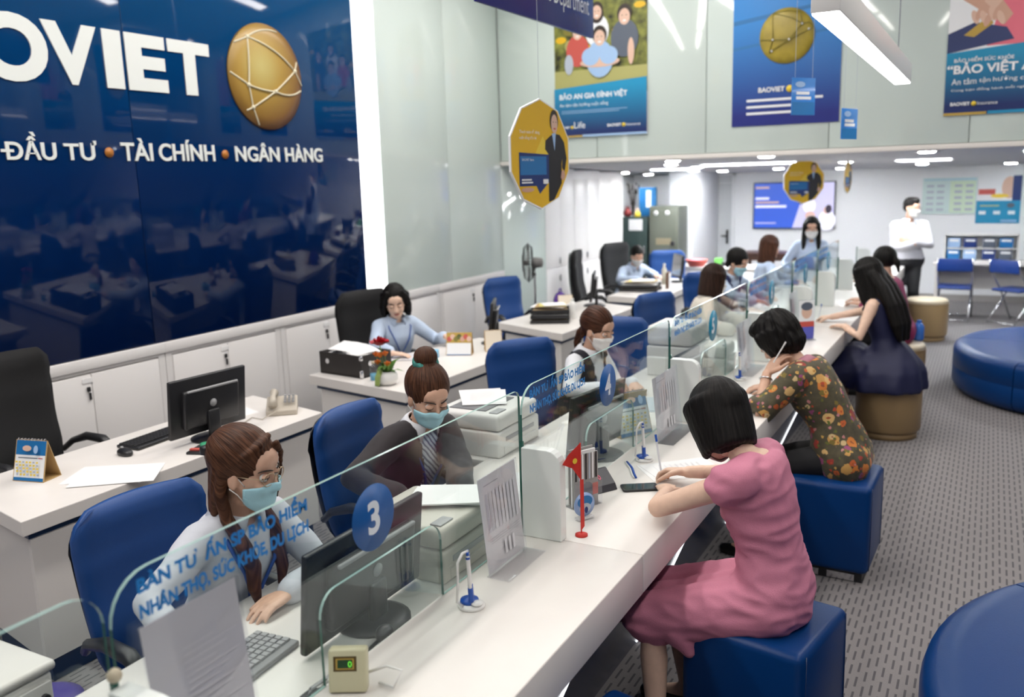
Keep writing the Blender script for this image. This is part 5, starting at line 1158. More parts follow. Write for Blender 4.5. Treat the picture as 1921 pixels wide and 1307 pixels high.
# ================================================================ PEOPLE
from mathutils.bvhtree import BVHTree
NP = np.array
def nrm(v): v = NP(v, float); return v / max(1e-9, np.linalg.norm(v))
class Blob:
    """closed overlapping pieces, fused into one skin by a voxel remesh"""
    def __init__(s): s.v = []; s.f = []
    def add(s, vs, fs):
        o = len(s.v); s.v += [tuple(p) for p in vs]; s.f += [tuple(i + o for i in f) for f in fs]
    def loft(s, rings):
        n = len(rings[0]); vs = [p for r in rings for p in r]; fs = []
        for a in range(len(rings) - 1):
            for k in range(n): fs.append((a * n + k, a * n + (k + 1) % n, (a + 1) * n + (k + 1) % n, (a + 1) * n + k))
        fs.append(tuple(range(n))[::-1]); fs.append(tuple(range((len(rings) - 1) * n, len(rings) * n)))
        s.add(vs, fs)
    def path(s, pts, rad, n=12, flat=None):
        """tube with rounded ends along pts; flat=(direction, factor) squashes the section"""
        pts = [NP(p, float) for p in pts]; P_, R_ = [], []
        d0 = nrm(pts[1] - pts[0]); d1 = nrm(pts[-1] - pts[-2])
        for a in (80, 45, 15): P_.append(pts[0] - d0 * rad[0] * math.sin(R(a))); R_.append(rad[0] * math.cos(R(a)))
        P_ += pts; R_ += list(rad)
        for a in (15, 45, 80): P_.append(pts[-1] + d1 * rad[-1] * math.sin(R(a))); R_.append(rad[-1] * math.cos(R(a)))
        u = None; rings = []
        for i, p in enumerate(P_):
            d = nrm(P_[min(i + 1, len(P_) - 1)] - P_[max(i - 1, 0)])
            if u is None:
                h = NP((0, 0, 1.0)) if abs(d[2]) < 0.8 else NP((1.0, 0, 0)); u = nrm(np.cross(h, d))
            else: u = nrm(u - d * np.dot(u, d))
            v = np.cross(d, u); ring = []
            for k in range(n):
                a = 2 * PI * k / n; q = (u * math.cos(a) + v * math.sin(a)) * R_[i]
                if flat is not None: fd = nrm(flat[0]); q = q - fd * np.dot(q, fd) * (1 - flat[1])
                ring.append(p + q)
            rings.append(ring)
        s.loft(rings)
    def cap(s, a, ra, b, rb, n=12, flat=None): s.path([a, b], [ra, rb], n, flat)
    def ell(s, c, r, Rm=None, n=12):
        rings = []; c = NP(c, float); Rm = np.eye(3) if Rm is None else Rm
        for i in range(1, n):
            t = PI * i / n; rings.append([c + Rm @ NP((r[0] * math.sin(t) * math.cos(a), r[1] * math.sin(t) * math.sin(a), -r[2] * math.cos(t))) for a in [2 * PI * k / (n + 4) for k in range(n + 4)]])
        s.loft(rings)
    def mesh(s, voxel, smooth=4, name='m'):
        me = bpy.data.meshes.new(name); me.from_pydata(s.v, [], s.f); me.update()
        bm = bmesh.new(); bm.from_mesh(me); bmesh.ops.recalc_face_normals(bm, faces=bm.faces); bm.to_mesh(me); bm.free()
        o = bpy.data.objects.new('tmp', me)
        r = o.modifiers.new('r', 'REMESH'); r.mode = 'VOXEL'; r.voxel_size = voxel
        if smooth: m = o.modifiers.new('s', 'SMOOTH'); m.factor = 0.5; m.iterations = smooth
        out = bake(o)
        bpy.data.objects.remove(o); bpy.data.meshes.remove(me)
        return out
def getco(me): a = np.empty(len(me.vertices) * 3); me.vertices.foreach_get('co', a); return a.reshape(-1, 3)
def getno(me): a = np.empty(len(me.vertices) * 3); me.vertices.foreach_get('normal', a); return a.reshape(-1, 3)
def setco(me, a): me.vertices.foreach_set('co', np.ascontiguousarray(a).ravel()); me.update()
def wrinkle(me, amp, fr, M=None, ridged=False):
    co, no = getco(me), getno(me); d = np.empty(len(co)); q = co if M is None else co @ M.T
    for i, p in enumerate(q):
        v = noise.noise((p[0] * fr[0], p[1] * fr[1], p[2] * fr[2]))
        d[i] = (1 - 2.4 * abs(v)) * 0.8 if ridged else v
    setco(me, co + no * (d * amp)[:, None])
def smooth_shade(me): me.polygons.foreach_set('use_smooth', [True] * len(me.polygons)); me.update()
def join(meshes, name):
    bm = bmesh.new()
    for m in meshes: bm.from_mesh(m); bpy.data.meshes.remove(m)
    me = bpy.data.meshes.new(name); bm.to_mesh(me); bm.free(); return me

def hair_mat(name, dark, light):
    if name in MATS: return MATS[name]
    m = mat(name, dark, 0.5, spec=0.18); nt = m.node_tree; b = nt.nodes['Principled BSDF']
    tc = nt.nodes.new('ShaderNodeAttribute'); tc.attribute_name = 'strand'
    nz = nt.nodes.new('ShaderNodeTexNoise'); nz.inputs['Scale'].default_value = 6.0; nz.inputs['Detail'].default_value = 4
    rp = nt.nodes.new('ShaderNodeValToRGB'); rp.color_ramp.elements[0].color = (*dark, 1); rp.color_ramp.elements[1].color = (*light, 1); rp.color_ramp.elements[0].position = 0.38; rp.color_ramp.elements[1].position = 0.68
    bp = nt.nodes.new('ShaderNodeBump'); bp.inputs['Strength'].default_value = 0.55; bp.inputs['Distance'].default_value = 0.004
    for a, c in ((tc.outputs['Vector'], nz.inputs['Vector']), (nz.outputs['Fac'], rp.inputs[0]), (rp.outputs[0], b.inputs['Base Color']), (nz.outputs['Fac'], bp.inputs['Height']), (bp.outputs[0], b.inputs['Normal'])): nt.links.new(a, c)
    return m
H_BLACK = hair_mat('black_hair', (0.0025, 0.002, 0.002), (0.010, 0.008, 0.007)); H_BROWN = hair_mat('brown_hair', (0.030, 0.011, 0.006), (0.13, 0.055, 0.028)); H_DBROWN = hair_mat('dark_brown_hair', (0.010, 0.005, 0.004), (0.05, 0.022, 0.013)); H_AUBURN = hair_mat('auburn_hair', (0.026, 0.009, 0.005), (0.105, 0.040, 0.02))
SKIN = mat('skin', (0.66, 0.40, 0.285), 0.48, var=0.04, bscale=40); SKIN_L = mat('light_skin', (0.78, 0.53, 0.40), 0.48, var=0.04, bscale=40)
EYE_W = mat('eye_white', (0.72, 0.70, 0.68), 0.2); IRIS = mat('dark_iris', (0.02, 0.010, 0.006), 0.1); LASH = mat('brow_and_lash', (0.02, 0.011, 0.008), 0.6); LIPS = mat('lips', (0.48, 0.15, 0.13), 0.4)
MASK_B = mat('blue_mask', (0.40, 0.70, 0.80), 0.7, bump=0.1, bscale=300); MASK_W = mat('white_mask', (0.80, 0.79, 0.77), 0.7, bump=0.1, bscale=300); MASK_K = mat('black_mask', (0.01, 0.01, 0.012), 0.7)

def ik(a, b, l1, l2, pole):
    a, b, pole = NP(a, float), NP(b, float), nrm(pole); d = b - a; D = np.linalg.norm(d); u = d / D
    if D > (l1 + l2) * 0.999: b = a + u * (l1 + l2) * 0.999; D = (l1 + l2) * 0.999
    x = (l1 * l1 - l2 * l2 + D * D) / (2 * D); h = math.sqrt(max(0, l1 * l1 - x * x)); p = nrm(pole - u * np.dot(pole, u))
    return a + u * x + p * h, b

def hand(B, wrist, d, n, side, curl, s=1.0, spread=0.06, thumb=0.6):
    """palm and five fingers; d finger direction, n palm normal, side +1 left hand / -1 right hand"""
    w_ = NP(wrist, float); d = nrm(d); n = nrm(NP(n) - d * np.dot(n, d)); x = np.cross(n, d) * side      # x points to the thumb side
    rings = []
    for t, a, b in ((-0.015, 0.024, 0.019), (0.0, 0.025, 0.019), (0.03, 0.034, 0.018), (0.06, 0.039, 0.016), (0.085, 0.038, 0.014), (0.095, 0.034, 0.010)):
        c = w_ + d * t * s; rings.append([c + (x * a * math.cos(q) - n * b * math.sin(q)) * s for q in [2 * PI * k / 12 for k in range(12)]])
    B.loft(rings)
    for k, (off, ln, r) in enumerate(((0.029, 0.070, 0.0088), (0.0095, 0.079, 0.0092), (-0.0105, 0.073, 0.0088), (-0.029, 0.057, 0.0078))):
        c = curl[k] if hasattr(curl, '__len__') else curl
        p = w_ + (d * 0.083 + x * off) * s; a = spread * (1.5 - k); dd = nrm(d * math.cos(a) + x * math.sin(a)); pts = [p]; ang = c * 0.5
        for seg, f in enumerate((0.45, 0.30, 0.25)):
            v = dd * math.cos(ang) + n * math.sin(ang); p = p + v * ln * f * s; pts.append(p); ang += c * (0.75 if seg == 0 else 0.5)
        B.path(pts, [r * s, r * 0.97 * s, r * 0.88 * s, r * 0.72 * s], 8)
    p = w_ + (d * 0.022 + x * 0.024) * s; v1 = nrm(d * 0.72 + x * 0.62 + n * 0.25 * thumb); v2 = nrm(d * 0.9 + x * 0.2 + n * 0.45 * thumb)
    B.path([p, p + v1 * 0.042 * s, p + v1 * 0.042 * s + v2 * 0.028 * s, p + v1 * 0.042 * s + v2 * 0.052 * s], [0.0135 * s, 0.0115 * s, 0.0100 * s, 0.008 * s], 8)

def head_R(yaw, pitch, roll=0.0): return np.array(Matrix.Rotation(R(yaw), 3, 'Z') @ Matrix.Rotation(R(pitch), 3, 'Y') @ Matrix.Rotation(R(roll), 3, 'X'))
RINGS = ((-0.09, 0.135, 0.10, 0.0), (-0.03, 0.165, 0.118, 0.0), (0.04, 0.168, 0.115, 0.0), (0.11, 0.142, 0.100, 0.0), (0.17, 0.122, 0.090, 0.0), (0.24, 0.132, 0.096, 0.004), (0.31, 0.144, 0.108, 0.012), (0.37, 0.150, 0.106, 0.010), (0.42, 0.152, 0.092, 0.0), (0.455, 0.140, 0.078, -0.004), (0.48, 0.095, 0.062, -0.006), (0.50, 0.058, 0.052, -0.004))

class Person:
    def __init__(s, label, pel, yaw, lean, head, sc_=1.0, base=None, q=1.0, male=False, skin=None, twist=0.0, side=0.0, ak=1.0, hoff=(0, 0, 0)):
        s.k = sc_; s.hk = sc_ * (1.06 if not male else 1.0); s.ak = ak; s.q = q; s.skin = skin or SKIN; s.male = male
        s.loc = V((pel[0], pel[1], 0.0)) if base is None else V(base)
        s.root = thing('person', label, 'person', s.loc, 0)
        y = R(yaw); s.F = NP((math.cos(y), math.sin(y), 0)); s.L = NP((-math.sin(y), math.cos(y), 0)); Z = NP((0, 0, 1.0))
        l0, l1, l2 = lean; s.pel = NP(pel, float)
        def T(a): a = R(a); return nrm(Z * math.cos(a) + s.F * math.sin(a) + s.L * math.tan(R(side)))
        # spine sampled every centimetre
        s.sp = []; p = s.pel - T(l0) * 0.10 * sc_
        for i in range(63):
            t = -0.10 + 0.01 * i; f = min(1, max(0, t / 0.48)); a = l0 + (l1 - l0) * min(1, f * 2) if f < 0.5 else l1 + (l2 - l1) * (f * 2 - 1)
            d = T(a); s.sp.append((t, p.copy(), d)); p = p + d * 0.01 * sc_
        tw = R(twist); s.Lu = nrm(s.L * math.cos(tw) - s.F * math.sin(tw)); s.Fu = nrm(s.F * math.cos(tw) + s.L * math.sin(tw))
        wd = 1.14 if male else 1.0
        nb, Tn = s.at(0.475); s.nb = nb; s.wd = wd
        sp_, sd_ = s.at(0.435)
        s.sh = {1: sp_ + s.Lu * 0.150 * sc_ * wd, -1: sp_ - s.Lu * 0.150 * sc_ * wd}
        s.H = head_R(*head); up = s.H[:, 2]; fw = s.H[:, 0]
        s.hc = nb + Tn * 0.075 * sc_ + up * 0.108 * sc_ + fw * 0.018 * sc_ + NP(hoff)
        s.arm = {}; s.leg = {}; s.parts = []
    def at(s, t):
        i = min(len(s.sp) - 1, max(0, int(round((t + 0.10) * 100)))); return s.sp[i][1], s.sp[i][2]
    def frame(s, t):
        c, T = s.at(t); f = min(1, max(0, t / 0.45)); Lx = nrm(s.L * (1 - f) + s.Lu * f); Lx = nrm(Lx - T * np.dot(Lx, T)); return c, Lx, np.cross(Lx, T), T
    def torso_pt(s, t, ang, off):
        """surface point: ang 0 = front, 90 = left"""
        r = [np.interp(t, [q[0] for q in RINGS], [q[j] for q in RINGS]) for j in (1, 2, 3)]
        c, Lx, Fx, T = s.frame(t); a = R(ang)
        return c + (Lx * (r[0] * s.wd * s.k + off) * math.sin(a) + Fx * ((r[1] * s.k + off) * math.cos(a) + r[2] * s.k))
    def set_arm(s, side, wrist, pole=(0, 0, -1), d=None, n=(0, 0, -1), curl=0.5, thumb=0.6, spread=0.06):
        e, w_ = ik(s.sh[side], wrist, 0.262 * s.k * s.ak * (1.06 if s.male else 1), 0.235 * s.k * s.ak * (1.06 if s.male else 1), pole)
        s.arm[side] = dict(e=e, w=w_, d=nrm(w_ - e) if d is None else nrm(d), n=n, curl=curl, thumb=thumb, spread=spread)
    def set_leg(s, side, ankle, pole, foot=None):
        c, Lx, Fx, T = s.frame(0.0); hip = s.pel + s.L * side * 0.085 * s.k - NP((0, 0, 0.02))
        e, a = ik(hip, ankle, 0.40 * s.k, 0.40 * s.k, pole); s.leg[side] = dict(h=hip, e=e, a=a, f=s.F if foot is None else nrm(foot))
    def torso(s, B, infl, t0=-0.09, t1=0.5, flare=0.0):
        rings = []
        ts = [t0] + [r[0] for r in RINGS if t0 < r[0] < t1] + [t1]
        for t in ts:
            rings.append([s.torso_pt(t, a, infl * (0.4 if t > 0.47 else 1.0) + flare * max(0, (0.12 - t))) for a in range(0, 360, 18)])
        B.loft(rings)
    def shoulders(s, B, infl):
        c, T = s.at(0.445)
        for k in (1, -1): B.cap(c + s.Lu * k * 0.05 * s.k, 0.050 * s.k + infl, s.sh[k], 0.049 * s.k * s.wd + infl)
    def arms(s, B, infl, frac, end=0.0, sides=(1, -1)):
        for k in sides:
            if k not in s.arm: continue
            A = s.arm[k]; a, e, w_ = s.sh[k], A['e'], A['w']; g = s.wd * s.k
            up = lambda f: (0.048 - 0.011 * f) * g; fo = lambda f: (0.038 - 0.013 * f) * g
            if frac <= 1: B.path([a, a + (e - a) * frac], [up(0) + infl, up(frac) + infl + end])
            else:
                f = frac - 1; m = a + (e - a) * 0.5
                B.path([a, m, e, e + (w_ - e) * f * 0.5, e + (w_ - e) * f], [up(0) + infl, up(0.5) + infl, up(1) + infl * 1.1, fo(f * 0.5) + infl, fo(f) + infl + end])
    def legs(s, B, infl, frac):
        for k, A in s.leg.items():
            h, e, a = A['h'], A['e'], A['a']; th = lambda f: (0.078 - 0.026 * f) * s.k; sh = lambda f: (0.052 - 0.020 * f) * s.k
            if frac <= 1: B.path([h, h + (e - h) * frac], [th(0) + infl, th(frac) + infl])
            else:
                f = frac - 1; B.path([h, h + (e - h) * 0.5, e, e + (a - e) * f * 0.35, e + (a - e) * f], [th(0) + infl, th(0.5) + infl, th(1) + infl, sh(0.25) + infl + 0.004, sh(f) + infl])
    def put(s, name, me, m):
        me.transform(Matrix.Translation(-s.loc)); smooth_shade(me)
        for x in (m if isinstance(m, (list, tuple)) else [m]): me.materials.append(x)
        return place(name, me, s.root)
    def hw(s, p): return s.hc + s.H @ (NP(p, float) * s.hk)          # head local to world
    # ---- the body: one mesh
    def body(s, face=True, bare=True):
        B = Blob(); s.torso(B, -0.004); s.shoulders(B, -0.002); s.arms(B, 0.0, 2.0); s.legs(B, 0.0, 2.0)
        nb = s.nb; B.path([nb - s.at(0.47)[1] * 0.03, nb + (s.hw((-0.02, 0, -0.06)) - nb) * 0.5, s.hw((-0.018, 0, -0.035))], [0.056 * s.k * s.wd, 0.047 * s.k * s.wd, 0.050 * s.k * s.wd])
        for k, A in s.leg.items(): B.path([A['a'] + NP((0, 0, -0.01)), A['a'] + A['f'] * 0.10 + NP((0, 0, -0.045)), A['a'] + A['f'] * 0.16 + NP((0, 0, -0.055))], [0.033, 0.032, 0.024])
        ms = [B.mesh(0.011 * s.q, 5)]
        Hd = Blob()
        for k, A in s.arm.items():
            Hd.cap(A['e'] + (A['w'] - A['e']) * 0.80, 0.028 * s.k, A['w'], 0.0245 * s.k, flat=None); hand(Hd, A['w'], A['d'], A['n'], k, A['curl'], s.k * (1.08 if s.male else 1.0), A['spread'], A['thumb'])
        if s.arm: ms.append(Hd.mesh(0.0045 * s.q, 2))
        E_ = Blob(); k_ = s.hk; Rm = s.H
        def el(c, r): E_.ell(s.hw(c), NP(r) * k_, Rm, 16)
        el((-0.012, 0, 0.035), (0.098, 0.077, 0.088)); el((0.022, 0, -0.02), (0.066, 0.066, 0.085)); el((0.036, 0, -0.070), (0.050, 0.050, 0.042)); el((0.058, 0, -0.093), (0.024, 0.026, 0.018)); el((0.062, 0, 0.045), (0.024, 0.052, 0.040))
        for q in (1, -1): el((-0.004, q * 0.0745, -0.008), (0.019, 0.010, 0.032)); el((0.058, q * 0.034, -0.028), (0.026, 0.024, 0.024)); 
        E_.path([s.hw((0.082, 0, 0.012)), s.hw((0.092, 0, -0.012)), s.hw((0.101, 0, -0.030))], [0.008 * k_, 0.0095 * k_, 0.012 * k_]); el((0.090, 0.010, -0.032), (0.011, 0.009, 0.008)); el((0.090, -0.010, -0.032), (0.011, 0.009, 0.008))
        E_.cap(s.hw((-0.018, 0, -0.04)), 0.046 * k_, s.hw((-0.02, 0, -0.085)), 0.045 * k_)
        hm = E_.mesh(0.0042 * max(1, s.q * 0.9), 4); co = getco(hm); lc = (co - s.hc) @ s.H / k_
        for q in (1, -1):
            d = lc - NP((0.088, q * 0.031, 0.006)); w_ = np.exp(-((d[:, 1] / 0.019) ** 2 + (d[:, 2] / 0.012) ** 2 + (d[:, 0] / 0.04) ** 2)); lc[:, 0] -= 0.0105 * w_
        hm_co = s.hc + (lc * k_) @ s.H.T; setco(hm, hm_co); s.bvh = BVHTree.FromPolygons([V(c) for c in hm_co], [tuple(f.vertices) for f in hm.polygons]); ms.append(hm)
        lid = Blob(); look = getattr(s, 'lid', 0.45)
        for q in (1, -1):     # eyelids
            c = NP((0.0735, q * 0.031, 0.0055)); 
            for sgn, lim in ((1, look), (-1, -0.62)):
                rows = []
                for i in range(5):
                    z = (1.0 - (1.0 - (1 - 2 * look if sgn > 0 else 0.62)) * i / 4) * sgn
                    r_ = math.sqrt(max(0.0, 1 - z * z)); rows.append([s.hw(c + NP((0.0150 * r_ * math.cos(a), 0.0172 * r_ * math.sin(a), 0.0142 * z))) for a in [R(-85 + 170 * j / 10) for j in range(11)]])
                o = len(lid.v); lid.v += [tuple(p) for r_ in rows for p in r_]
                for i in range(4):
                    for j in range(10): lid.f.append((o + i * 11 + j, o + i * 11 + j + 1, o + (i + 1) * 11 + j + 1, o + (i + 1) * 11 + j))
        me = bpy.data.meshes.new('lid'); me.from_pydata(lid.v, [], lid.f); me.update(); ms.append(me)
        s.body_o = s.put('body', join(ms, 'body'), s.skin)
        if face: s.face()
    def face(s):
        k = s.hk; look = getattr(s, 'lid', 0.45)
        for q in (1, -1):
            mb = MB(); T = Matrix.Translation(-s.loc) @ Matrix.Translation(V(s.hw((0.0735, q * 0.031, 0.0055)))) @ Matrix(s.H.tolist()).to_4x4()
            mb.sph((0, 0, 0), (0.0138 * k, 0.016 * k, 0.0130 * k), 12, M=T)
            gz = -0.35 if look > 0.5 else -0.08
            mb.sph((0.0098 * k, 0.0, gz * 0.010 * k), (0.0045 * k, 0.0062 * k, 0.0062 * k), 8, mi=1, M=T)
            mb.build('eye', [EYE_W, IRIS], s.root)
            z = (1 - 2 * look); r_ = math.sqrt(1 - z * z)
            MB().tube([V(s.hw(NP((0.0735, q * 0.031, 0.0055)) + NP((0.0152 * r_ * math.cos(a), 0.0175 * r_ * math.sin(a), 0.0142 * z - 0.001 * abs(math.sin(a)))))) - s.loc for a in [R(-80 + 16 * j) for j in range(11)]], 0.0013 * k, 5).build('eyelashes', LASH, s.root)
            ob = [(0.0945, 0.012, 0.0265), (0.0925, 0.022, 0.030), (0.0865, 0.034, 0.0312), (0.076, 0.046, 0.0285), (0.068, 0.052, 0.025)]
            MB().tube([V(s.hw((a - 0.004, q * b, c))) - s.loc for a, b, c in ob], [0.0022 * k, 0.0028 * k, 0.0027 * k, 0.002 * k, 0.001 * k], 6).build('eyebrow', LASH, s.root)
    def lips(s):
        mb = MB()
        for dz, r_ in ((-0.0035, 0.0042), (0.0025, 0.0034)): mb.tube([V(s.hw((x, y, -0.060 + dz))) - s.loc for x, y in ((0.0775, -0.021), (0.086, -0.010), (0.0885, 0), (0.086, 0.010), (0.0775, 0.021))], [0.0012, r_, r_, r_, 0.0012], 7)
        mb.build('lips', LIPS, s.root)
    def mask(s, m, strap=MASK_W):
        rows = []; nz, na = 14, 22
        for i in range(nz + 1):
            v = i / nz; z = -0.010 - 0.109 * v; row = []
            for j in range(na + 1):
                u = -1 + 2 * j / na; top = z + (-0.018 * abs(u) ** 1.5 if v < 0.5 else 0) * (1 - v) + (0.040 * abs(u) ** 1.6) * v ** 1.5; ang = u * R(74)
                fx = 0.088 + 0.022 * math.exp(-(u / 0.2) ** 2) * max(0, 1 - abs(v - 0.22) / 0.5) - 0.004 * v - (0.018 * max(0, v - 0.72) / 0.28)
                rx = fx - 0.018; ry = 0.0665 - 0.010 * v
                x = 0.014 + rx * math.cos(ang) ** 0.9 + 0.0012 * math.sin(v * 6 * PI) * (1 - u * u); y = (ry + 0.004) * math.sin(ang)
                ca, sa = math.cos(ang), math.sin(ang); o_ = NP((0.010, 0, top)); dl = NP((ca, sa, 0)); w0 = s.hw(o_ + dl * 0.2); h_ = s.bvh.ray_cast(V(w0), V(-(s.H @ dl)))
                rad = math.hypot(x - 0.010, y) - 0.008
                if h_[0] is not None: rad = max(rad, (0.2 * s.hk - h_[3]) / s.hk + 0.0075)
                row.append(NP((0.010 + rad * ca + 0.0012 * math.sin(v * 6 * PI) * (1 - u * u), rad * sa, top)))
            rows.append(row)
        G = NP(rows)
        for _ in range(2): G[1:-1, 1:-1] = np.maximum(G[1:-1, 1:-1] * 1.0, 0 * G[1:-1, 1:-1] - 9) * 0.5 + (G[:-2, 1:-1] + G[2:, 1:-1] + G[1:-1, :-2] + G[1:-1, 2:]) * 0.125
        rows = [[V(s.hw(q_)) - s.loc for q_ in r__] for r__ in G]
        t = MB(); t.grid(rows); o = t.build('face_mask', m, s.root); md = o.modifiers.new('t', 'SOLIDIFY'); md.thickness = 0.004; md.offset = 1
        for q in (1, -1):
            MB().tube([V(s.hw(p)) - s.loc for p in ((0.032, q * 0.066, -0.022), (0.012, q * 0.074, 0.002), (-0.010, q * 0.082, 0.010))], 0.0016, 5).build('mask_strap', strap, o)
            MB().tube([V(s.hw(p)) - s.loc for p in ((0.032, q * 0.058, -0.080), (0.012, q * 0.070, -0.052), (-0.012, q * 0.080, -0.035))], 0.0016, 5).build('mask_strap', strap, o)
    def glasses(s, m):
        mb = MB()
        for q in (1, -1):
            mb.tube([V(s.hw((0.099 - 0.010 * abs(math.cos(a) * 0.024 + 0.033) / 0.05, q * (0.033 + 0.025 * math.cos(a)), 0.004 + 0.020 * math.sin(a)))) - s.loc for a in [2 * PI * j / 18 for j in range(18)]], 0.0014, 6, closed=True)
            mb.tube([V(s.hw(p)) - s.loc for p in ((0.086, q * 0.058, 0.010), (0.05, q * 0.072, 0.010), (0.0, q * 0.079, 0.008))], 0.0014, 5)
        mb.tube([V(s.hw(p)) - s.loc for p in ((0.096, -0.009, 0.008), (0.098, 0, 0.011), (0.096, 0.009, 0.008))], 0.0013, 5); mb.build('spectacles', m, s.root)
    def hair(s, m, pieces, vox=0.0048, amp=0.003, fr=(60, 60, 10), name='hair', sm=3, pole=(-0.35, 0, 1.0), curly=False):
        B = Blob()
        for p in pieces:
            if p[0] == 'e': B.ell(s.hw(p[1]), NP(p[2]) * s.hk, s.H, 14)
            else: B.path([s.hw(q) for q in p[1]], [r_ * s.hk for r_ in p[2]], 10)
        me = B.mesh(vox * max(1, s.q * 0.9), sm)
        co = getco(me); lc = (co - s.hc) @ s.H / s.hk - NP((-0.02, 0, 0.03)); ax = nrm(pole); e1 = nrm(np.cross((0, 1, 0), ax)); e2 = np.cross(ax, e1)
        u_, v_, w_ = lc @ e1, lc @ e2, lc @ ax; az = np.arctan2(v_, u_); lat = np.arctan2(w_, np.hypot(u_, v_))
        sv = np.stack([np.cos(az) * 4, np.sin(az) * 4, lat * 0.22 + np.minimum(w_ + 0.1, 0) * 1.2], 1)
        if amp:
            no = getno(me); d = NP([noise.noise((q[0] * 2.2, q[1] * 2.2, q[2] * 1.5)) + (0.6 * noise.noise((lc[i][0] * fr[0], lc[i][1] * fr[0], lc[i][2] * fr[2])) if curly else 0) for i, q in enumerate(sv)]); setco(me, co + no * (d * amp)[:, None])
        at = me.attributes.new('strand', 'FLOAT_VECTOR', 'POINT'); at.data.foreach_set('vector', np.ascontiguousarray(sv).ravel())
        return s.put(name, me, m)
    def cloth(s, name, m, infl=0.012, torso=None, sleeve=0, sleeve_end=0.004, legs=0, extra=None, amp=0.004, fr=(14, 14, 9), vox=0.011, cut=None, sm=5, flare=0.0, shoulders=True, ridged=False, sides=(1, -1)):
        B = Blob()
        if torso: s.torso(B, infl, torso[0], torso[1], flare)
        if torso and torso[1] > 0.44 and shoulders: s.shoulders(B, infl)
        if sleeve: s.arms(B, infl, sleeve, sleeve_end, sides)
        if legs: s.legs(B, infl, legs)
        if extra: extra(B)
        me = B.mesh(vox * s.q, sm)
        if amp: wrinkle(me, amp, fr, None, ridged)
        if cut:
            co = getco(me); bm = bmesh.new(); bm.from_mesh(me); bm.verts.ensure_lookup_table()
            km = cut(co); kill = [v for i, v in enumerate(bm.verts) if km[i]]; bmesh.ops.delete(bm, geom=kill, context='VERTS'); bm.to_mesh(me); bm.free()
        o = s.put(name, me, m)
        if cut: md = o.modifiers.new('t', 'SOLIDIFY'); md.thickness = 0.006; md.offset = -1
        return o
    def tloc(s, P_):
        """world points -> (t along the spine, lateral, forward) of the torso, as arrays"""
        ts = NP([q[0] for q in s.sp]); cs = NP([q[1] for q in s.sp]); ds = NP([q[2] for q in s.sp])
        i = np.abs(P_ @ ds.T - (cs * ds).sum(1)[None]).argmin(1); fr = [s.frame(t) for t in ts]
        Lx = NP([f[1] for f in fr]); Fx = NP([f[2] for f in fr]); d = P_ - cs[i]
        return ts[i], (d * Lx[i]).sum(1), (d * Fx[i]).sum(1)
    def collar(s, m, r0=0.056, r1=0.088, gap=24, h=0.035, drop=0.02):
        c, Lx, Fx, T = s.frame(0.487); k = s.k; rows = []
        for rr, hh, gp in ((r0, h, gap * 0.35), (r0 + 0.006, h * 1.15, gap * 0.5), ((r0 + r1) / 2, h * 0.7, gap * 0.8), (r1, -drop, gap)):
            rows.append([V(c + (Lx * rr * 1.08 * math.sin(a) + Fx * rr * math.cos(a) + T * (hh - (0.022 * max(0, math.cos(a)) if hh < 0.02 else 0))) * k) - s.loc for a in [R(gp + (360 - 2 * gp) * j / 28) for j in range(29)]])
        mb = MB(); mb.grid(rows); o = mb.build('collar', m, s.root); md = o.modifiers.new('t', 'SOLIDIFY'); md.thickness = 0.003; return o
    def lanyard(s, m, off=0.02, t1=0.20, w_=0.008, badge=None):
        mb = MB(); low = s.torso_pt(t1, 0, off)
        for q in (1, -1):
            mb.tube([V(p) - s.loc for p in (s.torso_pt(0.485, q * 62, 0.014), s.torso_pt(0.45, q * 36, off), s.torso_pt(0.36, q * 22, off), s.torso_pt(0.28, q * 11, off), low)], w_ * 0.5, 6)
        o = mb.build('lanyard', m, s.root)
        c, Lx, Fx, T = s.frame(t1 - 0.04); p = s.torso_pt(t1 - 0.04, 0, off + 0.004)
        bm_ = MB(); bm_.box((0, 0, 0), (0.055, 0.085, 0.003), 0.002, M=Matrix.Translation(-s.loc) @ axes(p, Lx, T, Fx)); bm_.build('badge', badge or P_BLUE, o)
    def shoes(s, m):
        for k, A in s.leg.items():
            B = Blob(); B.path([A['a'] + NP((0, 0, -0.045)) - A['f'] * 0.03, A['a'] + A['f'] * 0.07 + NP((0, 0, -0.052)), A['a'] + A['f'] * 0.17 + NP((0, 0, -0.06))], [0.038, 0.04, 0.03]); s.put('shoe', B.mesh(0.008 * s.q, 3), m)
def CAP(dx=0.0, s=1.0): return [('e', (-0.024 + dx, 0, 0.044), (0.106 * s, 0.0905 * s, 0.099 * s))]
def locks(angs, z0, z1, r, rad=0.080, flare=0.0, fwd=-0.018, wav=0.0, zmid=None):
    out = []
    for i, a in enumerate(angs):
        c, n = math.cos(R(a)), math.sin(R(a)); n_ = 4 if z1 > -0.2 else 7; pts = []; rr = []
        for j in range(n_):
            f = j / (n_ - 1); q = rad + flare * f; pts.append((fwd + q * 1.06 * c + wav * math.sin(f * 7 + i), q * n + wav * math.cos(f * 6 + i * 2), z0 + (z1 - z0) * f)); rr.append(r * (1.0 - 0.35 * f * f))
        out.append(('p', pts, rr))
    return out
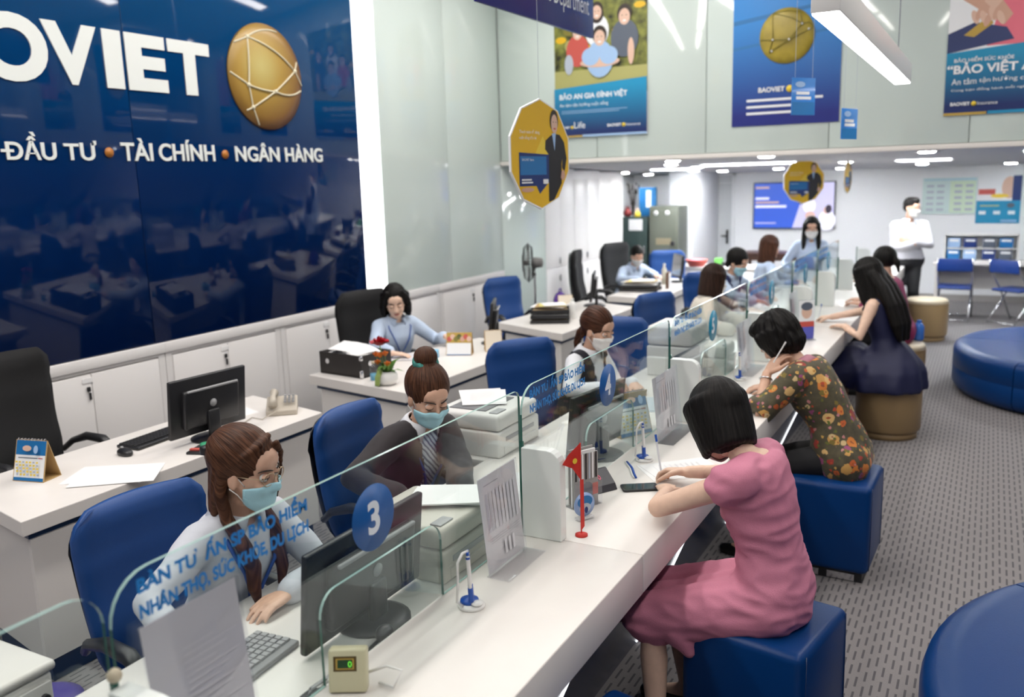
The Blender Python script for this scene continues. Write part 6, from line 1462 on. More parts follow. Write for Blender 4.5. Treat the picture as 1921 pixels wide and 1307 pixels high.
# ---- fabrics
SH_BLUE = mat('pale_blue_shirt', (0.50, 0.60, 0.76), 0.75, bump=0.1, bscale=350); SH_WHITE = mat('white_shirt', (0.74, 0.75, 0.79), 0.75, bump=0.1, bscale=350); SH_GREY = mat('greyish_white_blouse', (0.58, 0.60, 0.66), 0.75, bump=0.1, bscale=350)
BLAZER = mat('charcoal_blazer', (0.018, 0.013, 0.016), 0.8, bump=0.15, bscale=400, sheen=0.1); VEST = mat('navy_vest', (0.008, 0.008, 0.016), 0.8, bump=0.1, bscale=400); PINK = mat('rose_pink_dress', (0.61, 0.215, 0.315), 0.75, bump=0.15, bscale=300, var=0.05); NAVY = mat('navy_satin_dress', (0.005, 0.007, 0.045), 0.6); MAGENTA = mat('magenta_blouse', (0.22, 0.012, 0.075), 0.7); CREAM = mat('cream_jacket', (0.66, 0.61, 0.53), 0.75); TROUS = mat('black_trousers', (0.008, 0.008, 0.010), 0.8); LAN = mat('blue_lanyard', (0.03, 0.09, 0.36), 0.5); SHOE = mat('black_shoe', (0.008, 0.008, 0.008), 0.35)
def stripe_shirt():
    m = mat('patterned_blouse', (0.42, 0.50, 0.62), 0.7); nt = m.node_tree; b = nt.nodes['Principled BSDF']; tc = nt.nodes.new('ShaderNodeTexCoord'); wv = nt.nodes.new('ShaderNodeTexWave'); wv.bands_direction = 'DIAGONAL'; wv.inputs['Scale'].default_value = 22; wv.inputs['Distortion'].default_value = 2.5
    rp = nt.nodes.new('ShaderNodeValToRGB'); rp.color_ramp.elements[0].color = (0.10, 0.14, 0.24, 1); rp.color_ramp.elements[1].color = (0.52, 0.60, 0.70, 1); rp.color_ramp.elements[0].position = 0.3; rp.color_ramp.elements[1].position = 0.5
    nt.links.new(tc.outputs['Object'], wv.inputs['Vector']); nt.links.new(wv.outputs['Fac'], rp.inputs[0]); nt.links.new(rp.outputs[0], b.inputs['Base Color']); return m
def floral():
    m = mat('floral_blouse', (0.06, 0.05, 0.03), 0.75, sheen=0.1); nt = m.node_tree; b = nt.nodes['Principled BSDF']; N = nt.nodes.new; L = nt.links.new
    tc = N('ShaderNodeTexCoord'); prev = None
    base = N('ShaderNodeTexNoise'); base.inputs['Scale'].default_value = 30; L(tc.outputs['Object'], base.inputs['Vector']); rp = N('ShaderNodeValToRGB'); rp.color_ramp.elements[0].color = (0.026, 0.022, 0.014, 1); rp.color_ramp.elements[1].color = (0.115, 0.095, 0.045, 1); L(base.outputs['Fac'], rp.inputs[0]); prev = rp.outputs[0]
    for sc_, thr, cols, off in ((13, 0.36, ((0.60, 0.19, 0.03), (0.66, 0.42, 0.16), (0.30, 0.03, 0.02), (0.55, 0.30, 0.08)), 0.0), (17, 0.27, ((0.30, 0.06, 0.17), (0.50, 0.10, 0.02), (0.62, 0.45, 0.22), (0.18, 0.13, 0.02)), 3.3), (30, 0.26, ((0.55, 0.33, 0.08), (0.45, 0.06, 0.02), (0.10, 0.13, 0.02), (0.5, 0.2, 0.2)), 7.1)):
        mp = N('ShaderNodeMapping'); mp.inputs['Location'].default_value = (off, off * 0.7, off * 1.3); L(tc.outputs['Object'], mp.inputs[0]); dn = N('ShaderNodeTexNoise'); dn.inputs['Scale'].default_value = 45; L(mp.outputs[0], dn.inputs['Vector'])
        mx0 = N('ShaderNodeMix'); mx0.data_type = 'VECTOR'; mx0.inputs['Factor'].default_value = 0.02; L(mp.outputs[0], mx0.inputs['A']); L(dn.outputs['Color'], mx0.inputs['B'])
        vo = N('ShaderNodeTexVoronoi'); vo.inputs['Scale'].default_value = sc_; L(mx0.outputs['Result'], vo.inputs['Vector'])
        lt = N('ShaderNodeMath'); lt.operation = 'LESS_THAN'; lt.inputs[1].default_value = thr; L(vo.outputs['Distance'], lt.inputs[0])
        sp = N('ShaderNodeSeparateColor'); L(vo.outputs['Color'], sp.inputs[0]); cr = N('ShaderNodeValToRGB'); cr.color_ramp.interpolation = 'CONSTANT'; E = cr.color_ramp.elements; E[0].color = (*cols[0], 1); E[1].color = (*cols[3], 1); E[1].position = 0.8
        for q, p in ((1, 0.3), (2, 0.55)): e = E.new(p); e.color = (*cols[q], 1)
        L(sp.outputs[0], cr.inputs[0])
        ct2 = N('ShaderNodeMath'); ct2.operation = 'LESS_THAN'; ct2.inputs[1].default_value = thr * 0.36; L(vo.outputs['Distance'], ct2.inputs[0]); mc = N('ShaderNodeMix'); mc.data_type = 'RGBA'; L(ct2.outputs[0], mc.inputs['Factor']); L(cr.outputs[0], mc.inputs['A']); mc.inputs['B'].default_value = (0.30, 0.07, 0.02, 1)
        mx = N('ShaderNodeMix'); mx.data_type = 'RGBA'; L(lt.outputs[0], mx.inputs['Factor']); L(prev, mx.inputs['A']); L(mc.outputs['Result'], mx.inputs['B']); prev = mx.outputs['Result']
    L(prev, b.inputs['Base Color']); return m
def v_open(p, top, bot, wtop, wbot=0.004):
    """V opening down the front of a jacket or vest"""
    def f(co):
        t, la, fw = p.tloc(co); la = np.abs(la)
        low = (la < wbot + (wtop - wbot) * (t - bot) / (top - bot)) & (fw > 0) & (fw < 0.150 * p.k)
        near = np.zeros(len(co), bool)
        for A, sh in ((p.arm[k], p.sh[k]) for k in p.arm):
            for a, b in ((sh + (A['e'] - sh) * 0.3, A['e']), (A['e'], A['w'])):
                ab = b - a; h = np.clip(((co - a) @ ab) / (ab @ ab), 0, 1); near |= np.linalg.norm(co - (a + h[:, None] * ab), axis=1) < 0.082 * p.k
        return (t >= bot) & np.where(t > top, (la < wtop) & (fw > -0.01), low) & ~near
    return f
def armholes(p, sh):
    def f(co):
        k_ = np.zeros(len(co), bool)
        for k in (1, -1): k_ |= ((co - p.sh[k]) @ nrm(p.sh[k] - p.at(0.43)[0])) > sh
        return k_
    return f
# ---------------------------------------------------------------- staff 1: woman with glasses
p = Person('woman with glasses and blue mask in a white blouse behind the number 3 glass', (-2.12, 1.87, 0.565), -2, (6, 16, 22), (12, 10, 0), 0.94)
p.set_arm(-1, (-1.78, 1.44, 0.80), (-0.5, -1, -0.2), d=(0.8, 0.5, -0.1), curl=0.35)
p.set_arm(1, (-1.80, 1.845, 0.795), (0.1, 1, -0.35), d=(-0.05, -1, -0.06), curl=0.4)
p.set_leg(1, (-1.70, 1.95, 0.09), (1, 0, 1)); p.set_leg(-1, (-1.70, 1.72, 0.09), (1, 0, 1))
p.lid = 0.40; p.body(); p.mask(MASK_B); p.glasses(mat('gold_wire', (0.55, 0.42, 0.28), 0.3, 0.8))
p.cloth('blouse', SH_GREY, 0.014, (-0.09, 0.485), 1.92, 0.007, amp=0.006, fr=(13, 13, 10)); p.cloth('trousers', TROUS, 0.014, (-0.09, 0.05), 0, legs=1.95, amp=0.003); p.shoes(SHOE)
p.collar(SH_GREY, 0.058, 0.098, 26, 0.032, 0.022); p.lanyard(LAN, 0.026, 0.13, 0.012)
p.hair(H_BROWN, CAP(-0.007, 1.03) + [('e', (-0.055, 0, 0.05), (0.085, 0.090, 0.085))] + locks(range(118, 243, 17), 0.03, -0.13, 0.022, 0.078)
       + [('p', [(-0.045, q * 0.074, 0.02), (-0.042, q * 0.078, -0.06), (-0.01, q * 0.084, -0.13), (0.052, q * 0.085, -0.20), (0.085, q * 0.070, -0.27), (0.10, q * 0.082, -0.33), (0.11, q * 0.065, -0.39)], [0.018, 0.019, 0.021, 0.024, 0.025, 0.021, 0.010]) for q in (1, -1)]
       + [('p', [(0.068, q * 0.035, 0.098), (0.072, q * 0.060, 0.060), (0.066, q * 0.076, 0.01), (0.064, q * 0.080, -0.05), (0.062, q * 0.078, -0.10)], [0.010, 0.009, 0.006, 0.005, 0.004]) for q in (1,)] + [('p', [(0.045, 0.02, 0.118), (0.052, -0.035, 0.104), (0.028, -0.068, 0.075), (-0.02, -0.086, 0.03)], [0.012, 0.013, 0.013, 0.010])], amp=0.0016, pole=(-0.9, 0, 0.5))
mb = MB(); mb.box(tuple(V(p.hw((-0.115, -0.03, 0.055))) - p.loc), (0.03, 0.07, 0.03), 0.008); mb.build('hair_claw', dark_plastic, p.root)

# ---------------------------------------------------------------- staff 2: dark blazer
p = Person('woman in a dark blazer and blue mask with a hair bun', (-2.24, 3.07, 0.515), -14, (6, 17, 22), (-30, 24, 0), 0.98)
p.set_arm(-1, (-1.96, 2.64, 0.80), (-0.6, -1, -0.3), d=(0.7, 0.4, -0.1), curl=0.5)
p.set_arm(1, (-1.80, 2.84, 0.80), (0.1, 1, -0.75), d=(0.0, -1.0, -0.12), curl=0.45)
p.set_leg(1, (-1.80, 3.1, 0.09), (1, 0, 1)); p.set_leg(-1, (-1.80, 2.85, 0.09), (1, 0, 1))
p.lid = 0.62; p.body(); p.mask(MASK_B)
p.cloth('blouse', stripe_shirt(), 0.011, (-0.05, 0.485), 0, amp=0.002); p.cloth('blazer', BLAZER, 0.024, (-0.09, 0.487), 1.93, 0.010, amp=0.006, fr=(12, 12, 9), cut=v_open(p, 0.47, 0.02, 0.060, 0.026)); p.cloth('trousers', TROUS, 0.012, (-0.09, 0.0), 0, legs=1.95, amp=0.003); p.shoes(SHOE)
p.collar(SH_WHITE, 0.056, 0.092, 30, 0.034, 0.02); p.lanyard(LAN, 0.019, 0.13, 0.013)
p.hair(H_BROWN, CAP(-0.002, 1.0) + [('e', (-0.045, 0, 0.05), (0.083, 0.083, 0.083)), ('e', (-0.072, 0, 0.148), (0.046, 0.050, 0.042)), ('p', [(-0.05, 0, 0.10), (-0.066, 0, 0.13)], [0.04, 0.03])] + locks((150, 180, 210), 0.02, -0.05, 0.018, 0.07), amp=0.002, pole=(-0.55, 0, 1.0))
MB().tube([V(p.hw((-0.064 + 0.044 * math.cos(a), 0.044 * math.sin(a), 0.124 + 0.006 * math.sin(5 * a)))) - p.loc for a in [2 * PI * k / 24 for k in range(24)]], 0.012, 8, closed=True).build('scrunchie', mat('teal_scrunchie', (0.03, 0.20, 0.17), 0.6, var=0.5, bscale=60), p.root)

# ---------------------------------------------------------------- staff 3: vest
p = Person('woman in a dark vest and white mask behind the number 4 glass', (-2.18, 4.80, 0.53), -8, (6, 14, 20), (-14, 18, 0), 0.94)
p.set_arm(-1, (-1.83, 4.44, 0.845), (-0.6, -1, -0.6), d=(0.85, 0.35, 0.15), n=(0.2, 0.6, -0.6), curl=0.8)
p.set_arm(1, (-1.78, 4.74, 0.82), (-0.5, 0.8, -1), d=(0.7, -0.6, -0.3), curl=0.7)
p.set_leg(1, (-1.80, 4.85, 0.09), (1, 0, 1)); p.set_leg(-1, (-1.80, 4.58, 0.09), (1, 0, 1))
p.lid = 0.5; p.body(); p.mask(MASK_W)
p.cloth('shirt', SH_WHITE, 0.012, (-0.05, 0.485), 1.93, 0.008, amp=0.006, fr=(14, 14, 12))
vo, ah = v_open(p, 0.47, 0.14, 0.062, 0.006), armholes(p, 0.004)
p.cloth('vest', VEST, 0.021, (-0.09, 0.480), 0, amp=0.003, cut=lambda c: vo(c) | ah(c)); p.cloth('skirt', TROUS, 0.014, (-0.09, 0.02), 0, legs=1.0, amp=0.003); p.shoes(SHOE)
p.collar(SH_WHITE, 0.058, 0.104, 30, 0.036, 0.026); p.lanyard(LAN, 0.016, 0.20, 0.008)
p.hair(H_AUBURN, CAP(0.0, 1.0) + [('e', (-0.05, 0, 0.04), (0.083, 0.084, 0.085))] + locks((140, 160, 180, 200, 220), 0.0, -0.07, 0.018, 0.065) + [('p', [(-0.09, 0, -0.02), (-0.12, 0, -0.07), (-0.125, 0, -0.14), (-0.115, 0, -0.19)], [0.03, 0.027, 0.022, 0.010])], amp=0.002, pole=(-1.0, 0, -0.1))

# ---------------------------------------------------------------- woman at the rose desk
p = Person('woman with dark wavy hair in a pale blue shirt at the rose desk', (-4.08, 5.54, 0.525), -28, (4, 10, 16), (-52, 20, 4), 0.93, skin=SKIN_L)
p.set_arm(1, (-3.66, 5.66, 0.83), (-0.3, 0.8, -0.6), d=(0.7, 0.5, -0.1), curl=0.4); p.set_arm(-1, (-3.78, 5.12, 0.79), (-0.5, -0.8, -0.4), d=(0.7, 0.4, -0.1), curl=0.4)
p.set_leg(1, (-3.72, 5.45, 0.09), (1, 0, 1)); p.set_leg(-1, (-3.78, 5.25, 0.09), (1, 0, 1))
p.lid = 0.6; p.body(); p.lips()
p.cloth('shirt', SH_BLUE, 0.015, (-0.09, 0.485), 1.80, 0.008, amp=0.006, fr=(13, 13, 11)); p.cloth('trousers', TROUS, 0.014, (-0.09, 0.02), 0, legs=1.95, amp=0.002); p.shoes(SHOE)
p.collar(SH_BLUE, 0.058, 0.098, 28, 0.03, 0.024); p.lanyard(LAN, 0.026, 0.20, 0.009)
p.hair(H_BLACK, CAP(-0.009, 1.04) + locks(range(95, 266, 19), 0.05, -0.12, 0.030, 0.084, 0.008, wav=0.006) + [('p', [(0.03, q * 0.06, 0.10), (0.02, q * 0.088, 0.05), (0.005, q * 0.098, -0.02), (-0.005, q * 0.100, -0.09)], [0.018, 0.024, 0.028, 0.02]) for q in (1, -1)], amp=0.003, fr=(35, 35, 14), curly=True)

# ---------------------------------------------------------------- masked man at the back desk
p = Person('masked man in a pale blue shirt bent over the back desk', (-3.98, 10.33, 0.50), -25, (10, 22, 30), (-50, 22, 0), 0.92, q=1.5, male=True)
p.set_arm(1, (-3.62, 10.42, 0.80), (0, 1, -0.3), d=(0.8, -0.4, -0.1)); p.set_arm(-1, (-3.66, 9.95, 0.80), (-0.3, -1, -0.3), d=(0.8, 0.5, -0.1))
p.set_leg(1, (-3.7, 10.35, 0.09), (1, 0, 1)); p.set_leg(-1, (-3.74, 10.18, 0.09), (1, 0, 1))
p.lid = 0.6; p.body(); p.mask(MASK_W); p.cloth('shirt', SH_BLUE, 0.014, (-0.09, 0.485), 1.9, 0.008, amp=0.005); p.cloth('trousers', TROUS, 0.012, (-0.09, 0.0), 0, legs=1.95); p.shoes(SHOE); p.collar(SH_BLUE, 0.062, 0.10)
p.hair(H_BLACK, [('e', (-0.022, 0, 0.055), (0.104, 0.086, 0.093)), ('e', (-0.05, 0, 0.02), (0.066, 0.078, 0.075))], amp=0.004)

# ---------------------------------------------------------------- far staff along the counter
p = Person('woman with a dark bob in a cream jacket seen from behind', (-2.10, 6.98, 0.56), 22, (8, 16, 22), (60, 14, 0), 0.95, q=1.4)
p.set_arm(-1, (-1.74, 6.78, 0.80), (0, -1, -0.4), d=(0.8, 0.5, 0)); p.set_arm(1, (-1.72, 7.15, 0.80), (0, 1, -0.4), d=(0.9, -0.3, 0))
p.set_leg(1, (-1.75, 7.15, 0.09), (1, 0.3, 1)); p.set_leg(-1, (-1.72, 6.95, 0.09), (1, 0.3, 1))
p.body(); p.mask(MASK_W); p.cloth('jacket', CREAM, 0.026, (-0.09, 0.487), 1.93, 0.012, amp=0.006); p.cloth('trousers', TROUS, 0.012, (-0.09, 0.0), 0, legs=1.95); p.shoes(SHOE); p.collar(CREAM, 0.06, 0.10, 40)
p.hair(H_DBROWN, CAP(0, 1.03) + locks(range(70, 291, 15), 0.05, -0.12, 0.024, 0.084, 0.004) + [('e', (-0.04, 0, -0.01), (0.075, 0.084, 0.09))], amp=0.003)
p = Person('short-haired staff member in a dark vest behind the counter', (-2.36, 8.72, 0.57), -20, (8, 18, 26), (-18, 22, 0), 0.95, q=1.6)
p.set_arm(-1, (-1.92, 8.40, 0.82), (-0.2, -1, -0.4)); p.set_arm(1, (-1.86, 8.70, 0.82), (0, 1, -0.5))
p.set_leg(1, (-1.95, 8.7, 0.09), (1, -0.3, 1)); p.set_leg(-1, (-1.98, 8.5, 0.09), (1, -0.3, 1))
p.lid = 0.6; p.body(); p.mask(MASK_B); p.cloth('shirt', SH_BLUE, 0.012, (-0.05, 0.485), 1.93, 0.008, amp=0.005); ah = armholes(p, 0.006); vo = v_open(p, 0.47, 0.16, 0.06)
p.cloth('vest', mat('blue_black_vest', (0.01, 0.02, 0.09), 0.7), 0.021, (-0.09, 0.48), 0, cut=lambda c: ah(c) | vo(c)); p.cloth('trousers', TROUS, 0.012, (-0.09, 0.0), 0, legs=1.95); p.shoes(SHOE); p.collar(SH_BLUE)
p.hair(H_BLACK, CAP(-0.002, 1.05) + locks(range(110, 251, 20), 0.03, -0.055, 0.02, 0.078), amp=0.004)
p = Person('brown-haired staff member in pale blue turned away behind the counter', (-2.20, 9.85, 0.57), 30, (4, 8, 10), (48, 10, 0), 0.97, q=1.6)
p.set_arm(-1, (-1.86, 9.75, 0.82), (0, -1, -0.4)); p.set_arm(1, (-1.86, 10.1, 0.82), (0, 1, -0.5))
p.set_leg(1, (-1.85, 10.1, 0.09), (1, 0.4, 1)); p.set_leg(-1, (-1.8, 9.9, 0.09), (1, 0.4, 1))
p.body(); p.cloth('shirt', SH_BLUE, 0.016, (-0.09, 0.485), 1.93, 0.008, amp=0.005); p.cloth('trousers', TROUS, 0.012, (-0.09, 0.0), 0, legs=1.95); p.shoes(SHOE); p.collar(SH_BLUE)
p.hair(H_AUBURN, CAP(0, 1.03) + locks(range(75, 286, 15), 0.05, -0.16, 0.024, 0.082, 0.0) + [('e', (-0.04, 0, -0.03), (0.07, 0.08, 0.11))], amp=0.003)
p = Person('standing woman with long black hair and white mask in front of the television', (-1.83, 10.70, 0.76), -72, (2, 4, 6), (-76, 8, 0), 0.93, q=1.6, base=(-1.83, 10.70, 0))
p.set_arm(-1, (-2.0, 10.42, 0.86), (-0.8, 0.3, -0.5)); p.set_arm(1, (-1.66, 10.42, 0.86), (0.9, 0.3, -0.5))
p.set_leg(1, (-1.75, 10.72, 0.08), (0, -1, 0.1)); p.set_leg(-1, (-1.92, 10.70, 0.08), (0, -1, 0.1))
p.body(); p.mask(MASK_W); p.cloth('shirt', SH_BLUE, 0.016, (-0.09, 0.485), 1.93, 0.008, amp=0.005); p.cloth('trousers', mat('blue_jeans', (0.02, 0.06, 0.16), 0.8), 0.012, (-0.09, 0.04), 0, legs=1.95); p.shoes(SHOE); p.collar(SH_BLUE)
p.hair(H_BLACK, CAP(0, 1.02) + locks(range(80, 281, 18), 0.05, -0.22, 0.022, 0.082, 0.004) + [('p', [(0.02, q * 0.078, 0.05), (0.03, q * 0.088, -0.05), (0.05, q * 0.085, -0.16), (0.07, q * 0.075, -0.28), (0.075, q * 0.07, -0.34)], [0.02, 0.022, 0.026, 0.024, 0.012]) for q in (1, -1)], amp=0.003)
p = Person('standing man with folded arms in a white shirt and black trousers', (-0.90, 12.30, 0.86), -68, (0, 0, 2), (-38, 4, 0), 1.0, q=1.6, base=(-0.90, 12.30, 0), male=True)
f, l = p.F, p.L
p.set_arm(-1, p.at(0.22)[0] + f * 0.185 + l * 0.02, (-0.75, 0.1, -0.65), d=l - f * 0.55, n=(0.3, 0.9, 0), curl=0.3); p.set_arm(1, p.at(0.26)[0] + f * 0.165 - l * 0.02, (0.9, 0.3, -0.65), d=-l - f * 0.55, n=(0.3, 0.9, 0), curl=0.3)
p.set_leg(1, (-0.80, 12.32, 0.085), (0, -1, 0.1)); p.set_leg(-1, (-1.0, 12.28, 0.085), (0, -1, 0.1))
p.body(); p.mask(MASK_W); p.glasses(dark_plastic); p.cloth('shirt', mat('soft_white_shirt', (0.56, 0.56, 0.60), 0.8, bump=0.1, bscale=350), 0.018, (-0.02, 0.485), 1.75, 0.010, amp=0.007); p.cloth('trousers', TROUS, 0.020, (-0.09, 0.04), 0, legs=1.97); p.shoes(SHOE); p.collar(SH_WHITE, 0.064, 0.104)
p.hair(H_BLACK, [('e', (-0.02, 0, 0.06), (0.103, 0.084, 0.088)), ('e', (0.02, 0, 0.105), (0.07, 0.066, 0.042)), ('e', (-0.05, 0, 0.02), (0.064, 0.078, 0.07))], amp=0.005)

# ---------------------------------------------------------------- customers
p = Person('customer in a pink dress with a black bob writing at the counter', (-0.575, 2.89, 0.590), 176, (5, 11, 18), (136, 36, 0), 0.99, skin=SKIN_L, ak=1.25, hoff=(-0.055, 0.01, -0.045))
p.set_arm(1, (-1.01, 3.05, 0.832), (-0.9, -0.75, -0.40), d=(-0.30, 0.75, -0.12), curl=0.30, spread=0.10)
p.set_arm(-1, (-0.985, 3.23, 0.855), (0.2, 0.9, -0.4), d=(-0.85, 0.15, -0.10), n=(0.25, -0.35, -0.9), curl=(0.95, 1.0, 1.1, 1.2), thumb=1.3)
p.set_leg(1, (-0.93, 2.70, 0.085), (-1, 0, 1)); p.set_leg(-1, (-0.90, 2.98, 0.085), (-1, 0, 1))
p.lid = 0.6; p.body(); p.glasses(mat('pale_frame', (0.5, 0.5, 0.5), 0.3, 0.5)); p.mask(MASK_W)
def skirt(B, p=p):
    for k, A in p.leg.items(): B.path([A['h'], A['h'] + (A['e'] - A['h']) * 0.6, A['e'] + (A['e'] - A['h']) * 0.06], [0.112, 0.098, 0.085])
    a, b = p.leg[1], p.leg[-1]; B.path([(a['h'] + b['h']) / 2, (a['e'] + b['e']) / 2], [0.11, 0.075]); B.path([a['e'] + NP((0.02, 0, -0.03)), b['e'] + NP((0.02, 0, -0.03))], [0.07, 0.07])
    B.path([a['h'] + (a['e'] - a['h']) * 0.75 + NP((0, -0.045, -0.04)), a['h'] + (a['e'] - a['h']) * 0.62 + NP((0.0, -0.055, -0.115))], [0.05, 0.022])
p.cloth('dress', PINK, 0.017, (-0.09, 0.478), 0.16, 0.006, extra=skirt, amp=0.0075, fr=(8, 9, 22), vox=0.0085, sm=4, ridged=True); p.shoes(SHOE)
p.hair(H_BLACK, CAP(-0.002, 1.05) + locks(range(52, 309, 13), 0.06, -0.095, 0.026, 0.084, -0.008) + [('e', (-0.03, 0, 0.0), (0.094, 0.094, 0.105)), ('e', (-0.036, 0, -0.06), (0.082, 0.086, 0.06))], amp=0.002, sm=5)
pen = tag(MB().cyl((0, 0, 0), (-0.035, 0.03, 0.15), 0.0042, n=8).build('ballpoint_pen', mat('pen_white', (0.7, 0.72, 0.78), 0.3), None, (-1.112, 3.285, 0.808)), 'ballpoint pen in the pink-dress customer\'s hand', 'pen'); MB().cyl((-0.030, 0.026, 0.13), (-0.037, 0.032, 0.158), 0.005, n=8).build('pen_cap', mat('pen_blue', (0, 0, 0)), pen)

p = Person('customer in a dark floral blouse resting her head on one hand', (-0.60, 4.60, 0.590), 172, (14, 28, 42), (158, 38, -8), 1.0)
hp = p.hw((0.075, 0.075, 0.02))
p.set_arm(1, (-0.965, 4.52, 0.985), (-0.9, -0.5, -0.9), d=(0.35, 0.25, 0.6), n=(0.55, 0.6, -0.2), curl=0.55)
p.set_arm(-1, (-1.02, 4.86, 0.84), (0.2, 1, -0.5), d=(-0.8, -0.3, -0.1), curl=0.6)
p.set_leg(1, (-0.98, 4.42, 0.085), (-1, 0, 1)); p.set_leg(-1, (-0.95, 4.66, 0.085), (-1, 0, 1))
p.lid = 0.6; p.body()
def hem(B, p=p):
    c = p.pel; B.path([c + NP((0.03, 0.10, -0.03)), c + NP((0.03, -0.10, -0.03))], [0.125, 0.125]); 
p.cloth('blouse', floral(), 0.026, (-0.08, 0.482), 1.15, 0.016, extra=hem, amp=0.006, fr=(12, 12, 12)); p.cloth('trousers', TROUS, 0.014, (-0.09, -0.03), 0, legs=1.95); p.shoes(SHOE)
p.collar(mat('pink_scarf', (0.50, 0.22, 0.28), 0.7), 0.056, 0.092, 30, 0.02, 0.02)
p.hair(H_BLACK, CAP(-0.004, 1.12) + [('e', (-0.03, 0, 0.03), (0.098, 0.100, 0.108)), ('e', (-0.055, 0, -0.035), (0.070, 0.078, 0.065)), ('e', (0.045, 0, 0.105), (0.05, 0.07, 0.04))] + locks(range(70, 291, 20), 0.05, -0.045, 0.03, 0.085), amp=0.009, fr=(38, 38, 26), curly=True)
MB().tube([V(p.arm[1]['e'] + (p.arm[1]['w'] - p.arm[1]['e']) * 0.86 + 0.031 * (NP((1, 0, 0)) * math.cos(a) + nrm(np.cross((1, 0, 0), p.arm[1]['w'] - p.arm[1]['e'])) * math.sin(a))) - p.loc for a in [2 * PI * k / 20 for k in range(20)]], 0.004, 6, closed=True).build('bracelet', chrome, p.root)
pen = tag(MB().cyl((0, 0, 0), (0.05, 0.03, 0.10), 0.004, n=8).build('ballpoint_pen', white_plastic, None, (-0.93, 4.50, 1.05)), 'white pen held beside the bent customer\'s temple', 'pen'); MB().cyl((0.045, 0.027, 0.09), (0.053, 0.032, 0.106), 0.0048, n=8).build('pen_cap', white_plastic, pen)

p = Person('customer with long black hair and black mask in a navy dress', (-0.61, 7.10, 0.590), 170, (8, 14, 20), (158, 24, 0), 0.99, q=1.2, skin=SKIN_L)
p.set_arm(1, (-0.93, 7.05, 0.835), (0.3, -1, -0.8), d=(-0.7, 0.65, -0.05), curl=0.35); p.set_arm(-1, (-1.08, 7.42, 0.845), (0.1, 1, -0.4), d=(-0.9, 0.1, -0.1), curl=(0.9, 1.0, 1.1, 1.2), thumb=1.2)
p.set_leg(1, (-0.92, 6.98, 0.085), (-1, 0, 1)); p.set_leg(-1, (-0.92, 7.22, 0.085), (-1, 0, 1))
p.lid = 0.6; p.body(); p.mask(MASK_K, MASK_K)
def gown(B, p=p):
    c = p.pel
    for k, A in p.leg.items(): B.path([A['h'], A['e'] + (A['e'] - A['h']) * 0.05], [0.115, 0.10])
    rings = []
    for z, r_, dx in ((0.14, 0.10, 0.0), (0.06, 0.165, 0.0), (-0.01, 0.225, -0.01), (-0.07, 0.262, -0.02), (-0.14, 0.280, -0.03), (-0.215, 0.290, -0.03), (-0.225, 0.20, -0.03)):
        rings.append([c + NP((dx + r_ * 1.05 * math.cos(R(a)), r_ * math.sin(R(a)), z)) * 1.0 + NP((math.cos(R(a)), math.sin(R(a)), 0)) * (0.012 * math.sin(R(a) * 9) + 0.008 * math.sin(R(a) * 5)) * (0.14 - z) * 3 for a in range(0, 360, 6)])
    B.loft(rings)
    B.path([c + NP((-0.25, -0.05, -0.02)), c + NP((-0.42, -0.06, -0.10)), c + NP((-0.44, -0.06, -0.25))], [0.13, 0.10, 0.06]); B.path([c + NP((-0.25, 0.1, -0.02)), c + NP((-0.42, 0.1, -0.10)), c + NP((-0.44, 0.1, -0.25))], [0.13, 0.10, 0.06])
p.cloth('dress', NAVY, 0.012, (-0.09, 0.435), 0, extra=gown, amp=0.006, fr=(16, 16, 5), vox=0.012, shoulders=False); p.shoes(SHOE)
mb = MB()
for q in (1, -1): mb.tube([V(x) - p.loc for x in (p.torso_pt(0.42, q * 30, 0.012), p.torso_pt(0.47, q * 55, 0.014), p.torso_pt(0.475, q * 110, 0.014), p.torso_pt(0.42, q * 140, 0.012))], 0.014, 6)
mb.build('dress_straps', NAVY, p.root)
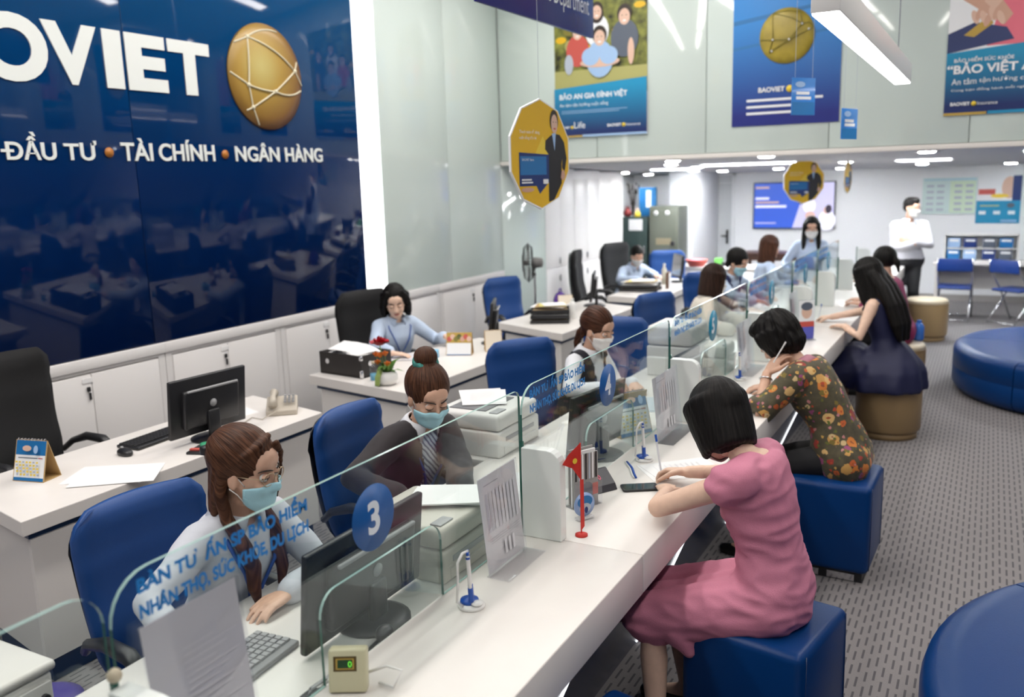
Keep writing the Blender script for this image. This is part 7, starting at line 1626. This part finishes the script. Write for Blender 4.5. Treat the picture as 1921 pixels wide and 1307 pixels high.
p.hair(H_BLACK, CAP(0, 1.04) + locks(range(75, 286, 14), 0.06, -0.20, 0.026, 0.084, 0.006) + [('p', [(-0.07, y, 0.0), (-0.11, y * 1.1, -0.12), (-0.13, y * 1.2, -0.26), (-0.12, y * 1.2, -0.40), (-0.10, y, -0.50)], [0.05, 0.05, 0.046, 0.042, 0.02]) for y in (-0.055, 0, 0.055)] + [('p', [(0.02, 0.082, 0.04), (0.03, 0.09, -0.06), (0.03, 0.085, -0.16), (0.0, 0.09, -0.28)], [0.022, 0.026, 0.028, 0.016]) , ('p', [(0.02, -0.082, 0.04), (0.03, -0.09, -0.06), (0.03, -0.085, -0.16), (0.0, -0.09, -0.28)], [0.022, 0.026, 0.028, 0.016])], amp=0.003)
pen = tag(MB().cyl((0, 0, 0), (0.02, 0.02, 0.13), 0.004, n=8).build('ballpoint_pen', mat('pen_white', (0, 0, 0)), None, (-1.19, 7.44, 0.806)), 'ballpoint pen in the navy-dress customer\'s hand', 'pen'); MB().cyl((0.018, 0.018, 0.115), (0.021, 0.021, 0.136), 0.0048, n=8).build('pen_cap', mat('pen_blue', (0, 0, 0)), pen)

p = Person('customer in magenta with tied-back hair behind the navy dress', (-0.66, 8.42, 0.590), 172, (8, 14, 18), (150, 12, 0), 0.96, q=1.5)
p.set_arm(1, (-0.98, 8.32, 0.835), (0.3, -1, -0.7), d=(-0.8, 0.4, 0)); p.set_arm(-1, (-1.0, 8.62, 0.835), (0.1, 1, -0.5), d=(-0.8, -0.2, 0))
p.set_leg(1, (-0.96, 8.3, 0.085), (-1, 0, 1)); p.set_leg(-1, (-0.96, 8.52, 0.085), (-1, 0, 1))
p.body(); p.mask(MASK_W)
def hem2(B, p=p): c = p.pel; B.path([c + NP((0.03, 0.08, -0.0)), c + NP((0.03, -0.08, -0.0))], [0.12, 0.12])
p.cloth('blouse', MAGENTA, 0.022, (-0.06, 0.482), 1.6, 0.012, extra=hem2, amp=0.006); p.cloth('trousers', TROUS, 0.016, (-0.09, 0.0), 0, legs=1.95); p.shoes(SHOE)
p.hair(H_BLACK, CAP(-0.003, 1.0) + [('e', (-0.05, 0, 0.04), (0.08, 0.082, 0.08)), ('p', [(-0.11, 0, 0.03), (-0.14, 0, -0.02), (-0.14, 0, -0.10)], [0.028, 0.026, 0.012])], amp=0.003)

bpy.data.scenes.remove(WORK)
